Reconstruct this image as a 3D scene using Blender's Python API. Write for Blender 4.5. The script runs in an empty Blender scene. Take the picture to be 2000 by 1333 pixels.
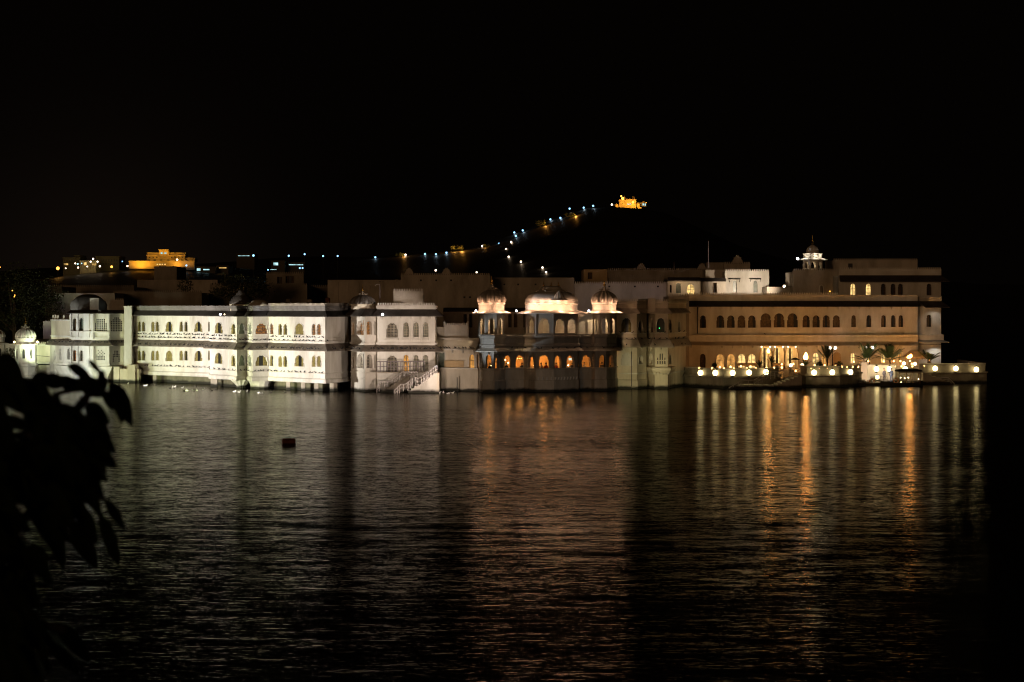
import bpy, math, random
from mathutils import Vector, Matrix
from mathutils.geometry import delaunay_2d_cdt
random.seed(7)
S = bpy.context.scene
COL = S.collection
PI = math.pi
R = math.radians

# ------------------------------------------------------------------ camera, world, light, exposure
FPX, CXP, HZ, H = 4700.0, 1000.0, 598.0, 7.1       # focal length in photo pixels, centre column, horizon row, eye height
cam = bpy.data.cameras.new('camera')
cam.sensor_width = 36.0
cam.lens = 36.0 * FPX / 2000.0
cam.shift_y = -(666.5 - HZ) / 2000.0
cam.clip_start, cam.clip_end = 0.5, 9000.0
cam.dof.use_dof = True
cam.dof.focus_distance = 205.0
cam.dof.aperture_fstop = 8.0
cam_o = bpy.data.objects.new('camera', cam)
COL.objects.link(cam_o)
cam_o.location = (0, 0, H)
cam_o.rotation_euler = (PI / 2, 0, 0)
S.camera = cam_o

W = bpy.data.worlds.new('World')
S.world = W
W.use_nodes = True
wn = W.node_tree
bg = wn.nodes['Background']
tcw = wn.nodes.new('ShaderNodeTexCoord')
def glow_lobe(direction, sharp, gain):
    d = wn.nodes.new('ShaderNodeVectorMath'); d.operation = 'DOT_PRODUCT'; d.inputs[1].default_value = Vector(direction).normalized()
    wn.links.new(tcw.outputs['Generated'], d.inputs[0])
    m0 = wn.nodes.new('ShaderNodeMath'); m0.operation = 'MAXIMUM'; m0.inputs[1].default_value = 0.0; wn.links.new(d.outputs['Value'], m0.inputs[0])
    m1 = wn.nodes.new('ShaderNodeMath'); m1.operation = 'POWER'; m1.inputs[1].default_value = sharp; wn.links.new(m0.outputs[0], m1.inputs[0])
    m2 = wn.nodes.new('ShaderNodeMath'); m2.operation = 'MULTIPLY'; m2.inputs[1].default_value = gain; wn.links.new(m1.outputs[0], m2.inputs[0])
    return m2.outputs[0]
g1 = glow_lobe((-0.17, 1.0, 0.0), 500.0, 0.0042)      # orange glow of the far town on the left horizon
ma = wn.nodes.new('ShaderNodeMath'); ma.operation = 'ADD'; ma.inputs[1].default_value = 0.0009
wn.links.new(g1, ma.inputs[0])
bg.inputs['Color'].default_value = (1.0, 0.66, 0.45, 1)
wn.links.new(ma.outputs[0], bg.inputs['Strength'])

sun = bpy.data.lights.new('sun', 'SUN')             # the weak glow of the town on the near shore
sun.energy = 0.18
sun.color = (1.0, 0.56, 0.27)
sun.angle = R(12)
sun_o = bpy.data.objects.new('sun', sun)
COL.objects.link(sun_o)
sun_o.rotation_euler = Vector((0.35, 1.0, -0.06)).to_track_quat('-Z', 'Y').to_euler()

S.view_settings.view_transform = 'Standard'
S.view_settings.look = 'None'
S.view_settings.exposure = 0.0
S.view_settings.gamma = 1.0
S.cycles.use_denoising = True
S.cycles.sample_clamp_indirect = 4.0
S.cycles.max_bounces = 6
S.cycles.filter_width = 1.15
S.cycles.use_adaptive_sampling = False
S.cycles.caustics_reflective = False
S.cycles.caustics_refractive = False


def spot(loc, tgt, power, color, angle=60, blend=0.6, radius=0.15, parent=None):
    l = bpy.data.lights.new('spot', 'SPOT')
    l.energy, l.color, l.spot_size, l.spot_blend, l.shadow_soft_size = power, color, R(angle), blend, radius
    o = bpy.data.objects.new('spot_light', l)
    COL.objects.link(o)
    o.location = loc
    o.rotation_euler = (Vector(tgt) - Vector(loc)).to_track_quat('-Z', 'Y').to_euler()
    if parent:
        o.parent = parent
    return o


def point(loc, power, color, radius=0.1, parent=None):
    l = bpy.data.lights.new('point', 'POINT')
    l.energy, l.color, l.shadow_soft_size = power, color, radius
    o = bpy.data.objects.new('point_light', l)
    COL.objects.link(o)
    o.location = loc
    if parent:
        o.parent = parent
    return o


# ------------------------------------------------------------------ measuring: photo pixel + distance -> place
def X(px, Y): return (px - CXP) / FPX * Y
def Z(py, Y): return H - (py - HZ) * Y / FPX
def P(px, Y): return Vector((X(px, Y), Y))
def P3(px, py, Y): return Vector((X(px, Y), Y, Z(py, Y)))


# ------------------------------------------------------------------ materials
MATS = {}
def principled(name):
    m = bpy.data.materials.new(name)
    m.use_nodes = True
    return m, m.node_tree, m.node_tree.nodes['Principled BSDF']

def plaster(name, col, dirt=0.35, scale=0.9, waterline=True, rough=0.75):
    m, nt, b = principled(name)
    N, L = nt.nodes, nt.links
    geo = N.new('ShaderNodeNewGeometry')
    mp = N.new('ShaderNodeMapping'); mp.inputs['Scale'].default_value = (1, 1, 0.35)
    L.new(geo.outputs['Position'], mp.inputs['Vector'])
    n1 = N.new('ShaderNodeTexNoise'); n1.inputs['Scale'].default_value = scale; n1.inputs['Detail'].default_value = 8; n1.inputs['Roughness'].default_value = 0.65
    L.new(mp.outputs[0], n1.inputs['Vector'])
    r1 = N.new('ShaderNodeValToRGB')
    r1.color_ramp.elements[0].position = 0.32; r1.color_ramp.elements[1].position = 0.62
    d = tuple(c * (1 - dirt) for c in col)
    r1.color_ramp.elements[0].color = (d[0], d[1] * 0.97, d[2] * 0.9, 1)
    r1.color_ramp.elements[1].color = (*col, 1)
    L.new(n1.outputs['Fac'], r1.inputs['Fac'])
    out = r1.outputs['Color']
    if waterline:
        sx = N.new('ShaderNodeSeparateXYZ'); L.new(geo.outputs['Position'], sx.inputs[0])
        n2 = N.new('ShaderNodeTexNoise'); n2.inputs['Scale'].default_value = 1.3; n2.inputs['Detail'].default_value = 5
        L.new(geo.outputs['Position'], n2.inputs['Vector'])
        ad = N.new('ShaderNodeMath'); ad.operation = 'MULTIPLY_ADD'; ad.inputs[1].default_value = -0.35
        L.new(n2.outputs['Fac'], ad.inputs[0]); L.new(sx.outputs['Z'], ad.inputs[2])
        mr = N.new('ShaderNodeMapRange'); mr.inputs['From Min'].default_value = -0.02; mr.inputs['From Max'].default_value = 0.16
        mr.inputs['To Min'].default_value = 1; mr.inputs['To Max'].default_value = 0
        L.new(ad.outputs[0], mr.inputs['Value'])
        mx = N.new('ShaderNodeMix'); mx.data_type = 'RGBA'
        L.new(mr.outputs[0], mx.inputs['Factor']); L.new(out, mx.inputs['A'])
        mx.inputs['B'].default_value = (0.018, 0.018, 0.01, 1)
        out = mx.outputs['Result']
    L.new(out, b.inputs['Base Color'])
    b.inputs['Roughness'].default_value = rough
    bp = N.new('ShaderNodeBump'); bp.inputs['Strength'].default_value = 0.25; bp.inputs['Distance'].default_value = 0.02
    n3 = N.new('ShaderNodeTexNoise'); n3.inputs['Scale'].default_value = 5; n3.inputs['Detail'].default_value = 4
    L.new(geo.outputs['Position'], n3.inputs['Vector']); L.new(n3.outputs['Fac'], bp.inputs['Height']); L.new(bp.outputs[0], b.inputs['Normal'])
    MATS[name] = m
    return m

def simple(name, col, rough=0.6, metal=0.0, var=0.25, scale=3.0):
    m, nt, b = principled(name)
    N, L = nt.nodes, nt.links
    n = N.new('ShaderNodeTexNoise'); n.inputs['Scale'].default_value = scale; n.inputs['Detail'].default_value = 3
    tc = N.new('ShaderNodeTexCoord'); L.new(tc.outputs['Object'], n.inputs['Vector'])
    r = N.new('ShaderNodeValToRGB'); r.color_ramp.elements[0].position = 0.3; r.color_ramp.elements[1].position = 0.7
    r.color_ramp.elements[0].color = (*[c * (1 - var) for c in col], 1)
    r.color_ramp.elements[1].color = (*[min(1, c * (1 + var)) for c in col], 1)
    L.new(n.outputs['Fac'], r.inputs['Fac']); L.new(r.outputs[0], b.inputs['Base Color'])
    b.inputs['Roughness'].default_value = rough; b.inputs['Metallic'].default_value = metal
    MATS[name] = m
    return m

def glow(name, col, strength, var=0.0, scale=4.0):
    m = bpy.data.materials.new(name); m.use_nodes = True
    nt = m.node_tree; N, L = nt.nodes, nt.links
    N.remove(N['Principled BSDF'])
    e = N.new('ShaderNodeEmission'); e.inputs['Color'].default_value = (*col, 1); e.inputs['Strength'].default_value = strength
    if var > 0:
        geo = N.new('ShaderNodeNewGeometry')
        n = N.new('ShaderNodeTexNoise'); n.inputs['Scale'].default_value = scale; L.new(geo.outputs['Position'], n.inputs['Vector'])
        mr = N.new('ShaderNodeMapRange'); mr.inputs['From Min'].default_value = 0.35; mr.inputs['From Max'].default_value = 0.65
        mr.inputs['To Min'].default_value = strength * (1 - var); mr.inputs['To Max'].default_value = strength * (1 + var)
        L.new(n.outputs['Fac'], mr.inputs['Value']); L.new(mr.outputs[0], e.inputs['Strength'])
    L.new(e.outputs[0], N['Material Output'].inputs['Surface'])
    MATS[name] = m
    return m

def leafmat(name, c0, c1, scale=1.2):
    m, nt, b = principled(name)
    N, L = nt.nodes, nt.links
    geo = N.new('ShaderNodeNewGeometry')
    n = N.new('ShaderNodeTexNoise'); n.inputs['Scale'].default_value = scale; L.new(geo.outputs['Position'], n.inputs['Vector'])
    r = N.new('ShaderNodeValToRGB'); r.color_ramp.elements[0].position = 0.35; r.color_ramp.elements[1].position = 0.65
    r.color_ramp.elements[0].color = (*c0, 1); r.color_ramp.elements[1].color = (*c1, 1)
    L.new(n.outputs['Fac'], r.inputs['Fac']); L.new(r.outputs[0], b.inputs['Base Color'])
    b.inputs['Roughness'].default_value = 0.55
    MATS[name] = m
    return m

plaster('white_plaster', (0.76, 0.74, 0.68), 0.32, 0.7)
plaster('cream_plaster', (0.70, 0.64, 0.52), 0.25)
plaster('aged_plaster', (0.55, 0.50, 0.42), 0.4)
plaster('dull_plaster', (0.36, 0.32, 0.26), 0.4)
plaster('ochre_plaster', (0.62, 0.46, 0.26), 0.25)
plaster('eave_stone', (0.065, 0.055, 0.048), 0.5, 1.6)
plaster('eave_worn', (0.21, 0.18, 0.145), 0.5, 1.6)
plaster('shaded_plaster', (0.22, 0.21, 0.20), 0.4, 1.2)  # dark tone carries the shade above the eaves
plaster('marble', (0.70, 0.68, 0.64), 0.15)
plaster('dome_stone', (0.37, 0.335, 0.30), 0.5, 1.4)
plaster('arcade_stone', (0.25, 0.225, 0.19), 0.35)
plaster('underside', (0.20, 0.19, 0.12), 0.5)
plaster('far_dark', (0.10, 0.09, 0.06), 0.4, 0.05, waterline=False)
plaster('far_stone', (0.30, 0.26, 0.19), 0.4, 0.05, waterline=False)
simple('dark_glass', (0.012, 0.012, 0.012), 0.5)
simple('green_glass', (0.16, 0.19, 0.15), 0.3)
simple('lattice', (0.40, 0.36, 0.28), 0.7)
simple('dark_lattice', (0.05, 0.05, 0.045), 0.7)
simple('curtain', (0.20, 0.165, 0.05), 0.85, var=0.35, scale=6)
simple('slim_curtain', (0.10, 0.085, 0.022), 0.85, var=0.5, scale=6)
simple('dark_curtain', (0.13, 0.09, 0.05), 0.85, var=0.4, scale=6)
simple('iron', (0.035, 0.033, 0.03), 0.5, 0.6)
simple('rail_paint', (0.60, 0.56, 0.54), 0.5)
simple('rail_dark', (0.24, 0.21, 0.22), 0.5)
simple('brass', (0.55, 0.36, 0.10), 0.35, 1.0)
simple('wood', (0.09, 0.055, 0.03), 0.6)
simple('dark_wood', (0.022, 0.018, 0.014), 0.5)
simple('canopy_cloth', (0.03, 0.028, 0.022), 0.8)
simple('buoy_paint', (0.16, 0.05, 0.025), 0.45)
simple('orange_ring', (0.75, 0.22, 0.03), 0.5)
simple('bird_grey', (0.03, 0.03, 0.035), 0.7)
simple('duck_white', (0.75, 0.74, 0.7), 0.7)
simple('duck_brown', (0.05, 0.04, 0.03), 0.7)
simple('skin', (0.32, 0.18, 0.11), 0.6)
simple('hair', (0.012, 0.01, 0.009), 0.5)
simple('cloth_red', (0.30, 0.04, 0.03), 0.85)
simple('cloth_white', (0.62, 0.58, 0.52), 0.85)
simple('cloth_dark', (0.04, 0.04, 0.05), 0.85)
simple('cloth_blue', (0.08, 0.12, 0.22), 0.85)
simple('table_cloth', (0.62, 0.56, 0.46), 0.85)
simple('awning', (0.38, 0.30, 0.22), 0.85)
simple('terracotta', (0.16, 0.07, 0.04), 0.8)
simple('twig', (0.016, 0.014, 0.01), 0.9)
simple('bark', (0.10, 0.075, 0.05), 0.9)
leafmat('leaf_near', (0.004, 0.007, 0.002), (0.010, 0.016, 0.004), 14)
M_ = MATS['leaf_near'].node_tree.nodes['Principled BSDF']
M_.inputs['Roughness'].default_value = 0.9
M_.inputs['Specular IOR Level'].default_value = 0.08
leafmat('leaf_tree', (0.030, 0.048, 0.015), (0.085, 0.10, 0.03))
leafmat('leaf_palm', (0.025, 0.05, 0.012), (0.06, 0.10, 0.025), 2)
leafmat('hill_scrub', (0.010, 0.009, 0.005), (0.035, 0.03, 0.016), 0.02)
WARM = (1.0, 0.80, 0.46)
glow('lantern_light', (1.0, 0.78, 0.36), 6.5)
glow('globe_light', (1.0, 0.90, 0.72), 5)
glow('amber_globe', (1.0, 0.72, 0.40), 8)
glow('flame', (1.0, 0.36, 0.06), 75)
glow('candle_light', (1.0, 0.52, 0.17), 6)
glow('bulb_light', (1.0, 0.78, 0.48), 8)
glow('flood_light', (0.88, 0.90, 1.0), 9)
glow('lit_window', (1.0, 0.46, 0.11), 0.62, 0.5, 2.2)
glow('bright_window', (1.0, 0.64, 0.22), 1.05, 0.55, 2.6)
glow('dim_window', (1.0, 0.40, 0.10), 0.34, 0.6, 6)
glow('lamp_blue', (0.26, 0.60, 1.0), 3.2)
glow('lamp_warm', (1.0, 0.76, 0.55), 6)
glow('lamp_sodium', (1.0, 0.42, 0.06), 4)
glow('cyan_window', (0.55, 0.95, 1.0), 0.9, 0.6, 0.6)
glow('sodium_window', (1.0, 0.60, 0.18), 0.7, 0.7, 0.4)
glow('screen_light', (0.60, 0.82, 0.75), 1.0)
glow('green_bulb', (0.05, 0.9, 0.25), 2.0)
M = MATS


# ------------------------------------------------------------------ mesh builder
class MB:
    def __init__(s): s.v, s.f = [], []
    def add(s, vs, fs):
        o = len(s.v)
        s.v += [tuple(v) for v in vs]
        s.f += [tuple(i + o for i in f) for f in fs]
        return s
    def box(s, x0, x1, y0, y1, z0, z1):
        return s.add([(x0, y0, z0), (x1, y0, z0), (x1, y1, z0), (x0, y1, z0), (x0, y0, z1), (x1, y0, z1), (x1, y1, z1), (x0, y1, z1)],
                     [(0, 3, 2, 1), (4, 5, 6, 7), (0, 1, 5, 4), (1, 2, 6, 5), (2, 3, 7, 6), (3, 0, 4, 7)])
    def prism(s, poly, z0, z1):
        n = len(poly)
        return s.add([(p[0], p[1], z0) for p in poly] + [(p[0], p[1], z1) for p in poly],
                     [tuple(range(n))[::-1], tuple(range(n, 2 * n))] + [(i, (i + 1) % n, n + (i + 1) % n, n + i) for i in range(n)])
    def loft(s, line, prof, closed=False, caps=True, closed_prof=True):
        """carry a profile of (outward distance, height) along a plan polyline, mitred"""
        rings = []
        for d, z in prof:
            pts = offset(line, d, closed)
            rings.append([(p.x, p.y, z) for p in pts])
        n, k = len(line), len(prof)
        vs = [v for r in rings for v in r]
        fs = []
        for j in range(k if closed_prof else k - 1):
            a, b = j * n, ((j + 1) % k) * n
            for i in range(n if closed else n - 1):
                i2 = (i + 1) % n
                fs.append((a + i, a + i2, b + i2, b + i))
        if caps and not closed and closed_prof:
            fs.append(tuple(j * n for j in range(k)))
            fs.append(tuple(j * n + n - 1 for j in range(k))[::-1])
        return s.add(vs, fs)
    def lathe(s, c, prof, n=24, lobes=0, amp=0.0, sx=1.0, sy=1.0, power=2.0, rot=0.0):
        vs, fs = [], []
        for r, z in prof:
            for i in range(n):
                a = 2 * PI * i / n + rot
                rr = r * (1 + amp * (abs(math.cos(lobes * a / 2)) - 0.6)) if lobes else r
                ca, sa = math.cos(a), math.sin(a)
                if power != 2.0:
                    q = (abs(ca) ** power + abs(sa) ** power) ** (-1 / power)
                    rr *= q
                vs.append((c[0] + rr * ca * sx, c[1] + rr * sa * sy, c[2] + z))
        k = len(prof)
        for j in range(k - 1):
            for i in range(n):
                fs.append((j * n + i, j * n + (i + 1) % n, (j + 1) * n + (i + 1) % n, (j + 1) * n + i))
        fs.append(tuple(range(n))[::-1]); fs.append(tuple(range((k - 1) * n, k * n)))
        return s.add(vs, fs)
    def tube(s, pts, r, n=6):
        pts = [Vector(p) for p in pts]
        rs = r if isinstance(r, (list, tuple)) else [r] * len(pts)
        vs, fs = [], []
        for j, p in enumerate(pts):
            d = (pts[min(j + 1, len(pts) - 1)] - pts[max(j - 1, 0)]).normalized()
            u = d.cross(Vector((0, 0, 1)))
            if u.length < 1e-3: u = d.cross(Vector((1, 0, 0)))
            u.normalize(); w = d.cross(u)
            for i in range(n):
                a = 2 * PI * i / n
                vs.append(p + (u * math.cos(a) + w * math.sin(a)) * rs[j])
        for j in range(len(pts) - 1):
            for i in range(n):
                fs.append((j * n + i, j * n + (i + 1) % n, (j + 1) * n + (i + 1) % n, (j + 1) * n + i))
        fs.append(tuple(range(n))[::-1]); fs.append(tuple(range((len(pts) - 1) * n, len(pts) * n)))
        return s.add(vs, fs)
    def ball(s, c, r, n=12, m=8, sz=1.0):
        return s.lathe((c[0], c[1], c[2]), [(max(1e-3, r * math.sin(PI * j / m)), -r * sz * math.cos(PI * j / m)) for j in range(m + 1)], n)
    def build(s, name, mat, parent=None, smooth=False, local=False):
        me = bpy.data.meshes.new(name)
        me.from_pydata(s.v, [], s.f)
        me.materials.append(M[mat] if isinstance(mat, str) else mat)
        if smooth:
            for p in me.polygons: p.use_smooth = True
        me.update()
        o = bpy.data.objects.new(name, me)
        COL.objects.link(o)
        if parent:
            o.parent = parent
            if not local and parent.type == 'EMPTY':
                o.matrix_parent_inverse = Matrix.Translation(-parent.location)
        return o


def offset(line, d, closed=False):
    n = len(line)
    out = []
    for i in range(n):
        p = Vector(line[i])
        a = Vector(line[i - 1]) if (i > 0 or closed) else None
        b = Vector(line[(i + 1) % n]) if (i < n - 1 or closed) else None
        ns = []
        for q0, q1 in ((a, p), (p, b)):
            if q0 is None or q1 is None: continue
            t = (q1 - q0).normalized()
            ns.append(Vector((t.y, -t.x)))
        if len(ns) == 1:
            out.append(p + ns[0] * d)
        else:
            m = ns[0] + ns[1]
            if m.length < 1e-4: m = ns[0]
            m.normalize()
            out.append(p + m * d / max(0.45, m.dot(ns[0])))
    return out


def tag(o, label=None, cat=None, group=None, kind=None):
    if label: o['label'] = label
    if cat: o['category'] = cat
    if group: o['group'] = group
    if kind: o['kind'] = kind
    return o

def thing(name, label, cat, loc=(0, 0, 0), rz=0.0, group=None):
    o = bpy.data.objects.new(name, None)
    o.empty_display_size = 0.3
    COL.objects.link(o)
    o.location = loc
    o.rotation_euler = (0, 0, rz)
    return tag(o, label, cat, group)

def dup(src, loc, rz=0.0, label=None, scale=None):
    o = src.copy(); COL.objects.link(o); o.location = loc; o.rotation_euler = (0, 0, rz)
    if scale: o.scale = (scale, scale, scale)
    if label: o['label'] = label
    for ch in list(src.children):
        c = ch.copy(); COL.objects.link(c); c.parent = o
        for g in list(ch.children):
            d = g.copy(); COL.objects.link(d); d.parent = c
    return o


# ------------------------------------------------------------------ facades
class Fac:
    def __init__(s, A, B):
        s.A, s.B = Vector(A), Vector(B)
        s.t = (s.B - s.A).normalized(); s.len = (s.B - s.A).length
        s.n = Vector((s.t.y, -s.t.x))
    def u(s, px):                                     # where the sight line of a photo column meets the wall
        k = (px - CXP) / FPX
        return (k * s.A.y - s.A.x) / (s.t.x - k * s.t.y)
    def y(s, px): return s.A.y + s.t.y * s.u(px)
    def z(s, px, py): return Z(py, s.y(px))
    def pt(s, u, z, d=0.0):
        q = s.A + s.t * u + s.n * d
        return (q.x, q.y, z)


def arch(uc, zb, zt, w, kind='plain'):
    h = zt - zb
    hw = w / 2
    if kind == 'rect':
        return [(uc - hw, zb), (uc + hw, zb), (uc + hw, zt), (uc - hw, zt)]
    zs = max(zb + 0.35 * h, zt - hw * 1.15)
    pts = [(uc - hw, zb), (uc + hw, zb), (uc + hw, zs - 0.06 * h)]
    n = 20 if kind == 'cusp' else 10
    for i in range(n + 1):
        a = PI * i / n
        k = 0.96 - (0.12 * abs(math.sin(5 * a)) if kind == 'cusp' else 0.0)
        if kind == 'plain' and i in (0, n): k = 0.84
        pts.append((uc + hw * k * math.cos(a), zs + (zt - zs) * (k / 0.96) * math.sin(a) ** 0.9))
    pts.append((uc - hw, zs - 0.06 * h))
    return pts

def inside(p, poly):
    c = False
    j = len(poly) - 1
    for i in range(len(poly)):
        (xi, yi), (xj, yj) = poly[i], poly[j]
        if (yi > p[1]) != (yj > p[1]) and p[0] < (xj - xi) * (p[1] - yi) / (yj - yi) + xi: c = not c
        j = i
    return c

def wall(mb, fac, u0, u1, z0, z1, holes=(), depth=0.3, d=0.0):
    outer = [(u0, z0), (u1, z0), (u1, z1), (u0, z1)]
    vs, es = [], []
    for loop in [outer] + list(holes):
        o = len(vs); n = len(loop)
        vs += [Vector(p) for p in loop]
        es += [(o + i, o + (i + 1) % n) for i in range(n)]
    r = delaunay_2d_cdt(vs, es, [], 0, 1e-5)
    fs = []
    for f in r[2]:
        c = sum((r[0][i] for i in f), Vector((0, 0))) / len(f)
        if any(inside(c, h) for h in holes): continue
        fs.append(tuple(f))
    mb.add([fac.pt(p.x, p.y, d) for p in r[0]], fs)
    for h in holes:
        n = len(h)
        mb.add([fac.pt(p[0], p[1], d) for p in h] + [fac.pt(p[0], p[1], d - depth) for p in h],
               [(i, n + i, n + (i + 1) % n, (i + 1) % n) for i in range(n)])
    return mb

def uwin(fac, px, wpx, yt, yb, kind='plain'):
    ua, ub = fac.u(px - wpx / 2), fac.u(px + wpx / 2)
    return arch((ua + ub) / 2, fac.z(px, yb), fac.z(px, yt), ub - ua, kind)

def ring(fac, pts, grow, d0, d1):
    us = [p[0] for p in pts]; zs = [p[1] for p in pts]
    uc, zc = (min(us) + max(us)) / 2, (min(zs) + max(zs)) / 2
    ku = 1 + grow / (max(us) - uc); kz = 1 + grow / (max(zs) - zc)
    q = [(uc + (p[0] - uc) * ku, zc + (p[1] - zc) * kz) for p in pts]
    n = len(pts)
    vs = [fac.pt(*p, d0) for p in pts] + [fac.pt(*p, d1) for p in pts] + [fac.pt(*p, d1) for p in q] + [fac.pt(*p, d0) for p in q]
    fs = []
    for i in range(n):
        j = (i + 1) % n
        fs += [(n + i, n + j, 2 * n + j, 2 * n + i), (2 * n + i, 2 * n + j, 3 * n + j, 3 * n + i), (i, n + i, n + j, j)]
    return MB().add(vs, fs)

def window(fac, root, holes, px, wpx, yt, yb, style='curtain', kind='plain', frame='white_plaster', label=None, depth=0.36):
    """an arched opening in the wall with pane, frame, curtain or lattice; returns the window part"""
    pts = uwin(fac, px, wpx, yt, yb, kind)
    holes.append(pts)
    us = [p[0] for p in pts]; zs = [p[1] for p in pts]
    u0, u1, z0, z1 = min(us) - 0.05, max(us) + 0.05, min(zs) - 0.05, max(zs) + 0.05
    pm = {'curtain': 'dark_glass', 'dark': 'dark_glass', 'lit': 'lit_window', 'bright': 'bright_window', 'amber': 'dim_window',
          'pale': 'green_glass', 'jali': 'dark_glass', 'blind': frame, 'glass': 'dark_glass', 'green': 'green_glass'}[style]
    dd = -depth + 0.02 if style != 'blind' else -0.12
    w = MB().add([fac.pt(u0, z0, dd), fac.pt(u1, z0, dd), fac.pt(u1, z1, dd), fac.pt(u0, z1, dd)], [(0, 1, 2, 3)]).build('window', pm, root)
    if label: w['label'] = label
    ring(fac, pts, 0.07, -0.004, 0.035).build('frame', frame, w)
    W_, H_ = u1 - u0, z1 - z0
    if style in ('curtain', 'dark'):
        rnd = random.random()
        spans = [(0, 0.36), (0.66, 1)] if rnd < 0.55 else ([(0, 0.62)] if rnd < 0.75 else [(0.05, 0.95)])
        for a, b in spans:
            c = MB(); n = 10; vs = []
            for i in range(n + 1):
                u = u0 + W_ * (a + (b - a) * i / n)
                dz = dd + 0.05 + 0.03 * (i % 2)
                vs += [fac.pt(u, z0, dz), fac.pt(u, z1, dz)]
            c.add(vs, [(2 * i, 2 * i + 2, 2 * i + 3, 2 * i + 1) for i in range(n)])
            c.build('curtain', ('slim_curtain' if W_ < 0.62 else 'curtain') if style == 'curtain' else 'dark_curtain', w)
    if style in ('pale', 'amber', 'jali'):
        c = MB(); dz = dd + 0.09
        nu = max(3, int(W_ / 0.12)); nz = max(4, int(H_ / 0.12))
        for i in range(1, nu):
            u = u0 + W_ * i / nu
            c.add([fac.pt(u - 0.016, z0, dz), fac.pt(u + 0.016, z0, dz), fac.pt(u + 0.016, z1, dz), fac.pt(u - 0.016, z1, dz)], [(0, 1, 2, 3)])
        for i in range(1, nz):
            z = z0 + H_ * i / nz
            c.add([fac.pt(u0, z - 0.016, dz + 0.004), fac.pt(u1, z - 0.016, dz + 0.004), fac.pt(u1, z + 0.016, dz + 0.004), fac.pt(u0, z + 0.016, dz + 0.004)], [(0, 1, 2, 3)])
        c.build('grille', 'lattice' if style != 'amber' else 'dark_lattice', w)
    if style in ('lit', 'bright', 'glass'):
        c = MB(); dz = dd + 0.05; um = (u0 + u1) / 2; zm = z0 + 0.55 * H_
        for a, b, e, f in ((um - 0.02, um + 0.02, z0, z1), (u0, u1, zm - 0.02, zm + 0.02)):
            c.add([fac.pt(a, e, dz), fac.pt(b, e, dz), fac.pt(b, f, dz + 0.003), fac.pt(a, f, dz + 0.003)], [(0, 1, 2, 3)])
        c.build('sash', 'dark_wood', w)
    return w

def crenel(line, z, h=0.26, pitch=0.2, thick=0.07, d=0.0, name='crenellation', mat='white_plaster', root=None):
    """a pierced rail of little pointed merlons along a plan line: one strip"""
    mb = MB()
    pts = offset(line, d)
    for a, b in zip(pts[:-1], pts[1:]):
        f = Fac(a, b)
        n = max(1, int(f.len / pitch))
        s = f.len / n
        prof = []
        for i in range(n):
            u = i * s
            prof += [(u, z + 0.05), (u + s * 0.22, z + 0.05), (u + s * 0.2, z + h * 0.7), (u + s * 0.5, z + h), (u + s * 0.8, z + h * 0.7), (u + s * 0.78, z + 0.05)]
        prof += [(f.len, z + 0.05)]
        m = len(prof)
        front = [f.pt(u, zz, thick) for u, zz in prof] + [f.pt(u, z - 0.05, thick) for u, zz in prof]
        back = [f.pt(u, zz, 0) for u, zz in prof] + [f.pt(u, z - 0.05, 0) for u, zz in prof]
        vs = front + back
        fs = []
        for i in range(m - 1):
            fs += [(m + i, m + i + 1, i + 1, i), (2 * m + i, 2 * m + i + 1, 3 * m + i + 1, 3 * m + i), (i, i + 1, 2 * m + i + 1, 2 * m + i)]
        mb.add(vs, fs)
    return mb.build(name, mat, root)

def eave(line, z_wall, z_edge, out, root, name='eave', mat='eave_stone', closed=False, th=0.07):
    return MB().loft(line, [(-0.02, z_wall), (out, z_edge), (out, z_edge - th), (-0.02, z_wall - th - 0.05)], closed).build(name, mat, root)

def course(line, z, h, out, root, name='string_course', mat='white_plaster', closed=False):
    return MB().loft(line, [(-0.02, z), (out, z), (out, z + h), (-0.02, z + h)], closed).build(name, mat, root)

def brackets(line, z, root, pitch=0.9, mat='white_plaster', h=0.28, out=0.38, name='bracket'):
    for a, b in zip(line[:-1], line[1:]):
        f = Fac(a, b)
        n = max(1, round(f.len / pitch))
        for i in range(n):
            u = (i + 0.5) * f.len / n
            vs = [f.pt(u + e, zz, d) for e in (-0.05, 0.05) for d, zz in ((-0.01, z), (out, z), (out * 0.9, z - 0.07), (0.08, z - h), (-0.01, z - h))]
            MB().add(vs, [(0, 1, 2, 3, 4), (9, 8, 7, 6, 5)] + [(i2, i2 + 5, (i2 + 1) % 5 + 5, (i2 + 1) % 5) for i2 in range(5)]).build(name, mat, root)

def line_of(*pts): return [P(px, Y) for px, Y in pts]

def solid(line, back, z0, z1, root, name='roof', mat='dull_plaster', inset=0.55):
    a = offset(line, -inset)
    b = [Vector((a[-1].x, max(a[-1].y + 1, back))), Vector((a[0].x, max(a[0].y + 1, back)))]
    return MB().prism(a + b, z0, z1).build(name, mat, root)

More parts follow.
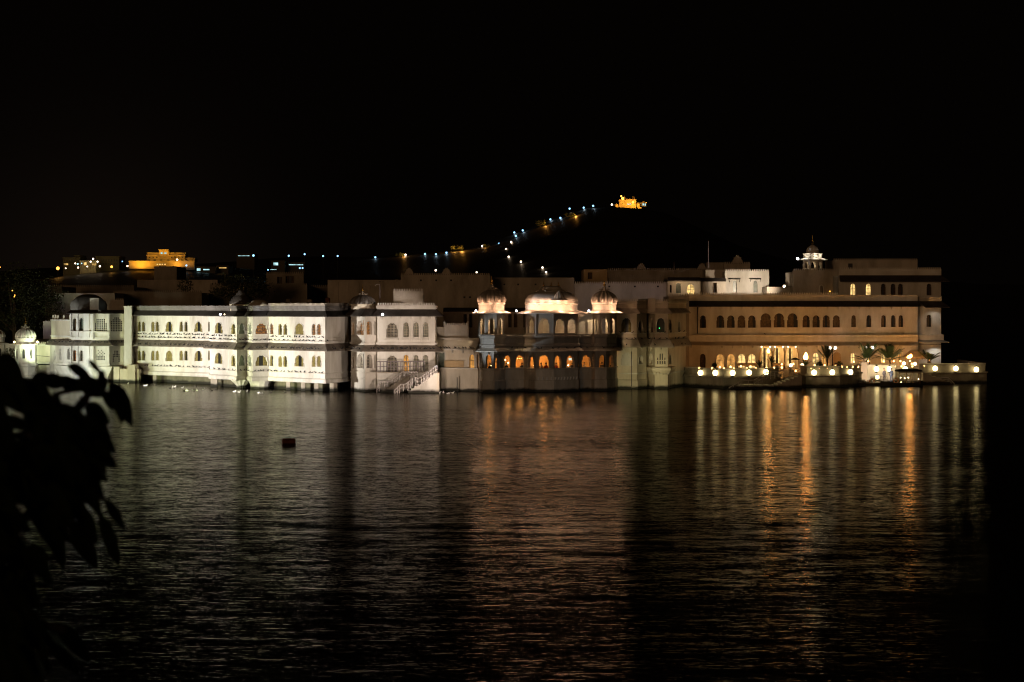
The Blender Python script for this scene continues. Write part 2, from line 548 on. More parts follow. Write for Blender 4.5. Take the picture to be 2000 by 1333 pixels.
# ================================================================== THE SETTING: water, land
def make_water():
    m, nt, b = principled('water')
    N, L = nt.nodes, nt.links
    b.inputs['Base Color'].default_value = (0.004, 0.0045, 0.004, 1)
    b.inputs['IOR'].default_value = 1.33
    b.inputs['Roughness'].default_value = 0.12
    geo = N.new('ShaderNodeNewGeometry')
    def field(scale, stretch, detail, ax, ay, rot=0.0):
        mp = N.new('ShaderNodeMapping'); mp.inputs['Scale'].default_value = (scale * stretch, scale, 1); mp.inputs['Rotation'].default_value = (0, 0, rot)
        L.new(geo.outputs['Position'], mp.inputs['Vector'])
        n = N.new('ShaderNodeTexNoise'); n.inputs['Scale'].default_value = 1.0; n.inputs['Detail'].default_value = detail; n.inputs['Roughness'].default_value = 0.55
        L.new(mp.outputs[0], n.inputs['Vector'])
        s = N.new('ShaderNodeVectorMath'); s.operation = 'SUBTRACT'; s.inputs[1].default_value = (0.5, 0.5, 0.5)
        L.new(n.outputs['Color'], s.inputs[0])
        k = N.new('ShaderNodeVectorMath'); k.operation = 'MULTIPLY'; k.inputs[1].default_value = (ax, ay, 0)
        L.new(s.outputs[0], k.inputs[0])
        return k.outputs[0]
    f1 = field(7.5, 0.27, 5, 0.22, 0.22, 0.03)      # wavelets
    f2 = field(26.0, 0.34, 2, 0.22, 0.20, -0.05)       # fine ripple
    f3 = field(1.6, 0.28, 3, 0.02, 0.10, 0.06)     # slow swell and wakes
    a1 = N.new('ShaderNodeVectorMath'); a1.operation = 'ADD'; L.new(f1, a1.inputs[0]); L.new(f2, a1.inputs[1])
    # calmer and rougher patches of the lake
    mp = N.new('ShaderNodeMapping'); mp.inputs['Scale'].default_value = (0.014, 0.075, 1); mp.inputs['Rotation'].default_value = (0, 0, 0.06); L.new(geo.outputs['Position'], mp.inputs['Vector'])
    n = N.new('ShaderNodeTexNoise'); n.inputs['Scale'].default_value = 1.0; n.inputs['Detail'].default_value = 4; L.new(mp.outputs[0], n.inputs['Vector'])
    mr = N.new('ShaderNodeMapRange'); mr.inputs['From Min'].default_value = 0.35; mr.inputs['From Max'].default_value = 0.65; mr.inputs['To Min'].default_value = 0.55; mr.inputs['To Max'].default_value = 1.2
    L.new(n.outputs['Fac'], mr.inputs['Value'])
    sc = N.new('ShaderNodeVectorMath'); sc.operation = 'SCALE'; L.new(a1.outputs[0], sc.inputs[0]); sy = N.new('ShaderNodeSeparateXYZ'); L.new(geo.outputs['Position'], sy.inputs[0])
    wob = N.new('ShaderNodeMath'); wob.operation = 'MULTIPLY_ADD'; wob.inputs[1].default_value = 60.0; L.new(n.outputs['Fac'], wob.inputs[0]); L.new(sy.outputs['Y'], wob.inputs[2])
    def band(a0, a1, v0, v1):
        q = N.new('ShaderNodeMapRange'); q.interpolation_type = 'SMOOTHSTEP'
        for k_, v_ in (('From Min', a0), ('From Max', a1), ('To Min', v0), ('To Max', v1)): q.inputs[k_].default_value = v_
        L.new(wob.outputs[0], q.inputs['Value']); return q.outputs[0]
    mn = N.new('ShaderNodeMath'); mn.operation = 'MINIMUM'; L.new(band(190, 224, 2.7, 0.9), mn.inputs[0]); L.new(band(95, 165, 1.0, 2.7), mn.inputs[1])
    mm = N.new('ShaderNodeMath'); mm.operation = 'MULTIPLY'; L.new(mr.outputs[0], mm.inputs[0]); L.new(mn.outputs[0], mm.inputs[1])
    L.new(mm.outputs[0], sc.inputs['Scale'])
    a2 = N.new('ShaderNodeVectorMath'); a2.operation = 'ADD'; L.new(sc.outputs[0], a2.inputs[0]); L.new(f3, a2.inputs[1])
    a3 = N.new('ShaderNodeVectorMath'); a3.operation = 'ADD'; L.new(a2.outputs[0], a3.inputs[0]); a3.inputs[1].default_value = (0, 0, 1)
    nn = N.new('ShaderNodeVectorMath'); nn.operation = 'NORMALIZE'; L.new(a3.outputs[0], nn.inputs[0])
    N.remove(b)
    fr = N.new('ShaderNodeFresnel'); fr.inputs['IOR'].default_value = 1.33; L.new(nn.outputs[0], fr.inputs['Normal'])
    gl = N.new('ShaderNodeBsdfGlossy'); gl.inputs['Color'].default_value = (0.47, 0.46, 0.43, 1); gl.inputs['Roughness'].default_value = 0.12; L.new(nn.outputs[0], gl.inputs['Normal'])
    df = N.new('ShaderNodeBsdfDiffuse'); df.inputs['Color'].default_value = (0.004, 0.0045, 0.004, 1)
    ms = N.new('ShaderNodeMixShader'); L.new(fr.outputs[0], ms.inputs[0]); L.new(df.outputs[0], ms.inputs[1]); L.new(gl.outputs[0], ms.inputs[2])
    L.new(ms.outputs[0], N['Material Output'].inputs['Surface'])
    MATS['water'] = m

make_water()
w = MB().add([(-900, -40, 0), (900, -40, 0), (900, 760, 0), (-900, 760, 0)], [(0, 1, 2, 3)]).build('lake_water', 'water')
tag(w, kind='structure')

RIDGE = [(-900, 575), (-200, 548), (100, 528), (400, 517), (560, 508), (640, 504), (740, 503), (800, 499), (870, 491), (940, 481), (985, 472), (1010, 455), (1050, 440),
         (1090, 428), (1130, 412), (1160, 404), (1200, 407), (1235, 409), (1275, 414), (1330, 440), (1420, 480), (1550, 520), (1750, 550), (2300, 575), (3200, 590)]
def smooth(a, b, x):
    t = min(1, max(0, (x - a) / (b - a)))
    return t * t * (3 - 2 * t)
def ridge_z(px):
    for (a, ya), (b, yb) in zip(RIDGE[:-1], RIDGE[1:]):
        if a <= px <= b:
            return Z(ya + (yb - ya) * (px - a) / (b - a), 2000.0)
    return 8.0
def land(x, y):
    base = -2.0 + 4.0 * smooth(520, 640, y)
    near = 21.5 * math.exp(-((x + 132) / 92) ** 2 - ((y - 980) / 210) ** 2)
    px = CXP + x * FPX / max(y, 400)
    far = (ridge_z(CXP + x * FPX / 2000.0) - 2) * math.exp(-((y - 2000) / 470) ** 2)
    wob = 1.6 * math.sin(x * 0.031 + 1) * math.sin(y * 0.023) * smooth(700, 1300, y)
    return base + max(near, far) + wob
gx = [-1000 + 20 * i for i in range(101)]
gy = [520 + 20 * i for i in range(105)]
mb = MB()
nx = len(gx)
mb.add([(x, y, land(x, y)) for y in gy for x in gx],
       [(j * nx + i, j * nx + i + 1, (j + 1) * nx + i + 1, (j + 1) * nx + i) for j in range(len(gy) - 1) for i in range(nx - 1)])
tag(mb.build('hill_terrain', 'hill_scrub', smooth=True), kind='structure')
mb = MB().add([(-900, -60, -2.5), (900, -60, -2.5), (900, 540, -2.5), (-900, 540, -2.5)], [(0, 1, 2, 3)])
tag(mb.build('lake_bed', 'hill_scrub'), kind='structure')

def hit(px, py, y0=620.0, y1=2030.0):
    y = y0
    while y < y1:
        if land(X(px, y), y) >= Z(py, y): return y
        y += 5
    return 2000.0


# ================================================================== OBLIQUE WHITE WING (left)
def palace_wing_oblique():
    r = thing('palace_wing', 'long oblique white wing with two storeys of small paired arches, left of the railed stairs', 'palace wing', (X(450, 212), 212, 0))
    L_ = line_of((258, 226), (411, 217.2), (410.6, 212.4), (447, 210), (463, 206.6), (482, 208), (494, 205), (525, 206), (635, 199), (680, 204.3), (684, 208))
    F = [Fac(a, b) for a, b in zip(L_[:-1], L_[1:])]
    B1, S1, B2, O1, O2, O3, O4, B3, EN, ER = F
    rows = ((0, 628.5, 648), (1, 685, 704.5))
    holes = {i: ([], []) for i in range(len(F))}
    for k, yt, yb in rows:
        st = 'curtain'
        for px in (272.3, 280.4, 299, 307.4, 354.2, 363.6):
            window(B1, r, holes[0][k], px, 6.6, yt, yb, st, depth=0.14)
        window(B1, r, holes[0][k], 330.5, 14, yt + 0.2, yb + (0.3 if k == 0 else 1.2), st, depth=0.14)
        window(B1, r, holes[0][k], 387.6, 15, yt + 0.2, yb + (0.3 if k == 0 else 1.2), st, depth=0.14)
        window(B1, r, holes[0][k], 408.4, 3.6, yt, yb, st, depth=0.14)
        window(B2, r, holes[2][k], 427.3, 15, 630 if k == 0 else 690, 651.6 if k == 0 else 710.7, st, depth=0.14)
        e = 0 if k == 0 else 62.3
        window(O1, r, holes[3][k], 455.6, 9, 632 + e, 653 + e, st, depth=0.14)
        window(O2, r, holes[4][k], 472.7, 12.5, 631.5 + e, 652.5 + e, 'green', depth=0.14)
        window(O3, r, holes[5][k], 487.8, 8, 632 + e, 653 + e, 'green', depth=0.14)
        window(O4, r, holes[6][k], 510.6, 24, 631 + e, 652.7 + e, 'amber' if k == 0 else 'curtain', 'cusp',
               label='window glowing warm between its curtains' if k == 0 else None, depth=0.16)
        window(B3, r, holes[7][k], 530.6, 7, 632 + e, 653 + e, 'amber' if k == 0 else st, depth=0.14)
        for px in (547.4, 557.3, 613.2, 623.2):
            window(B3, r, holes[7][k], px, 7.8, 633 + e, 654.5 + e, 'amber' if (k == 0 and px > 610) else st, depth=0.14)
        window(B3, r, holes[7][k], 584.6, 18, 632 + e, 654 + e, st, depth=0.14)
    mb = MB()
    for i, f in enumerate(F):
        wall(mb, f, 0, f.len, 3.45, 6.3, holes[i][0], 0.14)
        wall(mb, f, 0, f.len, 0.68, 3.38, holes[i][1], 0.14)
    mb.build('wall', 'white_plaster', r)
    MB().loft(L_, [(0, 0.66), (0.16, 0.70), (0.16, 0.98), (0.05, 1.08), (0, 1.08)], closed_prof=False).build('lower_ledge', 'white_plaster', r)
    MB().loft(L_, [(0, 1.42), (0.10, 1.42), (0.10, 1.50), (0, 1.52)], closed_prof=False).build('bird_ledge', 'white_plaster', r)
    eave(L_, 3.98, 3.42, 0.62, r, mat='eave_worn')
    course(L_, 4.02, 0.14, 0.14, r)
    course(L_, 4.40, 0.05, 0.05, r, 'sill_course')
    eave(L_, 6.72, 6.26, 0.60, r, 'roof_eave')
    MB().loft(L_, [(0.02, 6.66), (0.02, 6.84), (0.10, 6.9), (0.10, 7.12), (-0.2, 7.12), (-0.2, 6.66)]).build('parapet', 'shaded_plaster', r)  # shade over the eave is put into the rail's colour
    crenel(L_[7:10], 7.16, 0.2, 0.18, root=r, mat='aged_plaster')
    solid(L_, 236, 0.7, 6.68, r)
    # dark undercroft with its piers
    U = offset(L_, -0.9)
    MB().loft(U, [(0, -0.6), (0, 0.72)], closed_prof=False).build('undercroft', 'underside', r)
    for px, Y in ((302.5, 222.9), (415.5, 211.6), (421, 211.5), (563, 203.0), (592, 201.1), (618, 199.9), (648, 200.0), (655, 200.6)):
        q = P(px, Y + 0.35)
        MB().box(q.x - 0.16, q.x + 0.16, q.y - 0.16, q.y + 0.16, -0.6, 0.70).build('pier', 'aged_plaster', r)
    # corbelled foot of the small bay
    c = P(471, 207.4)
    MB().lathe((c.x, c.y, 0), [(0.42, -0.6), (0.42, 0.12), (0.36, 0.2), (0.5, 0.36), (0.62, 0.5), (0.85, 0.7), (0.85, 0.75)], 24, 12, 0.12).build('corbel', 'white_plaster', r)
    c = P(508, 206.3)
    MB().lathe((c.x, c.y, 0), [(0.8, -0.6), (0.85, 0.4), (1.05, 0.72)], 12).build('corbel', 'white_plaster', r)
    # curved roof over the bay
    c = P(472, 209.4)
    MB().lathe((c.x, c.y, 6.68), [(1.02, 0), (1.02, 0.42), (1.1, 0.48), (1.1, 0.56)], 8, rot=PI / 8).build('drum', 'cream_plaster', r)
    MB().lathe((c.x, c.y, 7.24), [(1.04, 0), (1.0, 0.22), (0.86, 0.5), (0.62, 0.74), (0.5, 0.84), (0.5, 0.92), (0.3, 1.06), (0.28, 1.2), (0.05, 1.24)], 24, 8, 0.08).build('dome', 'eave_stone', r, smooth=True)
    for dx in (-0.22, 0.18):
        MB().lathe((c.x + dx, c.y, 8.44), [(0.03, 0), (0.05, 0.08), (0.015, 0.14), (0.01, 0.42)], 8).build('finial', 'brass', r)
    c = P(507, 207.8)
    MB().lathe((c.x, c.y, 6.68), [(0.8, 0), (0.8, 0.34), (0.98, 0.36), (0.9, 0.6), (0.66, 0.86), (0.4, 0.95), (0.1, 0.98)], 24, power=3.2).build('cupola', 'aged_plaster', r, smooth=True)
    return r

palace_wing_oblique()


# ================================================================== CARVED BAY (far left)
def carved_bay():
    r = thing('carved_bay', 'white carved bay with pierced stone screens and square pier, left of the oblique wing', 'palace bay', (X(190, 228), 228, 0))
    L_ = line_of((97, 232), (112, 229.5), (125, 227.4), (138, 226.6), (176, 225.2), (182, 224.4), (211, 224.6), (213, 226), (242, 226.3))
    F = [Fac(a, b) for a, b in zip(L_[:-1], L_[1:])]
    U_, D_ = {i: [] for i in range(8)}, {i: [] for i in range(8)}
    window(F[0], r, D_[0], 107.5, 4, 686, 702.5, 'dark')
    window(F[1], r, D_[1], 118.2, 4.4, 681.5, 703, 'curtain')
    window(F[2], r, D_[2], 134.2, 4.6, 681.5, 703, 'curtain')
    window(F[3], r, D_[3], 146, 7.4, 683.5, 706, 'amber')
    window(F[3], r, D_[3], 159, 7.4, 684.5, 706, 'pale')
    window(F[3], r, U_[3], 146, 7.4, 622, 646.5, 'dark')
    window(F[3], r, U_[3], 159, 8.6, 621, 646.5, 'green')
    # pierced screens: real holes in the slab
    def screen(f, hs, x0, x1, y0, y1, nxh, nyh, rim):
        for i in range(nxh):
            for j in range(nyh):
                fx, fy = (i + 0.5) / nxh, (j + 0.5) / nyh
                if rim(fx, fy): continue
                cx, cy = x0 + (x1 - x0) * fx, y0 + (y1 - y0) * fy
                hw, hh = (x1 - x0) / nxh * 0.37, (y1 - y0) / nyh * 0.38
                hs.append([(f.u(cx - hw), f.z(cx, cy + hh)), (f.u(cx + hw), f.z(cx, cy + hh)), (f.u(cx + hw), f.z(cx, cy - hh)), (f.u(cx - hw), f.z(cx, cy - hh))])
    top = lambda fx, fy: fy < 0.34 and abs(fx - 0.5) > 0.22 + 0.8 * fy
    screen(F[5], U_[5], 184.5, 209, 623, 647.5, 7, 6, top)
    screen(F[7], U_[7], 216.5, 239, 620, 648, 7, 8, top)
    screen(F[5], D_[5], 185, 208, 684, 704, 8, 7, lambda fx, fy: (fy < 0.6 and (int(fx * 8) + int(fy * 7)) % 2) or abs(fx - .5) > .45 - .2 * (1 - fy))
    screen(F[7], D_[7], 220, 234, 685, 708, 5, 7, lambda fx, fy: (fy > 0.5 and 0.2 < fx < 0.8) or (fy < 0.3 and abs(fx - .5) > .25))
    mb = MB()
    for i, f in enumerate(F):
        if i >= 3: wall(mb, f, 0, f.len, 3.5, 6.5, U_[i], 0.12)
        wall(mb, f, 0, f.len, -0.6, 3.4, D_[i], 0.16)
    mb.build('wall', 'white_plaster', r)
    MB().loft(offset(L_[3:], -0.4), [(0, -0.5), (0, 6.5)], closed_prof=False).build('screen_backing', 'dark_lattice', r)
    for a, b in ((138, 140.5), (150.5, 153.5), (165, 176), (180, 183.4), (210, 213.5), (240, 242)):
        f = [g for g in F if g.u(a) > -0.3 and g.u(b) < g.len + 0.3]
        f = f[0] if f else F[3]
        m2 = MB()
        for z0, z1 in ((1.0, 3.36), (3.98, 6.46)):
            q = [f.pt(f.u(a), z0, 0.10), f.pt(f.u(b), z0, 0.10), f.pt(f.u(b), z0, -0.05), f.pt(f.u(a), z0, -0.05)]
            m2.prism([(p[0], p[1]) for p in q], z0, z1)
        m2.build('pilaster', 'marble', r)
    eave(L_, 3.92, 3.42, 0.45, r, mat='eave_worn')
    course(L_[3:], 3.98, 0.2, 0.12, r)
    course(L_[3:7], 4.62, 0.12, 0.22, r, 'sill_course')
    course(L_, 1.55, 0.18, 0.14, r, 'lower_ledge')
    MB().loft(L_[1:4], [(0, 1.5), (0.3, 1.45), (0.22, 1.2), (0, 0.7)], closed_prof=False).build('corbel', 'white_plaster', r)
    MB().loft(L_[4:8], [(0, 1.5), (0.35, 1.45), (0.3, 1.15), (0, 0.5)], closed_prof=False).build('corbel', 'white_plaster', r)
    eave(L_[3:], 6.72, 6.44, 0.55, r, 'roof_eave')
    solid(L_[3:], 240, 0.2, 6.7, r, inset=0.6)
    # stepped turret-like block with stubby merlons on the ledge
    K = line_of((100, 231.6), (112, 229.8), (138, 227.2))
    m2 = MB()
    for a, b in zip(K[:-1], K[1:]):
        wall(m2, Fac(a, b), 0, Fac(a, b).len, 3.6, 5.72)
    m2.prism(offset(K, -0.02) + [Vector((K[-1].x, 236)), Vector((K[0].x, 236))], 3.6, 5.7)
    m2.build('end_block', 'cream_plaster', r)
    course(K, 5.68, 0.14, 0.1, r, 'cornice')
    course(K, 4.15, 0.14, 0.1, r, 'sill_course')
    for px in (101.5, 106, 111, 122, 134):
        f = Fac(K[0], K[1]) if px < 112 else Fac(K[1], K[2])
        q = f.pt(f.u(px), 0, -0.15)
        MB().box(q[0] - 0.08, q[0] + 0.08, q[1] - 0.12, q[1] + 0.12, 5.8, 6.25).build('merlon', 'cream_plaster', r)
    # dark curved roof and lit pavilion block above
    c = P(173, 231)
    MB().lathe((c.x, c.y, 6.68), [(1.62, 0), (1.6, 0.45), (1.45, 0.9), (1.1, 1.28), (0.6, 1.5), (0.1, 1.55)], 28, power=3.0).build('dome', 'eave_stone', r, smooth=True)
    for px in (150, 196):
        c2 = P(px, 230)
        MB().lathe((c2.x, c2.y, 6.68), [(0.62, 0), (0.62, 0.3), (0.66, 0.5), (0.5, 0.85), (0.2, 1.05), (0.04, 1.2)], 16, 8, 0.06).build('cupola', 'shaded_plaster', r, smooth=True)
    q = P(184, 228.2)
    MB().box(q.x - 0.42, q.x + 0.42, q.y, q.y + 0.3, 6.74, 7.85).build('roof_panel', 'white_plaster', r)
    # tall square pier and stepped buttress
    q0, q1 = P(242.3, 224.6), P(257, 224.6)
    MB().box(q0.x, q1.x, 224.6, 228, -0.6, 7.0).build('tall_pier', 'white_plaster', r)
    MB().box(q0.x - 0.05, q1.x + 0.05, 224.55, 228.05, 7.0, 7.1).build('pier_cap', 'white_plaster', r)
    for a, b, Y, zt in ((222, 233, 223.6, 1.45), (234, 248.5, 223.3, 1.25), (248.7, 264, 222.7, 1.65), (264.2, 271, 222.9, 1.25)):
        q0, q1 = P(a, Y), P(b, Y)
        MB().box(q0.x, q1.x, Y, Y + 3.5, -0.6, zt).build('buttress', 'cream_plaster', r)
    K = line_of((214, 228.5), (242, 228.5))
    crenel(K, 7.6, 0.25, 0.18, root=r, mat='aged_plaster')
    MB().box(K[0].x, K[1].x, 228.52, 231, 6.6, 7.58).build('roof_block', 'aged_plaster', r)
    return r

carved_bay()


# ================================================================== FLUTED DOME HELPER, TURRETS
def fluted_dome(root, c, rr, z0, h, mat='marble', lobes=16, finial=0.6, spike='brass'):
    """ribbed lotus dome, with a crest of curled petals and a finial"""
    prof = [(rr * 0.98, 0), (rr * 1.03, h * 0.12), (rr * 1.0, h * 0.32), (rr * 0.88, h * 0.55), (rr * 0.66, h * 0.77), (rr * 0.38, h * 0.92), (rr * 0.2, h)]
    d = MB().lathe((c.x, c.y, z0), prof, 112, lobes, 0.24).build('dome', mat, root, smooth=True)
    m2 = MB()
    for i in range(8):
        a = 2 * PI * i / 8
        pts = []
        for t in (0, 0.35, 0.7, 1.0):
            rad = rr * (0.18 + 0.26 * t)
            pts.append((c.x + rad * math.cos(a), c.y + rad * math.sin(a), z0 + h * (0.98 + 0.10 * math.sin(PI * t * 0.8))))
        m2.tube(pts, [rr * 0.07, rr * 0.08, rr * 0.07, rr * 0.05], 6)
    m2.lathe((c.x, c.y, z0 + h * 0.95), [(rr * 0.3, 0), (rr * 0.2, h * 0.1), (rr * 0.13, h * 0.3), (rr * 0.06, h * 0.42)], 16)
    m2.build('petal_crest', 'aged_plaster', d)
    f = finial
    MB().lathe((c.x, c.y, z0 + h * 1.3), [(0.04 * f, 0), (0.20 * f, 0.16 * f), (0.20 * f, 0.26 * f), (0.05 * f, 0.38 * f), (0.11 * f, 0.5 * f), (0.11 * f, 0.56 * f), (0.03 * f, 0.7 * f), (0.008, 1.15 * f)], 12).build('finial', spike, d)
    return d

def octagon(c, rr, rot=0.0):
    return [Vector((c.x + rr * math.cos(rot + 2 * PI * i / 8), c.y + rr * math.sin(rot + 2 * PI * i / 8))) for i in range(8)]

def corner_turret(label, px, Y, rpx, ytop, lit=True):
    c = P(px, Y)
    r = thing('corner_turret', label, 'turret', (c.x, c.y, 0))
    rr = rpx / FPX * Y * 1.02
    oc = octagon(c, rr / math.cos(PI / 8), PI / 8)
    fs = [Fac(oc[i], oc[(i + 1) % 8]) for i in range(8)]
    zt = 3.45
    mb = MB()
    for f in fs:
        if f.n.y < -0.2:
            h = [arch(f.len / 2, 2.1, 3.0, f.len * 0.34)]
            wall(mb, f, 0, f.len, 1.7, zt, h, 0.15)
            MB().add([f.pt(f.len * 0.2, 2.0, -0.12), f.pt(f.len * 0.8, 2.0, -0.12), f.pt(f.len * 0.8, 3.1, -0.12), f.pt(f.len * 0.2, 3.1, -0.12)], [(0, 1, 2, 3)]).build('window', 'dark_glass', r)
            ring(f, h[0], 0.06, -0.003, 0.03).build('frame', 'white_plaster', r)
        else:
            wall(mb, f, 0, f.len, 1.7, zt)
    mb.build('wall', 'white_plaster', r)
    MB().loft(oc, [(0.0, 1.72), (0.14, 1.62), (0.14, 1.4), (0.02, 1.28), (0.02, 0.55), (0.2, 0.4), (0.2, -0.6)], True, closed_prof=False).build('plinth', 'white_plaster', r)
    MB().loft(oc, [(-0.05, zt + 0.02), (0.3, zt - 0.04), (0.3, zt + 0.05), (-0.05, zt + 0.14)], True).build('eave', 'marble', r)
    MB().prism(offset(oc, -0.04, True), zt - 0.1, zt + 0.12).build('roof', 'marble', r)
    MB().lathe((c.x, c.y, zt + 0.12), [(rr * 0.98, 0), (rr * 0.98, 0.36), (rr * 1.06, 0.42), (rr * 1.06, 0.5)], 24).build('drum', 'marble', r)
    fluted_dome(r, c, rr * 0.98, zt + 0.62, rr * 1.02, 'marble', 14, 0.6)
    return r, c, zt

tr, tc, tz = corner_turret('white octagonal turret with lit fluted dome, standing at the bay corner beside the dark tree', 50, 229.5, 19, 640)
tr2, tc2, tz2 = corner_turret('white domed turret cut off by the left picture edge, beyond the leafy passage', -8, 233, 17, 640)

def passage():
    r = thing('garden_passage', 'low white wall with open arches and shrub behind, between the two domed turrets', 'wall', (X(15, 233), 233, 0))
    f = Fac(P(8, 233), P(33, 232))
    hs = [arch(f.u(a), 2.0, 3.05, 0.36) for a in (14, 21.5)]
    mb = MB()
    wall(mb, f, 0, f.len, -0.6, 3.4, hs, 0.3)
    mb.build('wall', 'white_plaster', r)
    course([f.A, f.B], 3.3, 0.14, 0.14, r, 'cornice')
    course([f.A, f.B], 1.7, 0.12, 0.12, r, 'lower_ledge')
passage()

def link_wall():
    r = thing('link_wall', 'plain yellow lit wall with a pipe, between the near turret and the carved bay', 'wall', (X(88, 231), 231, 0))
    f = Fac(P(64, 231.6), P(98, 231.9))
    mb = MB(); wall(mb, f, 0, f.len, -0.6, 3.42)
    mb.build('wall', 'cream_plaster', r)
    crenel([f.A, f.B], 3.42, 0.24, 0.17, root=r, mat='cream_plaster')
    course([f.A, f.B], 3.28, 0.12, 0.12, r, 'cornice')
    course([f.A, f.B], 1.52, 0.13, 0.22, r, 'lower_ledge')
    MB().tube([f.pt(f.u(70), 1.46, 0.28), f.pt(f.u(97), 1.46, 0.28)], 0.045).build('pipe', 'iron', r)
    MB().tube([f.pt(f.u(70), 2.35, 0.05), f.pt(f.u(97), 2.2, 0.05)], 0.02).build('cable', 'iron', r)
    MB().loft([f.A, f.B], [(-0.02, 3.46), (-0.02, 3.5), (-3.0, 3.9), (-3.0, 3.46)]).build('roof', 'aged_plaster', r)
link_wall()


# ================================================================== WHITE STAIR BLOCK (centre left)
def stair_block():
    r = thing('palace_block', 'white two storey block with lattice windows and pierced parapet, above the railed stairs', 'palace block', (X(780, 200), 200, 0))
    L_ = line_of((685.5, 202.4), (713, 198.6), (735.5, 199.4), (737, 199.0), (850, 198.4), (852.5, 200.5))
    F = [Fac(a, b) for a, b in zip(L_[:-1], L_[1:])]
    U_, D_ = {i: [] for i in range(5)}, {i: [] for i in range(5)}
    for k, H_ in ((0, U_), (1, D_)):
        e = 0 if k == 0 else 65
        window(F[0], r, H_[0], 689.8, 4.5, 629 + e, 654 + e, 'amber' if k == 0 else 'jali', label='narrow window glowing orange' if k == 0 else None)
        window(F[0], r, H_[0], 703.4, 12, 627 + e, 654 + e, 'amber' if k == 0 else 'jali', label='window glowing orange behind its grille' if k == 0 else None)
        window(F[1], r, H_[1], 720.8, 10.5, 627.5 + e, 654 + e, 'amber' if k == 0 else 'jali', label='window glowing orange behind its grille' if k == 0 else None)
        window(F[1], r, H_[1], 732, 3.4, 628 + e, 654.5 + e, 'jali')
        window(F[3], r, H_[3], 765.7, 23, 630.5 + e * 0.98, 659.6 + e * 1.03, 'jali', 'cusp')
        for j, px in enumerate((793, 812.4, 831.3)):
            window(F[3], r, H_[3], px, 11, 630 + e * 0.98, 658.5 + e * 1.03, 'lit' if (k, j) in ((1, 0),) else 'pale',
                   label='window lit warm behind its lattice' if (k, j) == (1, 0) else None)
    mb = MB()
    for i, f in enumerate(F):
        wall(mb, f, 0, f.len, 3.45, 6.3, U_[i])
        wall(mb, f, 0, f.len, -0.6, 3.4, D_[i])
    mb.build('wall', 'white_plaster', r)
    for a, b in ((777.5, 779), (801.5, 803.5), (821, 823)):
        f = F[3]
        m2 = MB()
        for z0, z1 in ((4.1, 6.25), (1.7, 3.3)):
            m2.prism([f.pt(f.u(a), 0, 0.05)[:2], f.pt(f.u(b), 0, 0.05)[:2], f.pt(f.u(b), 0, -0.02)[:2], f.pt(f.u(a), 0, -0.02)[:2]], z0, z1)
        m2.build('pilaster', 'white_plaster', r)
    for px, w in ((765.7, 26), (793, 13), (812.4, 13), (831.3, 13)):
        f = F[3]
        MB().prism([f.pt(f.u(px - w / 2), 0, 0.16)[:2], f.pt(f.u(px + w / 2), 0, 0.16)[:2], f.pt(f.u(px + w / 2), 0, -0.02)[:2], f.pt(f.u(px - w / 2), 0, -0.02)[:2]], 4.28, 4.42).build('sill', 'white_plaster', r)
    eave(L_, 3.88, 3.40, 0.6, r, mat='eave_worn')
    course(L_, 3.92, 0.16, 0.12, r)
    course(L_, 1.52, 0.10, 0.08, r, 'lower_ledge')
    course(L_, 1.05, 0.05, 0.07, r, 'base_course')
    eave(L_, 6.86, 6.30, 0.62, r, 'roof_eave')
    brackets(L_[3:5], 6.3, r, 0.8)
    MB().loft(L_[2:], [(0.02, 6.8), (0.02, 6.86), (0.12, 6.92), (0.12, 7.12), (-0.2, 7.12), (-0.2, 6.8)]).build('parapet', 'white_plaster', r)
    crenel(L_[3:5], 7.12, 0.26, 0.2, d=0.02, root=r)
    solid(L_, 212, 0.2, 6.82, r)
    c = P(708, 201.2)
    MB().lathe((c.x, c.y, 6.82), [(1.0, 0), (1.0, 0.34), (1.06, 0.38), (1.06, 0.46)], 8, rot=PI / 8).build('drum', 'cream_plaster', r)
    fluted_dome(r, c, 0.98, 7.26, 0.78, 'shaded_plaster', 12, 0.55)
    q0, q1 = P(768.5, 203), P(826.5, 203)
    MB().box(q0.x, q1.x, 203, 206, 6.7, 8.05).build('roof_house', 'white_plaster', r)
    MB().loft([q0, q1], [(-0.01, 7.92), (0.14, 7.92), (0.14, 8.3), (-0.01, 8.3)]).build('cornice', 'white_plaster', r)
    crenel([q0, q1], 7.7, 0.15, 0.16, 0.05, d=0.01, name='fringe', root=r)
    crenel([q0, q1], 8.32, 0.26, 0.2, d=0.08, root=r)
    return r
stair_block()

def railing(name, label, pts, h, pitch, cat='railing', mat='rail_paint', mid=True, rr=0.034):
    r = thing(name, label, cat, tuple(pts[0]))
    top = [(p[0], p[1], p[2] + h) for p in pts]
    MB().tube(top, rr * 1.25).build('handrail', mat, r)
    if mid:
        MB().tube([(p[0], p[1], p[2] + h * 0.52) for p in pts], rr * 0.8).build('lower_rail', mat, r)
    for a, b in zip(pts[:-1], pts[1:]):
        a, b = Vector(a), Vector(b)
        n = max(1, round((b - a).length / pitch))
        for i in range(n + 1):
            q = a.lerp(b, i / n)
            MB().tube([q, (q.x, q.y, q.z + h)], rr, 5).build('post', mat, r)
    return r

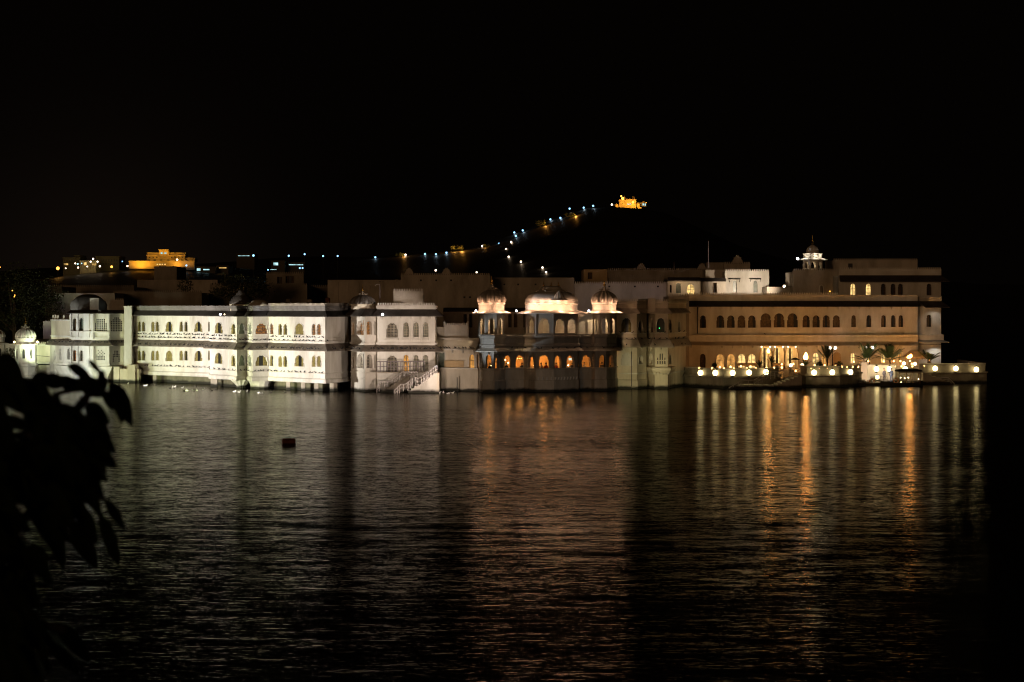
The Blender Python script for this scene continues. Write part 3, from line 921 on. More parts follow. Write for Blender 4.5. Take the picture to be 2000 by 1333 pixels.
def flight(label, p0, p1, n, width, base=-0.6, mat='white_plaster', cat='stairs'):
    """steps that climb from p0 to p1, solid to the ground; width runs towards the wall (+Y)"""
    r = thing('stone_stairs', label, cat, (p0[0], p0[1], 0))
    p0, p1 = Vector(p0), Vector(p1)
    mb = MB()
    prof = []
    for i in range(n):
        x0 = p0.x + (p1.x - p0.x) * i / n; x1 = p0.x + (p1.x - p0.x) * (i + 1) / n
        z = p0.z + (p1.z - p0.z) * (i + 1) / n
        prof += [(x0, z), (x1, z)]
    prof = [(p0.x, base)] + prof + [(p1.x, base)]
    m = len(prof); y0, y1 = p0.y, p0.y + width
    mb.add([(x, y0, z) for x, z in prof] + [(x, y1, z) for x, z in prof],
           [tuple(range(m)), tuple(range(m, 2 * m))[::-1]] + [(i, m + i, m + (i + 1) % m, (i + 1) % m) for i in range(m)])
    mb.build('flight', mat, r)
    return r

def stairs_centre():
    Y = 195.6
    a, b = P3(797, 766, Y), P3(853, 729, Y)
    r = flight('white stone stairs rising right from the water to the side door', (a.x, Y, 0.05), (b.x, Y, b.z), 9, 1.4)
    for o in r.children: o.name = 'flight'
    MB().box(b.x, X(858, Y), Y, Y + 2.6, -0.6, b.z - 0.02).build('landing', 'cream_plaster', r)
    pts = [P3(770, 771, Y - 0.1), P3(783, 759, Y - 0.1), P3(792, 759, Y - 0.1), P3(808, 746.5, Y - 0.1), P3(820, 746.5, Y - 0.1), P3(853.5, 722.5, Y - 0.1)]
    railing('stair_railing', 'white railing of the nearer flight, climbing to the side door', [(p.x, p.y, p.z - 0.28) for p in pts], 0.62, 0.17)
    Y2 = 197.6
    pts = [P3(736, 764, Y2), P3(745, 754, Y2), P3(762, 754, Y2), P3(785, 735.5, Y2), P3(815, 735.5, Y2)]
    railing('stair_railing', 'thin railing of the rear flight, against the white block wall', [(p.x, p.y, p.z - 0.24) for p in pts], 0.6, 0.24)
    Y3 = 198.1
    p, q = P3(736.5, 727, Y3), P3(829, 727, Y3)
    railing('balcony_railing', 'straight balcony railing below the lattice windows of the white block', [tuple(p), tuple(q)], 0.85, 0.27, mat='rail_dark')
    t = thing('balcony_slab', 'narrow dark balcony slab under the straight railing', 'balcony', (p.x, Y3, p.z))
    MB().box(p.x - 0.1, q.x + 0.1, Y3 - 0.15, 199.0, p.z - 0.1, p.z).build('slab', 'aged_plaster', t)
    a = P3(738, 764, 197.2)
    flight('rear stone flight hidden behind its thin railing by the block wall', (X(745, 197.3), 197.3, 0.05), (X(800, 197.3), 197.3, 1.4), 7, 1.3, mat='dull_plaster')  # darker plaster stands in for the shadow between the two rails
stairs_centre()


# ================================================================== LINK HOUSE (between the stairs and the pavilion)
def link_house():
    r = thing('link_house', 'low white link house with closed screen box on its roof, right of the stairs', 'house', (X(893, 201), 201, 0))
    L_ = line_of((854, 201.2), (936, 200.0))
    f = Fac(*L_)
    D_ = []
    window(f, r, D_, 862, 13, 689, 722, 'green', 'rect', label='pale double door')
    window(f, r, D_, 921.5, 10, 692.5, 719.5, 'lit')
    window(f, r, D_, 933, 4, 692.5, 719.5, 'amber')
    mb = MB(); wall(mb, f, 0, f.len, 1.9, 3.5, D_, 0.4)
    q = offset(L_, 0.35)
    mb.prism(q + offset(L_, -0.3)[::-1], -0.6, 1.9)
    mb.build('wall', 'cream_plaster', r)
    g = Fac(P(868, 200.8), P(906, 200.3))
    MB().add([g.pt(0, 2.0, 0.03), g.pt(g.len, 2.0, 0.03), g.pt(g.len, 2.55, 0.03), g.pt(0, 2.55, 0.03)], [(0, 1, 2, 3)]).build('wall_panel', 'ochre_plaster', r)
    MB().loft(offset(L_, 0.35), [(-0.1, 1.88), (0.05, 1.88), (0.05, 1.96), (-0.1, 1.96)]).build('sill_course', 'white_plaster', r)
    MB().loft(L_, [(-0.02, 4.3), (0.05, 4.3), (0.85, 3.5), (0.85, 3.42), (-0.02, 3.42)]).build('eave', 'white_plaster', r)
    brackets(L_, 3.42, r, 1.0)
    MB().loft(L_, [(0.05, 4.3), (0.05, 4.44), (-0.1, 4.44), (-0.1, 4.3)]).build('roof_kerb', 'white_plaster', r)
    solid(L_, 212, 1.8, 3.9, r, inset=0.5)
    b0, b1 = P(868, 201.4), P(914, 200.8)
    MB().prism([b0, b1, Vector((b1.x, 204)), Vector((b0.x, 204))], 4.2, 5.45).build('screen_box', 'white_plaster', r)
    crenel([b0, b1], 5.47, 0.22, 0.17, root=r)
    b2 = P(846, 202.2)
    MB().prism([b2, b0, Vector((b0.x, 204)), Vector((b2.x, 204))], 4.0, 5.35).build('screen_wall', 'cream_plaster', r)
    for px in (846, 868.2, 914):
        q = P(px, 201.2)
        MB().lathe((q.x, q.y, 5.45), [(0.07, 0), (0.07, 0.22), (0.1, 0.24), (0.02, 0.42)], 8).build('finial', 'white_plaster', r)
    a = P(893, 199.3)
    MB().tube([(a.x, a.y, -0.3), (a.x, a.y, 1.2)], 0.04).build('mooring_post', 'iron', r)
link_house()


# ================================================================== PEOPLE (small, far away)
def skin_mesh(name, joints, edges):
    me = bpy.data.meshes.new(name)
    me.from_pydata([j[:3] for j in joints], edges, [])
    o = bpy.data.objects.new(name, me); COL.objects.link(o)
    md = o.modifiers.new('skin', 'SKIN'); md.use_smooth_shade = True
    sv = me.skin_vertices[0].data if me.skin_vertices else None
    for i, j in enumerate(joints):
        sv[i].radius = (j[3], j[3] * (j[4] if len(j) > 4 else 1.0)); sv[i].use_root = (i == 0)
    sb = o.modifiers.new('sub', 'SUBSURF'); sb.levels = 1; sb.render_levels = 1
    dg = bpy.context.evaluated_depsgraph_get(); dg.update()
    out = bpy.data.meshes.new_from_object(o.evaluated_get(dg))
    bpy.data.objects.remove(o)
    return out

def person_mesh(seated):
    hz = 0.46 if seated else 0.92
    J = [(0, 0, hz, .15, .75), (0, 0.01, hz + .22, .135, .75), (0, 0, hz + .42, .16, .68), (0, 0, hz + .52, .07), (0, -.01, hz + .58, .055), (0, -.02, hz + .66, .085), (0, -.02, hz + .76, .085), (0, -.01, hz + .82, .05)]
    E = [(0, 1), (1, 2), (2, 3), (3, 4), (4, 5), (5, 6), (6, 7)]
    for s in (-1, 1):
        b = len(J)
        if seated:
            J += [(s * .19, 0, hz + .44, .062), (s * .25, -.04, hz + .2, .048), (s * .17, -.27, hz + .22, .036), (s * .13, -.35, hz + .23, .03), (s * .11, -.42, hz + .225, .018)]
        else:
            J += [(s * .19, 0, hz + .44, .062), (s * .25, .03, hz + .17, .048), (s * .25, -.06, hz - .06, .036), (s * .245, -.08, hz - .14, .03), (s * .24, -.09, hz - .22, .018)]
        E += [(2, b), (b, b + 1), (b + 1, b + 2), (b + 2, b + 3), (b + 3, b + 4)]
        b = len(J)
        if seated:
            J += [(s * .1, -.04, hz, .095), (s * .13, -.44, hz + .03, .07), (s * .13, -.45, .1, .045), (s * .13, -.57, .05, .04)]
        else:
            J += [(s * .1, 0, hz - .06, .095), (s * .11, -.02, .5, .065), (s * .11, .02, .1, .045), (s * .12, -.12, .04, .04)]
        E += [(0, b), (b, b + 1), (b + 1, b + 2), (b + 2, b + 3)]
    me = skin_mesh('person_body', J, E)
    me.materials.clear(); me.materials.append(M['cloth_dark']); me.materials.append(M['skin'])
    for p in me.polygons:
        c = p.center
        hand = (seated and c.y < -.3 and c.z > hz + .16) or (not seated and c.z < hz - .1 and abs(c.x) > .2)
        p.material_index = 1 if (c.z > hz + .53 or hand) else 0
        p.use_smooth = True
    return me, hz

PM = {True: person_mesh(True), False: person_mesh(False)}
HAIR = {}
for k in PM:
    hz = PM[k][1]
    m2 = MB().lathe((0, .012, hz + .74), [(.096, -.07), (.104, .0), (.09, .07), (.05, .115), (.01, .125)], 14)
    m2.lathe((0, -.11, hz + .70), [(.012, -.02), (.018, 0), (.006, .03)], 6)
    o = m2.build('hair', 'hair'); HAIR[k] = o.data
    bpy.data.objects.remove(o)

def person(label, loc, cloth, seated=True, rz=0.0, group=None):
    o = bpy.data.objects.new('person', PM[seated][0]); COL.objects.link(o)
    o.location = loc; o.rotation_euler = (0, 0, rz); o.scale = (0.72, 0.72, 0.72)
    o.material_slots[0].link = 'OBJECT'; o.material_slots[0].material = M[cloth]
    h = bpy.data.objects.new('hair', HAIR[seated]); COL.objects.link(h); h.parent = o
    return tag(o, label, 'person', group)


# ================================================================== DINING PAVILION (centre)
def pavilion():
    r = thing('dining_pavilion', 'white pavilion with two ribbed domes and a curved central roof, glowing arches below', 'pavilion', (X(1070, 200), 200, 0))
    L_ = line_of((935, 200.6), (945, 197.3), (964.5, 196.9), (981, 198.9), (986, 199.9), (1024, 200.6), (1028, 200.2), (1047, 198.7), (1081, 198.7), (1128, 200.5), (1131, 201.6), (1156, 202.2), (1163, 201.0), (1184, 201.1), (1200, 202.8), (1204.5, 206))
    F = [Fac(a, b) for a, b in zip(L_[:-1], L_[1:])]
    def pick(px):
        for f in F:
            if -1e-3 <= f.u(px) <= f.len + 1e-3: return f
        return F[0]
    hol = {id(f): [] for f in F}
    for px, w in ((940.3, 3.6), (954.7, 10.5), (970.8, 8.5), (991.5, 13), (1015.7, 17), (1037, 11.5), (1062, 19), (1089.8, 13.5), (1114, 16), (1145, 17.5), (1160, 4), (1176.5, 12), (1193.5, 9)):
        f = pick(px)
        hol[id(f)].append(uwin(f, px, w, 693.5, 720.5, 'cusp' if w > 11 else 'plain'))
        pts = hol[id(f)][-1]
        ring(f, pts, 0.05, -0.004, 0.03).build('arch_frame', 'arcade_stone', r)
    mb = MB()
    for f in F:
        wall(mb, f, 0, f.len, 1.95, 3.44, hol[id(f)], 0.22)
        wall(mb, f, 0, f.len, 1.95, 3.44, hol[id(f)], 0.0, -0.22)
    mb.build('arcade_wall', 'arcade_stone', r)
    MB().loft(L_, [(0.02, 1.96), (0.10, 1.96), (0.10, 1.86), (0.04, 1.80), (0.04, 0.98), (0.1, 0.92), (0.1, -0.6)], closed_prof=False).build('plinth', 'aged_plaster', r)
    MB().loft(L_, [(-0.3, 1.97), (0.1, 1.97), (0.1, 1.93), (-0.3, 1.93)]).build('sill', 'marble', r)
    brackets([L_[7], L_[8]], 1.22, r, 0.36, 'marble', 0.24, 0.2)
    brackets([L_[8], L_[9]], 1.22, r, 0.36, 'marble', 0.24, 0.2)
    eave(L_, 3.66, 3.40, 0.52, r, mat='aged_plaster')
    brackets(L_[1:4] + L_[4:6], 3.42, r, 0.8, 'arcade_stone')
    # first floor: balcony band with carved courses
    bp = [(0.0, 3.64), (0.02, 3.72), (0.12, 3.78), (0.12, 3.9), (0.04, 3.98), (0.04, 4.42), (0.16, 4.48), (0.16, 4.62), (0.08, 4.68), (0.08, 4.74), (-0.12, 4.74), (-0.12, 3.64)]
    MB().loft(L_, bp).build('balcony', 'arcade_stone', r)
    solid(L_, 207, 3.42, 3.95, r, 'hall_ceiling', 'ochre_plaster', inset=0.05)
    solid(L_, 207, -0.6, 1.42, r, 'hall_floor', 'aged_plaster', inset=0.1)
    MB().loft(line_of((931, 204.6), (934, 205.2), (1120, 205.2), (1204, 207.2)), [(0, 1.1), (0, 3.5)], closed_prof=False).build('hall_rear_wall', 'ochre_plaster', r)
    # upper open chhatris at both ends
    def chhatri(px, Y, rpx):
        c = P(px, Y)
        rr = rpx / FPX * Y
        oc = octagon(c, rr / math.cos(PI / 8) * 0.97, PI / 8)
        m2 = MB()
        for i in range(8):
            f = Fac(oc[i], oc[(i + 1) % 8])
            h = [arch(f.len / 2, 4.76, 6.08, f.len * (0.6 if f.n.y < 0.2 else 0.34))]
            wall(m2, f, 0, f.len, 4.7, 6.58, h, 0.13)
            wall(m2, f, 0, f.len, 4.7, 6.58, h, 0.0, -0.13)
        m2.build('arcade', 'arcade_stone', r)
        MB().prism(offset(oc, -0.03, True), 4.6, 4.72).build('floor', 'aged_plaster', r)
        MB().prism(offset(oc, -0.05, True), 6.52, 6.62).build('ceiling', 'marble', r)
        MB().loft(oc, [(-0.08, 6.74), (0.2, 6.66), (0.56, 6.52), (0.56, 6.46), (-0.08, 6.58)], True).build('eave', 'marble', r)
        MB().lathe((c.x, c.y, 6.7), [(rr * 0.96, 0), (rr * 0.96, 0.06), (rr * 0.98, 0.5), (rr * 1.03, 0.55), (rr * 1.03, 0.68), (rr * 0.98, 0.7)], 32).build('drum', 'marble', r, smooth=False)
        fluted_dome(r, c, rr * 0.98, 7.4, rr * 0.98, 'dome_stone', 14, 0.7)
        return c, rr
    c1, r1 = chhatri(960, 199.5, 26)
    c2, r2 = chhatri(1180.2, 203.4, 24)
    # central room
    K = line_of((1024.5, 202.5), (1028, 200.3), (1047, 198.8), (1081, 198.8), (1127.5, 200.6), (1130, 203.0))
    G = [Fac(a, b) for a, b in zip(K[:-1], K[1:])]
    hs = {i: [] for i in range(5)}
    hs[1].append(uwin(G[1], 1037, 12.5, 621.5, 651.2, 'plain'))
    hs[2].append(uwin(G[2], 1062.3, 21, 621.5, 651.2, 'cusp'))
    hs[3].append(uwin(G[3], 1094, 20, 621.5, 651.2, 'cusp'))
    hs[3].append(uwin(G[3], 1116.7, 17, 621.5, 651.2, 'cusp'))
    m2 = MB()
    for i, f in enumerate(G):
        wall(m2, f, 0, f.len, 4.7, 6.58, hs[i], 0.16)
        wall(m2, f, 0, f.len, 4.7, 6.58, hs[i], 0.0, -0.16)
    m2.build('arcade', 'arcade_stone', r)
    for px in (1047, 1081):
        q = P(px, 198.75)
        MB().lathe((q.x, q.y, 4.72), [(0.09, 0), (0.09, 0.2), (0.06, 0.25), (0.055, 1.2), (0.1, 1.4), (0.1, 1.86)], 10).build('column', 'arcade_stone', r)
    back = 203.3
    b0, b1 = P(1026, back), P(1129, back)
    g = Fac(b0, b1)
    rh = [arch(g.u(1067), 4.72, 5.95, 0.62), arch(g.u(1096), 4.72, 5.95, 0.62), arch(g.u(1038), 4.72, 5.9, 0.42)]
    m2 = MB(); wall(m2, g, 0, g.len, 4.7, 6.58, rh, 0.2)
    m2.build('rear_wall', 'dull_plaster', r)
    m2 = MB(); m2.add([g.pt(0, 4.7, -0.18), g.pt(g.len, 4.7, -0.18), g.pt(g.len, 6.5, -0.18), g.pt(0, 6.5, -0.18)], [(0, 1, 2, 3)]); m2.build('rear_panel', 'aged_plaster', r)
    q = g.u(1117)
    m2 = MB(); m2.add([g.pt(q - .34, 4.72, 0.03), g.pt(q + .34, 4.72, 0.03), g.pt(q + .34, 5.9, 0.03), g.pt(q - .34, 5.9, 0.03)], [(0, 1, 2, 3)])
    m2.build('door', 'rail_paint', r)
    full = K + [Vector((b1.x, back)), Vector((b0.x, back))]
    MB().prism(offset(K, -0.03) + [Vector((b1.x, back)), Vector((b0.x, back))], 4.6, 4.72).build('floor', 'aged_plaster', r)
    MB().prism(offset(K, -0.03) + [Vector((b1.x, back)), Vector((b0.x, back))], 6.52, 6.64).build('ceiling', 'marble', r)
    MB().loft(K, [(-0.1, 6.74), (0.2, 6.66), (0.66, 6.50), (0.66, 6.44), (-0.1, 6.58)]).build('eave', 'marble', r)
    c = P(1077, 201.3); hw = 52 / FPX * 201.0
    MB().lathe((c.x, c.y, 6.66), [(hw * .97, 0), (hw * .97, 0.1), (hw * .975, 0.55), (hw * 1.01, 0.6), (hw * 1.01, 0.72), (hw * .97, 0.74)], 48, sy=0.85, power=3.4).build('drum', 'marble', r)
    MB().lathe((c.x, c.y, 7.38), [(hw * .97, 0), (hw * .985, 0.14), (hw * .97, 0.32), (hw * .90, 0.56), (hw * .77, 0.76), (hw * .6, 0.9), (hw * .45, 0.97), (hw * .34, 1.0)], 48, sy=0.85, power=3.0).build('roof', 'marble', r, smooth=True)
    MB().lathe((c.x, c.y, 8.34), [(hw * .52, -0.06), (hw * .5, 0.04), (hw * .42, 0.1), (hw * .40, 0.26), (hw * .34, 0.36), (hw * .2, 0.42), (hw * .05, 0.43)], 32, sy=0.8, power=3.0).build('roof_cap', 'aged_plaster', r, smooth=True)
    for px in (1062, 1076.5, 1091):
        q = X(px, 201.3)
        MB().lathe((q, c.y, 8.7), [(0.03, 0), (0.09, 0.07), (0.09, 0.12), (0.03, 0.18), (0.05, 0.24), (0.008, 0.42)], 10).build('finial', 'brass', r)
    d = P(1092, 199.5)
    m2 = MB()
    m2.lathe((d.x, d.y, 7.56), [(0.74, 0), (0.72, 0.06), (0.46, 0.14), (0.40, 0.24), (0.34, 0.42), (0.22, 0.58), (0.14, 0.66), (0.02, 0.82)], 20, 10, 0.12, sy=0.7)
    m2.build('dormer', 'aged_plaster', r, smooth=False)
    m2 = MB()
    for i in range(9):
        a = PI * i / 8
        if i: m2.tube([(c.x + hw * 0.58 * math.cos(a - PI / 8), c.y - hw * 0.5 * math.sin(a - PI / 8), 8.3), (c.x + hw * 0.58 * math.cos(a), c.y - hw * 0.5 * math.sin(a), 8.3)], .05)
        m2.ball((c.x + hw * 0.58 * math.cos(a), c.y - hw * 0.5 * math.sin(a), 8.3), 0.09 + 0.05 * (i % 2), 8, 6)
    m2.build('petal_crest', 'aged_plaster', r)
    # low dark niches of the middle wall between the chhatri and the centre
    for a, b, Y in ((1131, 1156, 203.6),):
        q0, q1 = P(a - 4, Y), P(b + 4, Y)
        m2 = MB(); g2 = Fac(q0, q1)
        wall(m2, g2, 0, g2.len, 4.6, 6.6, [arch(g2.len * .42, 4.7, 6.1, 0.62, 'cusp')], 0.08)
        m2.add([g2.pt(0, 4.6, -.08), g2.pt(g2.len, 4.6, -.08), g2.pt(g2.len, 6.5, -.08), g2.pt(0, 6.5, -.08)], [(0, 1, 2, 3)])
        m2.build('rear_wall', 'marble', r)
    # light of the rooms and of the roof floods
    for cc in (c1, c2):
        point((cc.x, cc.y - 0.25, 6.3), 190, (1.0, 0.68, 0.38), 0.1, r).location = Vector((cc.x, cc.y - 0.25, 6.3)) - r.location
    for px in (1045, 1080, 1110):
        point(Vector((X(px, 200.9), 200.9, 6.2)) - r.location, 40, (1.0, 0.68, 0.38), 0.1, r)
    for px in (955, 992, 1016, 1040, 1062, 1090, 1116, 1146, 1180):
        point(Vector((X(px, 203.6), 203.6, 3.2)) - r.location, 40, (1.0, 0.42, 0.10), 0.08, r)
    for cc, rr, Y in ((c1, r1, 199.5), (c2, r2, 203.4)):
        for a in (-150, -118, -62, -30):
            point(Vector((cc.x + (rr + .50) * math.cos(R(a)), cc.y + (rr + .50) * math.sin(R(a)), 6.74)) - r.location, 21, (1.0, 0.53, 0.30), 0.13, r)
    for t in (-.92, -.5, -.08, .34, .8):
        point(Vector((c.x + hw * 1.03 * t, c.y - hw * .85 - 0.50 + 0.35 * abs(t), 6.74)) - r.location, 29, (1.0, 0.53, 0.30), 0.13, r)
    for cc, rr in ((c1, r1), (c2, r2)):                     # unseen floods added at the drum cornice to brighten the domes
        for a in (-165, -130, -95, -60, -20):
            point(Vector((cc.x + rr * 1.2 * math.cos(R(a)), cc.y + rr * 1.2 * math.sin(R(a)), 7.44)) - r.location, 6, (1.0, 0.54, 0.31), 0.07, r)
    for t in (-.95, -.66, -.36, -.06, .24, .54, .84):  # same added row along the foot of the central roof
        point(Vector((c.x + hw * 1.02 * t, c.y - hw * .85 - 0.16 + 0.25 * t * t, 7.44)) - r.location, 7, (1.0, 0.54, 0.31), 0.07, r)
    for s in (-1, 1):
        point(Vector((c.x + s * (hw + .3), c.y, 6.86)) - r.location, 21, (1.0, 0.53, 0.30), 0.13, r)
    return r
pavilion()

# chandelier, sconces, tables and diners of the hall
def hall_things():
    t = thing('chandelier', 'small golden chandelier hanging in the arch left of the pavilion centre', 'chandelier', (X(1014, 202), 202, 2.75))
    MB().tube([(0, 0, 0), (0, 0, 0.68)], 0.012).build('chain', 'brass', t, local=True)
    m2 = MB().lathe((0, 0, -0.2), [(0.03, 0), (0.16, 0.06), (0.17, 0.1), (0.05, 0.14), (0.03, 0.22)], 12); m2.build('frame', 'brass', t, local=True)
    for i in range(5):
        a = 2 * PI * i / 5
        MB().ball((0.17 * math.cos(a), 0.17 * math.sin(a), -0.06), 0.03).build('bulb', 'candle_light', t, local=True)
    spots = ((986.5, 703.5, 'upper'), (992.5, 709, 'lower'), (1005.5, 707.5, ''), (1033.5, 703, ''), (998, 714.3, 'table'), (1043, 714.3, 'table'), (1110, 714, 'table'), (959.5, 715.3, 'table'), (1181.5, 711.5, 'table'))
    names = ['upper of the two bright lamps in the arch beside the left dome', 'lower of the two bright lamps in the arch beside the left dome', 'bright lamp left of the golden chandelier',
             'bright lamp above the diner in white, right of the chandelier', 'small table lamp low in the arch with two bright lamps', 'small table lamp right of the diner in white',
             'small table lamp in the arch with the pale screen', 'small table lamp under the left dome', 'small table lamp under the right dome']
    for (px, py, k), nm in zip(spots, names):
        q = P3(px, py, 201.0 if px < 1130 else 203)
        s = thing('table_lamp' if k == 'table' else 'wall_sconce', nm, 'lamp', tuple(q), group='lamps inside the dining hall')
        MB().ball((0, 0, 0), 0.055).build('bulb', 'bulb_light', s, local=True)
        MB().lathe((0, 0, -0.24), [(0.07, 0), (0.02, 0.03), (0.015, 0.17)], 8).build('stand', 'brass', s, local=True)
    sc = thing('display_screen', 'small pale blue screen in an arch right of the pavilion centre', 'screen', tuple(P3(1113.5, 702, 202)))
    MB().box(-.13, .13, -.02, .02, -.09, .09).build('screen', 'screen_light', sc, local=True)
    MB().lathe((0, 0.03, -.8), [(.1, 0), (.02, .03), (.02, .75)], 8).build('stand', 'iron', sc, local=True)
    P_ = ((957, 'cloth_dark', 'diner in dark clothes under the left dome, by a small lamp'),
          (975, 'cloth_dark', 'diner in the narrow arch at the right side of the left dome'),
          (989, 'cloth_dark', 'diner in dark clothes below two bright lamps'),
          (1004, 'cloth_blue', 'diner in blue at the left edge of the chandelier arch'),
          (1020, 'cloth_dark', 'diner in dark clothes at the right edge of the chandelier arch'),
          (1033.5, 'cloth_white', 'diner in white below a bright lamp, in a narrow arch'),
          (1057, 'cloth_white', 'diner in white in the wide central arch'),
          (1066.5, 'cloth_red', 'diner in red in the wide central arch'),
          (1086, 'cloth_red', 'diner in red at the left edge of the arch right of centre'),
          (1117, 'cloth_dark', 'diner in dark clothes beside the pale screen'),
          (1141, 'cloth_white', 'diner in white in the arch between the centre and the right dome'),
          (1176, 'cloth_dark', 'diner in dark clothes under the right dome'),
          (1194.5, 'cloth_dark', 'diner in the narrow rightmost arch under the right dome'))
    for i, (px, c, l) in enumerate(P_):
        Y = 201.2 if px < 1130 else 203.4
        if 950 < px < 980: Y = 199.6
        person(l + ', seated', (X(px, Y), Y, 1.42), c, True, random.uniform(-1.2, 1.2), 'diners in the pavilion hall')
        s = thing('dining_chair', 'chair of the ' + ' '.join(l.split(',')[0].split()[:11]), 'chair', (X(px, Y), Y, 1.42), 0, 'chairs in the pavilion hall'); s.scale = (0.72, 0.72, 0.72)
        MB().box(-.22, .22, -.2, .24, .40, .44).build('seat', 'wood', s, local=True)
        MB().box(-.22, .22, .24, .28, .40, .92).build('backrest', 'wood', s, local=True)
        for a, b in ((-1, -1), (1, -1), (-1, 1), (1, 1)):
            MB().box(a * .2 - .02, a * .2 + .02, b * .2 + .0, b * .2 + .04, 0, .40).build('leg', 'wood', s, local=True)
    for px in (997, 1043, 1110, 1160):
        Y = 201.0 if px < 1130 else 203
        t = thing('dining_table', {997: 'cloth covered table under the arch with two bright lamps', 1043: 'cloth covered table right of the diner in white', 1110: 'cloth covered table below the pale screen',
                                   1160: 'cloth covered table left of the right dome'}[px], 'table', (X(px, Y), Y, 1.42)); t.scale = (0.72, 0.72, 0.72)
        MB().lathe((0, 0, 0.70), [(0.34, 0), (0.36, 0.02), (0.36, 0.05)], 20).build('tabletop', 'table_cloth', t, local=True)
        MB().lathe((0, 0, 0), [(0.2, 0), (0.05, 0.05), (0.05, 0.7)], 10).build('pedestal', 'wood', t, local=True)
hall_things()


# ================================================================== CREAM BAYS (right of the pavilion)
def cream_bays():
    r = thing('palace_bay', 'cream bay front with small oriel, between the domed pavilion and the orange lit wing', 'palace bay', (X(1265, 207), 207, 0))
    L_ = line_of((1203, 206.3), (1244, 206.0), (1262, 207.6), (1264.5, 208.8), (1279, 206.3), (1304.5, 206.0), (1313, 209.4), (1340, 214.5))
    F = [Fac(a, b) for a, b in zip(L_[:-1], L_[1:])]
    U_, D_ = {i: [] for i in range(7)}, {i: [] for i in range(7)}
    window(F[0], r, U_[0], 1223.5, 19.5, 621, 649, 'curtain', 'cusp')
    window(F[1], r, U_[1], 1250.8, 9.5, 626.5, 646, 'dark')
    window(F[3], r, U_[3], 1271.8, 8, 621, 649, 'dark')
    window(F[4], r, U_[4], 1290.5, 15.5, 621, 649, 'glass', 'cusp')
    window(F[5], r, U_[5], 1308.4, 5, 626, 646, 'dark')
    window(F[6], r, U_[6], 1326, 4, 628, 646, 'dark')
    window(F[0], r, D_[0], 1224, 20.5, 689.5, 713, 'blind', 'cusp')
    window(F[1], r, D_[1], 1251.2, 8, 695, 711, 'jali')
    window(F[3], r, D_[3], 1271.8, 6, 690, 711, 'jali')
    window(F[5], r, D_[5], 1308.4, 4.5, 694, 711.5, 'dark')
    f = F[4]
    for x0, yt in ((1284.2, 699), (1289.2, 691), (1293.6, 691), (1298.4, 699)):
        for a, b in ((yt, 703.5), (705.5, 711.5)):
            D_[4].append([(f.u(x0 - 1.2), f.z(x0, b)), (f.u(x0 + 1.2), f.z(x0, b)), (f.u(x0 + 1.2), f.z(x0, a)), (f.u(x0 - 1.2), f.z(x0, a))])
    MB().add([f.pt(0.1, 1.9, -.2), f.pt(f.len - .1, 1.9, -.2), f.pt(f.len - .1, 3.2, -.2), f.pt(0.1, 3.2, -.2)], [(0, 1, 2, 3)]).build('screen_backing', 'dark_glass', r)
    mb = MB()
    for i, f in enumerate(F):
        wall(mb, f, 0, f.len, 3.6, 6.55, U_[i], 0.2)
        wall(mb, f, 0, f.len, -0.6, 3.6, D_[i], 0.2)
    mb.build('wall', 'cream_plaster', r)
    MB().loft(L_, [(-0.02, 4.4), (0.08, 4.4), (0.08, 4.28), (0.2, 4.2), (0.55, 3.62), (0.55, 3.54), (-0.02, 3.54)]).build('eave', 'aged_plaster', r)
    course(L_, 4.72, 0.07, 0.07, r, 'sill_course')
    brackets(L_[:2] + L_[4:6], 3.54, r, 0.9, 'cream_plaster')
    eave(L_, 6.92, 6.5, 0.45, r, 'roof_eave', 'aged_plaster')
    MB().loft(L_, [(0.02, 6.9), (0.02, 7.3), (0.1, 7.36), (0.1, 7.44), (-0.15, 7.44), (-0.15, 6.9)]).build('parapet', 'cream_plaster', r)
    crenel(L_, 7.46, 0.26, 0.19, root=r, mat='cream_plaster')
    q0, q1 = P(1266, 206.2), P(1280, 206.2)
    MB().box(q0.x, q1.x, 206.0, 207.2, 6.55, 7.76).build('roof_pier', 'cream_plaster', r)
    course(L_, 1.25, 0.12, 0.12, r, 'lower_ledge')
    MB().loft(L_[3:7], [(0, 1.9), (0.28, 1.82), (0.3, 1.6), (0.1, 1.3), (0, 1.22)], closed_prof=False).build('oriel_foot', 'cream_plaster', r)
    brackets(L_[4:6], 1.42, r, 0.3, 'cream_plaster', 0.2, 0.34)
    MB().loft(L_[:3], [(0.1, -0.6), (0.1, 0.72), (0, 0.8)], closed_prof=False).build('base_course', 'cream_plaster', r)
    a = F[0].pt(F[0].u(1234), 0, 0.1)
    MB().tube([(a[0], a[1], 0.2), (a[0], a[1], 3.2)], 0.035).build('rain_pipe', 'iron', r)
    solid(L_, 222, -0.2, 6.9, r)
    g = thing('string_light', 'tiny green bulb glowing behind the wide window of the cream bay', 'lamp', tuple(P3(1288, 641.5, 205.9 + 0.12)))
    MB().ball((0, 0, 0), 0.05).build('bulb', 'green_bulb', g, local=True)
cream_bays()


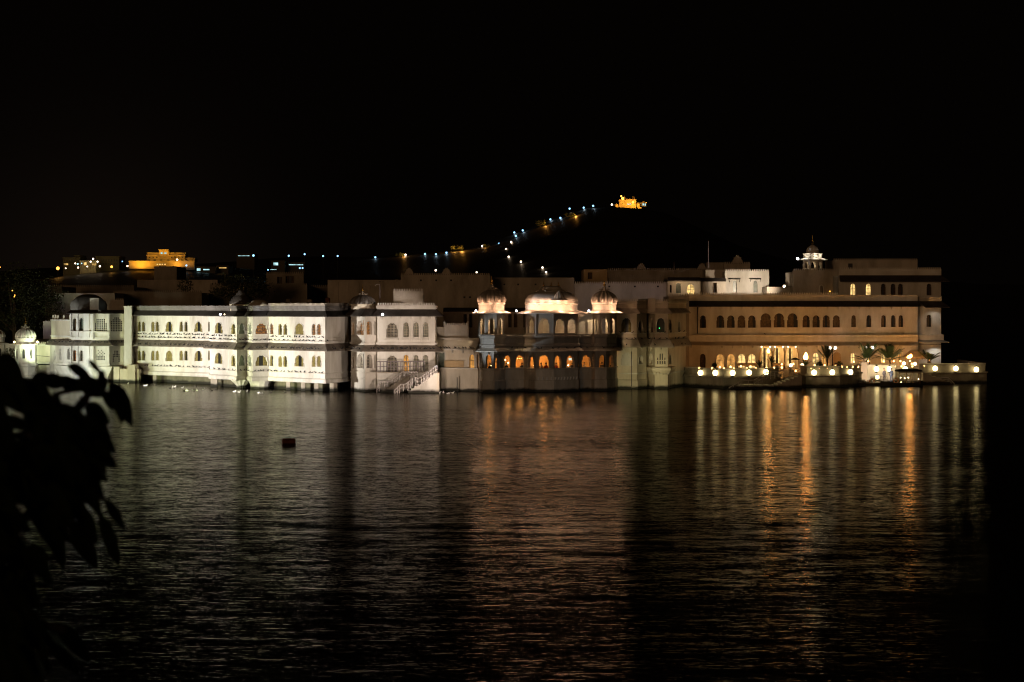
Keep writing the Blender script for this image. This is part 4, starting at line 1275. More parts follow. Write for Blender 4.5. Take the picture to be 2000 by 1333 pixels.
# ================================================================== LONG ORANGE LIT WING (right)
def palace_wing_right():
    r = thing('palace_wing', 'long wing glowing orange, with a row of arches above the lantern terrace', 'palace wing', (X(1580, 226), 226, 0))
    L_ = line_of((1331, 226.5), (1335, 226), (1792, 226), (1793, 227.2), (1838, 227.2)) + [Vector((X(1838, 227.2) + 0.6, 238))]
    A_, B_ = Fac(L_[1], L_[2]), Fac(L_[3], L_[4])
    U1, U2, D1, D2 = [], [], [], []
    window(A_, r, U1, 1373, 12, 616.5, 641, 'dark')
    for px in (1407, 1427.6, 1448.2, 1468.6):
        window(A_, r, U1, px, 15.5, 616.5, 640.6, 'dark')
    for px in (1495.7, 1521.8, 1548):
        window(A_, r, U1, px, 21.5, 612.3, 640, 'dark')
    for px in (1574.7, 1594.2, 1614, 1633.6):
        window(A_, r, U1, px, 14.6, 616.2, 640, 'dark')
    for px in (1667.5, 1697, 1725.7, 1744.7, 1759.6):
        window(A_, r, U1, px, 9.6, 616, 639.4, 'dark')
    window(B_, r, U2, 1814.3, 9.6, 615.2, 639, 'dark')
    window(A_, r, D1, 1372.6, 11, 691.5, 720, 'dark')
    for px in (1406.7, 1428, 1448.3, 1468.6):
        window(A_, r, D1, px, 15.5, 692, 718.5, 'bright' if px > 1440 else 'lit', label='lit arch with a bright lamp inside' if px == 1428 else None)
    window(A_, r, D1, 1593.3, 12, 690, 710.5, 'bright')
    window(A_, r, D1, 1609, 9, 692, 711, 'lit')
    window(A_, r, D1, 1635, 12, 690, 712, 'blind', frame='ochre_plaster')
    for px in (1665.6, 1696.5, 1725, 1744.5, 1758):
        window(A_, r, D1, px, 7.8, 689.5, 709, 'bright' if px < 1740 else 'lit')
    window(B_, r, D2, 1815, 8, 690, 720, 'dark')
    # the tall cusped portal: three real openings into a lit porch
    po = [uwin(A_, 1497, 27, 676, 719.5, 'cusp'), uwin(A_, 1521.5, 21, 676, 719.5, 'cusp'), uwin(A_, 1546, 25, 676, 719.5, 'cusp')]
    po[0] = uwin(A_, 1496, 22, 676, 719.5, 'cusp')
    D1 += po
    for p in po: ring(A_, p, 0.1, -0.004, 0.05).build('portal_arch', 'ochre_plaster', r)
    mb = MB()
    for f, u_, d_ in ((Fac(L_[0], L_[1]), [], []), (A_, U1, D1), (Fac(L_[2], L_[3]), [], []), (B_, U2, D2), (Fac(L_[4], L_[5]), [], [])):
        wall(mb, f, 0, f.len, 3.5, 7.06, u_)
        wall(mb, f, 0, f.len, 0.2, 3.45, d_)
    mb.build('wall', 'white_plaster', r)
    a, b = A_.u(1482), A_.u(1561)
    m2 = MB()
    m2.add([A_.pt(a, 1.2, -1.8), A_.pt(b, 1.2, -1.8), A_.pt(b, 3.5, -1.8), A_.pt(a, 3.5, -1.8)], [(0, 1, 2, 3)])
    m2.add([A_.pt(a, 1.2, -1.8), A_.pt(a, 3.5, -1.8), A_.pt(a, 3.5, -.3), A_.pt(a, 1.2, -.3)], [(0, 1, 2, 3)])
    m2.add([A_.pt(b, 1.2, -1.8), A_.pt(b, 3.5, -1.8), A_.pt(b, 3.5, -.3), A_.pt(b, 1.2, -.3)], [(0, 1, 2, 3)])
    m2.add([A_.pt(a, 3.46, -1.8), A_.pt(b, 3.46, -1.8), A_.pt(b, 3.46, -.3), A_.pt(a, 3.46, -.3)], [(0, 1, 2, 3)])
    m2.build('porch_room', 'cream_plaster', r)
    for px in (1497, 1521.5, 1547):
        u = A_.u(px)
        for d in (-0.17, 0.17):
            MB().box(A_.pt(u + d, 0, 0)[0] - .05, A_.pt(u + d, 0, 0)[0] + .05, 227.72, 227.78, 1.4, 3.1).build('light_strip', 'bright_window', r)
        MB().box(A_.pt(u, 0, 0)[0] - .11, A_.pt(u, 0, 0)[0] + .11, 227.70, 227.79, 1.25, 3.1).build('door', 'dark_wood', r)
        point(Vector(A_.pt(u, 3.0, -0.9)) - r.location, 30, (1.0, 0.56, 0.20), 0.35, r)
    # pilasters framing the upper arches
    m2 = MB()
    for px in (1396.5, 1417.3, 1437.9, 1458.4, 1479.5, 1508.7, 1535, 1561.3, 1584.4, 1604, 1623.7, 1644.5, 1657.5, 1678, 1711, 1735, 1752.3, 1768):
        u = A_.u(px)
        pr = [A_.pt(u - .06, 0, 0.05)[:2], A_.pt(u + .06, 0, 0.05)[:2], A_.pt(u + .06, 0, -.02)[:2], A_.pt(u - .06, 0, -.02)[:2]]
        MB().prism(pr, 4.4, 6.35).build('pilaster', 'white_plaster', r)
    course([A_.pt(A_.u(1395), 0)[:2], A_.pt(A_.u(1480), 0)[:2]], 6.34, 0.06, 0.06, r, 'cornice')
    course([A_.pt(A_.u(1480.5), 0)[:2], A_.pt(A_.u(1562), 0)[:2]], 6.55, 0.06, 0.06, r, 'cornice')
    course([A_.pt(A_.u(1562.5), 0)[:2], A_.pt(A_.u(1646), 0)[:2]], 6.34, 0.06, 0.06, r, 'cornice')
    # balcony band, eaves, parapet
    MB().loft(L_[1:3], [(-.02, 3.82), (0.30, 3.82), (0.30, 4.28), (0.36, 4.34), (0.36, 4.4), (-.02, 4.4)]).build('balcony_band', 'white_plaster', r)
    course(L_[1:3], 4.02, 0.05, 0.34, r)
    MB().loft(L_[3:], [(-.02, 3.86), (0.24, 3.86), (0.24, 4.40), (-.02, 4.46)]).build('balcony_band', 'white_plaster', r)
    eave(L_[:3], 3.76, 3.42, 0.6, r, mat='aged_plaster')
    eave(L_[3:], 3.92, 3.70, 0.7, r, mat='aged_plaster')
    brackets([P(1340, 226), P(1480, 226)], 3.42, r, 1.0)
    brackets([P(1565, 226), P(1790, 226)], 3.42, r, 1.0)
    eave(L_[:3], 7.6, 7.08, 0.7, r, 'roof_eave')
    eave(L_[2:], 7.6, 7.0, 0.75, r, 'roof_eave')
    brackets(L_[1:3], 7.06, r, 1.02)
    MB().loft(L_[:3], [(0.02, 7.5), (0.02, 8.05), (0.1, 8.08), (0.1, 8.14), (-.2, 8.14), (-.2, 7.5)]).build('parapet', 'white_plaster', r)
    crenel([P(1340, 226), P(1638, 226)], 8.14, 0.24, 0.22, root=r)
    MB().loft(L_[3:5], [(-.2, 7.55), (0.2, 7.55), (0.42, 7.9), (0.42, 7.98), (-.2, 7.98)]).build('roof_kerb', 'white_plaster', r)
    solid(L_[:5], 240, 0.2, 7.55, r, inset=2.2)
    MB().prism(offset(L_, -0.02) + [Vector((L_[0].x, 240))], 7.4, 7.56).build('roof_terrace', 'dull_plaster', r)
    a = A_.pt(A_.u(1362), 0, 0.1)
    MB().tube([(a[0], a[1], 4.5), (a[0], a[1], 7.0)], 0.05).build('rain_pipe', 'iron', r)
    return r
palace_wing_right()

for px, lb in ((1487.5, 'tiny bulb at the upper left of the left portal arch'), (1504, 'tiny bulb at the upper right of the left portal arch'), (1514, 'tiny bulb at the upper left of the middle portal arch'), (1529, 'tiny bulb at the upper right of the middle portal arch'),
               (1539.5, 'tiny bulb at the upper left of the right portal arch'), (1554, 'tiny bulb at the upper right of the right portal arch')):
    o = thing('wall_bulb', lb, 'lamp', tuple(P3(px, 678, 225.85)))
    MB().ball((0, 0, 0), .06).build('bulb', 'bulb_light', o, local=True)
    MB().tube([(0, 0, 0), (0, .16, .05)], .02).build('bracket', 'brass', o, local=True)

def roof_storey():
    r = thing('roof_storey', 'set back top storey at the right end, with two brightly lit windows', 'palace storey', (X(1730, 229), 229, 7.5))
    L_ = line_of((1639, 229), (1838, 229)) + [Vector((X(1838, 229) + .5, 239))]
    f = Fac(L_[0], L_[1]); hs = []
    for px, s in ((1665.8, 'bright'), (1696, 'bright'), (1725.3, 'dark'), (1744.3, 'dark'), (1758.8, 'dark'), (1814.5, 'dark')):
        window(f, r, hs, px, 9.6, 554.5, 577.3, s, label='window lit bright yellow' if s == 'bright' else None)
    mb = MB(); wall(mb, f, 0, f.len, 7.5, 9.5, hs); g = Fac(L_[1], L_[2]); wall(mb, g, 0, g.len, 7.5, 9.5)
    mb.build('wall', 'white_plaster', r)
    eave(L_, 10.05, 9.45, 0.75, r)
    MB().loft(L_, [(0.02, 9.95), (0.02, 10.5), (0.08, 10.55), (-.2, 10.55), (-.2, 9.95)]).build('parapet', 'white_plaster', r)
    crenel(L_[:2], 10.55, 0.24, 0.2, root=r)
    solid(L_, 239, 7.5, 9.98, r, inset=0.6)
    # recessed darker part to the left
    K = line_of((1549, 233.5), (1639.5, 233.5)); f2 = Fac(*K); hs = []
    window(f2, r, hs, 1604, 6, 558, 574, 'dark')
    mb = MB(); wall(mb, f2, 0, f2.len, 7.5, 10.5, hs); mb.build('wall', 'aged_plaster', r)
    MB().prism([Vector((K[0].x, 233.8)), Vector((K[1].x, 233.8)), Vector((K[1].x, 240)), Vector((K[0].x, 240))], 7.5, 10.4).build('roof', 'aged_plaster', r)
    MB().box(K[0].x - .02, K[0].x, 233.5, 233.8, 7.5, 10.5).build('side_wall', 'aged_plaster', r)
    crenel(K, 10.5, 0.24, 0.2, root=r, mat='aged_plaster')
    q0, q1 = P(1498, 235), P(1548, 235)
    MB().box(q0.x, q1.x, 235, 240, 7.5, 8.95).build('low_block', 'dull_plaster', r)
    # penthouse behind
    K = line_of((1627, 238), (1792, 238))
    MB().prism(K + [Vector((K[1].x, 244)), Vector((K[0].x, 244))], 10.0, 11.6).build('penthouse', 'aged_plaster', r)
    crenel(K, 11.6, 0.22, 0.2, root=r, mat='aged_plaster')
    q = P(1661, 237.9)
    MB().box(q.x - .22, q.x + .22, 237.92, 237.99, 10.4, 11.3).build('door', 'dark_glass', r)
roof_storey()

def roof_chhatri():
    c = P(1587, 233.6); z0 = Z(525.5, 233)
    r = thing('roof_chhatri', 'small white domed kiosk on the roof, lit by a bright flood lamp', 'kiosk', (c.x, c.y, z0))
    rr = 0.98
    oc = octagon(c, rr, PI / 8)
    m2 = MB()
    for i in range(8):
        f = Fac(oc[i], oc[(i + 1) % 8])
        h = [arch(f.len / 2, z0 + .05, z0 + .68, f.len * 0.7)]
        wall(m2, f, 0, f.len, z0 - .02, z0 + .9, h, 0.1); wall(m2, f, 0, f.len, z0 - .02, z0 + .9, h, 0, -0.1)
    m2.build('arcade', 'marble', r)
    MB().loft(oc, [(-.1, z0 + 1.08), (0.1, z0 + 1.02), (0.52, z0 + .9), (0.52, z0 + .84), (-.1, z0 + .92)], True).build('eave', 'marble', r)
    MB().prism(octagon(c, rr * 1.0, PI / 8), z0 + .86, z0 + 1.08).build('ceiling', 'marble', r)
    MB().lathe((c.x, c.y, z0 + 1.05), [(rr * .92, 0), (rr * .92, .34), (rr * 1.0, .38), (rr * 1.0, .46), (rr * .6, .48)], 24).build('drum', 'marble', r)
    MB().lathe((c.x, c.y, z0 + 1.5), [(rr * .56, 0), (rr * .64, .14), (rr * .62, .34), (rr * .48, .58), (rr * .26, .74), (rr * .14, .84)], 32).build('dome', 'marble', r, smooth=True)
    MB().lathe((c.x, c.y, z0 + 2.3), [(.13, 0), (.07, .1), (.12, .2), (.04, .32), (.1, .42), (.1, .5), (.03, .62), (.01, .95)], 12).build('finial', 'brass', r)
    fl = thing('flood_lamp', 'dazzling white flood lamp at the left eave of the roof kiosk', 'lamp', tuple(P3(1558, 505.5, 232.4)))
    MB().ball((0, 0, 0), 0.13).build('bulb', 'flood_light', fl, local=True)
    MB().box(-.12, .12, .08, .2, -.1, .1).build('housing', 'iron', fl, local=True)
    MB().tube([(0, .14, -.1), (0.2, .3, -.22)], .03).build('bracket', 'iron', fl, local=True)
    for dx, dy in ((-.9, -.9), (.2, -1.25), (1.0, -.8)):
        point(Vector((c.x + dx, c.y + dy, z0 + 1.22)) - r.location, 9, (1.0, 0.85, 0.62), 0.05, r)
    point(Vector((c.x, c.y, z0 + .7)) - r.location, 12, (1.0, 0.7, 0.4), 0.05, r)
roof_chhatri()


# ================================================================== ROOF BLOCKS BEHIND
def block(label, px0, px1, ytop, Y, depth=8, z0=0.5, mat='aged_plaster', cr=True, wins=(), side=None, crests=(), name='rear_block', eav=None, vents=(), ribs=()):
    a, b = P(px0, Y), P(px1, Y)
    zt = Z(ytop, Y) - (0.28 if cr else 0.06)
    r = thing(name, label, 'palace block', ((a.x + b.x) / 2, Y, z0))
    f = Fac(a, b); hs = []
    for (px, w, yt, yb, st) in wins:
        window(f, r, hs, px, w, yt, yb, st, 'rect' if w > 5 and st == 'dark' else 'plain', frame=mat)
    mb = MB(); wall(mb, f, 0, f.len, z0, zt, hs, 0.2)
    pl = [a, b, Vector((b.x + (side or 0), Y + depth)), Vector((a.x, Y + depth))]
    mb.build('wall', mat, r)
    back = [Vector((a.x, Y + .35)), Vector((b.x, Y + .35)), Vector((b.x, Y + depth)), Vector((a.x, Y + depth))]
    MB().prism(back, z0, zt - 0.02).build('roof', mat, r)
    s = Fac(b, Vector((b.x + .001, Y + .4))); m2 = MB(); wall(m2, s, 0, .4, z0, zt); s = Fac(Vector((a.x - .001, Y + .4)), a); wall(m2, s, 0, .4, z0, zt); m2.build('side_wall', mat, r)
    if cr: crenel([a, b], zt, 0.26, 0.21, root=r, mat=mat, d=0.01)
    course([a, b], zt - 0.16 if not eav else zt - .12, 0.12, 0.09, r, 'cornice', mat)
    if eav:
        z = Z(eav, Y); eave([a, b], z + .3, z, 0.55, r, mat='eave_stone')
    for px, py in vents:
        q = P3(px, py, Y)
        MB().box(q.x - .09, q.x + .09, Y - .03, Y + .02, q.z - .08, q.z + .08).build('vent', 'dark_glass', r)
        MB().box(q.x - .13, q.x + .13, Y - .12, Y + .01, q.z + .09, q.z + .13).build('vent_hood', mat, r)
    for px in ribs:
        q = X(px, Y)
        MB().box(q - .06, q + .06, Y - .05, Y + .02, max(z0, 4.0), zt - .17).build('rain_pipe' if px % 2 else 'pilaster', mat, r)
    for px in crests:
        q = P(px, Y - .05)
        m2 = MB()
        pr = [(-.5, 0), (.5, 0), (.5, .3), (.34, .42), (.42, .6), (.2, .62), (.12, .84), (0, .72), (-.12, .84), (-.2, .62), (-.42, .6), (-.34, .42), (-.5, .3)]
        k = 0.8 if px < 1400 else 1.0
        n = len(pr)
        m2.add([(q.x + u * k, Y - .02, zt + .1 + z * k) for u, z in pr] + [(q.x + u * k, Y + .18, zt + .1 + z * k) for u, z in pr],
               [tuple(range(n)), tuple(range(n, 2 * n))[::-1]] + [(i, n + i, n + (i + 1) % n, (i + 1) % n) for i in range(n)])
        m2.build('roof_crest', mat, r)
    return r

block('low rear block with dark niche windows under an eave, directly behind the left dome', 866, 1032, 606, 212, 14, mat='aged_plaster', cr=False, eav=608,
      wins=[(908.5, 7, 614, 640, 'dark'), (919, 7, 614, 640, 'dark'), (996, 7, 614, 640, 'dark'), (1007, 7, 614, 640, 'dark'), (1025, 6, 614, 640, 'dark')])
block('tall plain brown lit block with two roof crests, rising above the stairs', 783, 957, 533, 234, mat='aged_plaster', crests=(799, 872), vents=((822, 548), (852, 548), (881, 548), (907, 581), (918, 581)), ribs=(802, 888, 925, 951))
block('plain brown lit block behind the dark dome, lower than its right neighbour', 640, 783, 546, 238, mat='aged_plaster', cr=False, vents=((742, 550), (748, 550), (775, 549)), ribs=(660, 680, 701, 722, 748, 769))
block('plain brown lit block behind the left dome and the central roof', 957, 1121.5, 541.5, 238, mat='aged_plaster', cr=False, vents=((985, 556), (1012, 556), (1046, 556)), ribs=(972, 998, 1019, 1060, 1108))
block('dim block with three openings behind the bay roof, beside the dark tree', 520, 593, 530.5, 262, mat='dull_plaster', wins=[(546, 9, 541, 555, 'dark'), (566, 16, 540, 553, 'dark')])
block('dim long wall with fine parapet behind the bay roof', 410, 600, 553, 258, mat='dull_plaster')
block('very dark low block left of the plain brown blocks', 592, 641, 556, 264, mat='dull_plaster')
block('dim pale gable wall behind the left wing, with a bush before it', 268, 425, 546, 270, mat='aged_plaster', cr=False)
block('dark long roof block above the left wing', 221, 394, 567, 252, mat='dull_plaster')
block('dark small tower block far behind the left wing, below the orange hotel', 301, 345, 519.5, 280, mat='dull_plaster', cr=False)
block('dim pale block beside the dark tree, behind the carved bay', 88, 121, 555, 250, mat='aged_plaster')
block('dim wall with stains right of the pale block, behind the carved bay', 104, 224, 571.5, 246, mat='aged_plaster', cr=False)
block('dark flat roof block behind the carved bay dome', 118, 262, 556, 262, mat='dull_plaster')
block('narrow grey wall with slats right beside the trunk of the dark tree', 84, 101, 626, 238, mat='dull_plaster', cr=False)
block('dim long roof block with fine parapet behind the right dome', 1140, 1186, 525.5, 247, mat='ochre_plaster', wins=[(1152.5, 9, 532.5, 545.5, 'dark')], cr=False)
block('dim grey long roof block with two crests, in the middle of the skyline', 1186, 1384, 523, 247.2, mat='dull_plaster', crests=(1252.5, 1371))
block('broad mauve lit wall with pierced parapet, behind and above the cream bays', 1122, 1309, 549.5, 238, mat='white_plaster', ribs=(1151, 1218, 1262), vents=((1190, 560), (1240, 560), (1285, 560)))
block('mauve grey wall set back above the broad mauve wall', 1190, 1296, 537, 243, mat='dull_plaster')
block('white lit roof block with two shuttered windows under small awnings', 1416, 1502, 525.5, 240, mat='white_plaster', wins=[(1435.2, 8, 548.5, 571.5, 'green'), (1475.5, 8, 548.5, 571.5, 'green')])
block('dark side block left of the white shuttered block', 1378, 1416.5, 526, 243, mat='aged_plaster', cr=False)
block('small dark roof tower crowned with a pale crest, above the white shuttered block', 1414, 1465, 511, 246, mat='aged_plaster', crests=(1440.5,))
block('brown roof tower left of the crested tower', 1380, 1414, 512, 247, mat='dull_plaster', cr=False, crests=())
g = block('warm lit roof gallery with mauve door and glowing arch, over the orange wing', 1304, 1368, 549, 236, z0=7.0, mat='cream_plaster', cr=False, eav=548,
          wins=[(1349, 15, 556, 577, 'bright'), (1325, 10, 553, 573, 'green'), (1310, 4, 557, 572, 'dark')])
block('dim low roof wall between the glowing arch and the white shuttered block', 1362, 1417, 548, 237, z0=7.0, mat='aged_plaster', cr=False, eav=549, wins=[(1396, 8, 553, 572, 'dark')])
block('low dark corner house joining the cream bays to the orange wing', 1306, 1346, 573, 222, mat='aged_plaster', cr=True)

def awning(px, label):
    q = P3(px, 545.5, 239.7)
    r = thing('awning', label, 'awning', tuple(q))
    MB().add([(-.6, 0.3, .12), (.6, .3, .12), (.52, -.35, 0), (-.52, -.35, 0), (-.6, 0.3, .06), (.6, .3, .06), (.52, -.35, -.05), (-.52, -.35, -.05)],
             [(0, 1, 2, 3), (7, 6, 5, 4), (0, 3, 7, 4), (1, 5, 6, 2), (3, 2, 6, 7), (0, 4, 5, 1)]).build('canopy', 'eave_stone', r, local=True)
    for s in (-.5, .5): MB().tube([(s, .3, -.3), (s * .95, -.3, -.03)], .02).build('bracket', 'iron', r, local=True)
awning(1435, 'small dark awning over the left shuttered window of the white block')
awning(1475.5, 'small dark awning over the right shuttered window of the white block')

def pole(name, label, px, py0, py1, Y, arm=0):
    a, b = P3(px, py1, Y), P3(px, py0, Y)
    r = thing(name, label, name.split('_')[-1], tuple(a))
    MB().tube([(0, 0, -.6), (0, 0, b.z - a.z)], [0.05, 0.03]).build('shaft', 'rail_dark', r, local=True)
    if arm: MB().tube([(0, 0, b.z - a.z), (-.25, 0, b.z - a.z + .06), (-.4, 0, b.z - a.z - .05)], .035).build('lamp_arm', 'rail_paint', r, local=True)
    else: MB().ball((0, 0, b.z - a.z), .06, 8, 6).build('pole_cap', 'brass', r, local=True)
pole('flag_pole', 'thin tall flag pole on the roof beside the crested tower', 1383.5, 471, 512, 244)
pole('lamp_pole', 'unlit roof lamp pole with bent arm beside the dark dome', 742, 557, 592, 206, 1)
pole('aerial_mast', 'thin roof mast rising from the long grey block', 1316.5, 513, 524, 246.5)

def roof_unit(px, py, Y, w, h, label, mat='dull_plaster'):
    q = P3(px, py, Y)
    r = thing('roof_tank', label, 'tank', tuple(q))
    MB().lathe((0, 0, 0), [(w, 0), (w * 1.03, .03), (w, .06), (w, h * .8), (w * .9, h * .9), (w * .3, h), (w * .28, h * 1.05)], 16).build('drum', mat, r, local=True)
    for a in (-.7, .7): MB().box(a * w - .04, a * w + .04, -.04, .04, -1.2, 0).build('leg', 'iron', r, local=True)
roof_unit(640, 590, 214, .22, .38, 'small pale water tank on the roof behind the left wing', 'terracotta')
roof_unit(563, 591, 214, .2, .3, 'dim round roof tank behind the bay roof')
roof_unit(605, 591, 214, .25, .28, 'low roof tank right of the dim round tank')

# light that reaches the roofs
spot(P3(1478, 572, 231.5), P3(1458, 549, 240), 2600, (1.0, 0.80, 0.60), 80, .6)
point(P3(797, 597, 201.4), 9, (1.0, .8, .68), .05)
spot(P3(1235, 588, 222), P3(1240, 566, 238), 420, (0.86, 0.68, 0.72), 55, .8)
point(P3(1327, 553, 235.2), 12, (1.0, .66, .36), .05)
point(P3(1352, 565, 235.0), 14, (1.0, .75, .48), .05)
spot(P3(196, 606, 224), P3(184, 594, 228.2), 60, (.9, 1.0, .85), 40, .5)
spot(P3(443, 614, 207), P3(455, 604, 209), 9, (1.0, .74, .5), 90, .6)
spot(P3(515, 612, 204), P3(510, 594, 207.5), 26, (.8, .9, 1.0), 70, .6)
point(P3(735, 606, 200.0), 5, (1.0, .82, .5), .04)
spot(P3(88, 640, 232), P3(115, 590, 246), 260, (.8, .75, 1.0), 50, .8)
for px in (45, 36): point(P3(px, 670, 227.6), 5, (1.0, .76, .6), .05)
point(P3(-14, 668, 231), 6, (1.0, .76, .6), .05)

def flood(label, px, py, Y, r=0.085, mat='flood_light'):
    f = thing('flood_lamp', label, 'lamp', tuple(P3(px, py, Y)))
    MB().ball((0, 0, 0), r, 10, 8).build('bulb', mat, f, local=True)
    MB().lathe((0, 0.05, -r * 1.9), [(r * .9, 0), (r * .9, .05), (r * .4, .08), (r * .4, r)], 8).build('housing', 'iron', f, local=True)
flood('small bluish flood lamp on the eave left of the left dome', 929.5, 607.5, 198.0)
flood('small bluish flood lamp on the eave at the left corner of the central roof', 1008.5, 607.5, 199.6)
flood('small bluish flood lamp on the eave between the central roof and the right dome', 1150, 607.5, 201.4)
flood('white flood lamp at the left foot of the bay roof on the oblique wing', 430.5, 614.5, 209.0)
flood('dimmer flood lamp close to the foot of the bay roof', 438.5, 614.5, 208.8, .05, 'bulb_light')
flood('white flood lamp on the eave right of the dark dome', 747, 614.5, 198.2, .1)
flood('warm flood lamp on the ledge left of the near turret dome', 28, 668.5, 228.2, .1, 'lantern_light')
flood('warm flood lamp on the ledge right of the near turret dome', 73, 668.5, 228.6, .12, 'lantern_light')
flood('bright roof lamp left of the recessed top storey', 1531.5, 559.5, 233, .12, 'bulb_light')
flood('dim red roof lamp on the recessed top storey', 1621, 569.5, 233, .06, 'lamp_sodium')


# ================================================================== WATER FLOOD LIGHTS ON THE WALLS, AND ADDED FILL SPOTS
WW, YG, PK = (1.0, 0.91, 0.80), (0.93, 1.0, 0.52), (1.0, 0.78, 0.64)
spot((-43, 212, 0.5), (-33.8, 223.5, 2.6), 4600, YG, 62, .7, .3)
spot((-37.5, 207, 0.5), (-28.5, 217.5, 3.6), 9800, WW, 66, .7, .3)
spot((-33.5, 201, 0.5), (-25.5, 211, 3.6), 9400, WW, 64, .7, .3)
spot((-29.5, 197, 0.5), (-21.5, 206, 2.8), 4600, YG, 52, .8, .3)
spot((-26.5, 191, 0.5), (-17.6, 202, 3.7), 12500, (1.0, .90, .80), 60, .7, .3)
spot((-48, 217, 0.5), (-38.5, 227, 3.2), 4000, (0.95, 1.0, 0.92), 80, .7, .3)
spot((-55, 219, 0.5), (-46, 230, 2.6), 1300, (1.0, 1.0, 0.70), 80, .7, .3)
spot((-41.5, 219.5, 0.4), (-38.5, 225, 3.6), 500, (.80, .90, 1.0), 60, .7, .3)
spot((-10.5, 189.0, 0.5), (-15.2, 202, 3.4), 1300, PK, 40, .8, .3)
spot((-6.0, 187.5, 0.5), (-9.6, 199, 3.6), 2700, PK, 56, .8, .3)
spot((20, 120, 3.0), (-9.3, 199, 5.2), 85000, PK, 5.2, .5, .3)  # unseen spot added far out to brighten the stair block and roof house
spot((-11.5, 190.5, 0.6), (-2.3, 197.2, 4.2), 5200, (.78, .89, 1.0), 19, .6, .2)
spot((-6.5, 189.0, 0.4), (-4.6, 200.2, 1.2), 1500, PK, 30, .8, .2)
spot((9.6, 199.0, 0.4), (10.8, 206.3, 1.5), 460, (1.0, .88, .46), 44, .6, .25)
spot((11.8, 199, 0.5), (13.2, 206.2, 1.8), 420, (1.0, .88, .46), 38, .7, .25)
spot((62, 95, 9), (33, 228, 7.5), 5000, (1.0, .50, .22), 17, .9, .5)  # unseen far spot added to lift the right wing's upper wall
spot((4, 178, 1.0), (2.5, 199, 1.0), 620, (1.0, .90, .80), 44, .8, .3)  # unseen fill spot added in front of the pavilion base
spot((16.5, 200, .5), (16.8, 213, 2.2), 200, (1.0, .9, .5), 50, .9, .25)


# ================================================================== LANTERN TERRACES (right)
TERR = []
def terrace(label, line, ztop, zledge, back, batter=0.0, floor=1.22):
    r = thing('terrace', label, 'terrace', (line[0].x, line[0].y, 0))
    MB().loft(line, [(-.02, ztop), (-.02, ztop - .12), (-.06, ztop - .14), (-.06, zledge + .06), (0.16, zledge + .06), (0.16, zledge - .08), (0.05, zledge - .12), (0.05 + batter, .1), (0.05 + batter, -.6)], closed_prof=False).build('parapet', 'dull_plaster', r)
    MB().loft(line, [(0.0, ztop), (0.0, ztop + .05), (-.3, ztop + .05), (-.3, floor - .1)], closed_prof=False).build('coping', 'white_plaster', r)
    c = offset(line, -.25)
    MB().prism(c + [Vector((c[-1].x, back)), Vector((c[0].x, back))], -.6, floor).build('floor', 'aged_plaster', r)
    TERR.append((line, ztop))
    return r
TL = line_of((1331, 214.5), (1342, 212.6), (1412.5, 206.6), (1440, 207.6), (1500, 209.6), (1521, 211.2), (1523, 216))
terrace('left lantern terrace with five wall lanterns and a bent front corner', TL, 1.66, 1.0, 226)
TM = line_of((1561, 216), (1563, 212.4), (1575, 210.6), (1640, 210.4), (1664, 212), (1677, 214.6), (1682, 218.5))
terrace('middle lantern terrace with rounded prow like end, left of the jetty', TM, 1.80, 1.06, 226, 0.0)
TR = line_of((1796, 219.8), (1860, 220.5), (1926, 221.6)) + [Vector((X(1926, 221.6) + .3, 236))]
terrace('right lantern terrace ending in a bare corner over the dark lake', TR, 1.80, 1.02, 236, 0.0)
TJ = line_of((1681, 219.6), (1694, 219.4))
t = thing('gate_pier', 'pale gate pier with a small lion statue, left of the bright jetty recess', 'pier', (X(1687, 219.5), 219.5, 0))
q0, q1 = P(1682, 219.4), P(1694, 219.4)
MB().box(q0.x, q1.x, 219.4, 221.0, -.6, 1.86).build('pier', 'cream_plaster', t)
MB().box(q0.x - .05, q1.x + .05, 219.35, 221.05, 1.86, 1.96).build('pier_cap', 'cream_plaster', t)
s = thing('lion_statue', 'small stone lion on the gate pier left of the jetty', 'statue', (X(1684, 219.9), 219.9, 1.96))
me = skin_mesh('lion', [(0, 0, .24, .075), (.16, 0, .24, .08), (.30, 0, .27, .085), (.38, 0, .36, .10), (.47, 0, .35, .055), (-.05, 0, .2, .03), (-.12, 0, .32, .02), (-.06, 0, .42, .022),
                         (.02, .07, .12, .04), (0, .07, .0, .03), (.02, -.07, .12, .04), (0, -.07, .0, .03), (.30, .07, .12, .035), (.31, .07, .0, .03), (.30, -.07, .12, .035), (.31, -.07, .0, .03)],
               [(0, 1), (1, 2), (2, 3), (3, 4), (0, 5), (5, 6), (6, 7), (0, 8), (8, 9), (0, 10), (10, 11), (2, 12), (12, 13), (2, 14), (14, 15)])
me.materials.clear(); me.materials.append(M['cream_plaster'])
o = bpy.data.objects.new('body', me); COL.objects.link(o); o.parent = s
t = thing('jetty_wall', 'brightly lit pinkish landing wall behind the lifebuoys', 'wall', (X(1720, 221), 221, 0))
q0, q1 = P(1694.2, 220.6), P(1748.5, 220.6)
MB().box(q0.x, q1.x, 220.6, 221.2, -.6, 1.62).build('wall', 'white_plaster', t)
MB().box(q0.x - .0, q1.x + .1, 220.5, 221.3, 1.62, 1.72).build('coping', 'white_plaster', t)
q2 = P(1795, 220.8)
MB().box(q1.x, q2.x, 221.0, 221.5, -.6, 1.6).build('dark_wall', 'aged_plaster', t)
MB().box(q0.x, q2.x + .3, 221.3, 228, -.6, 1.22).build('floor', 'aged_plaster', t)

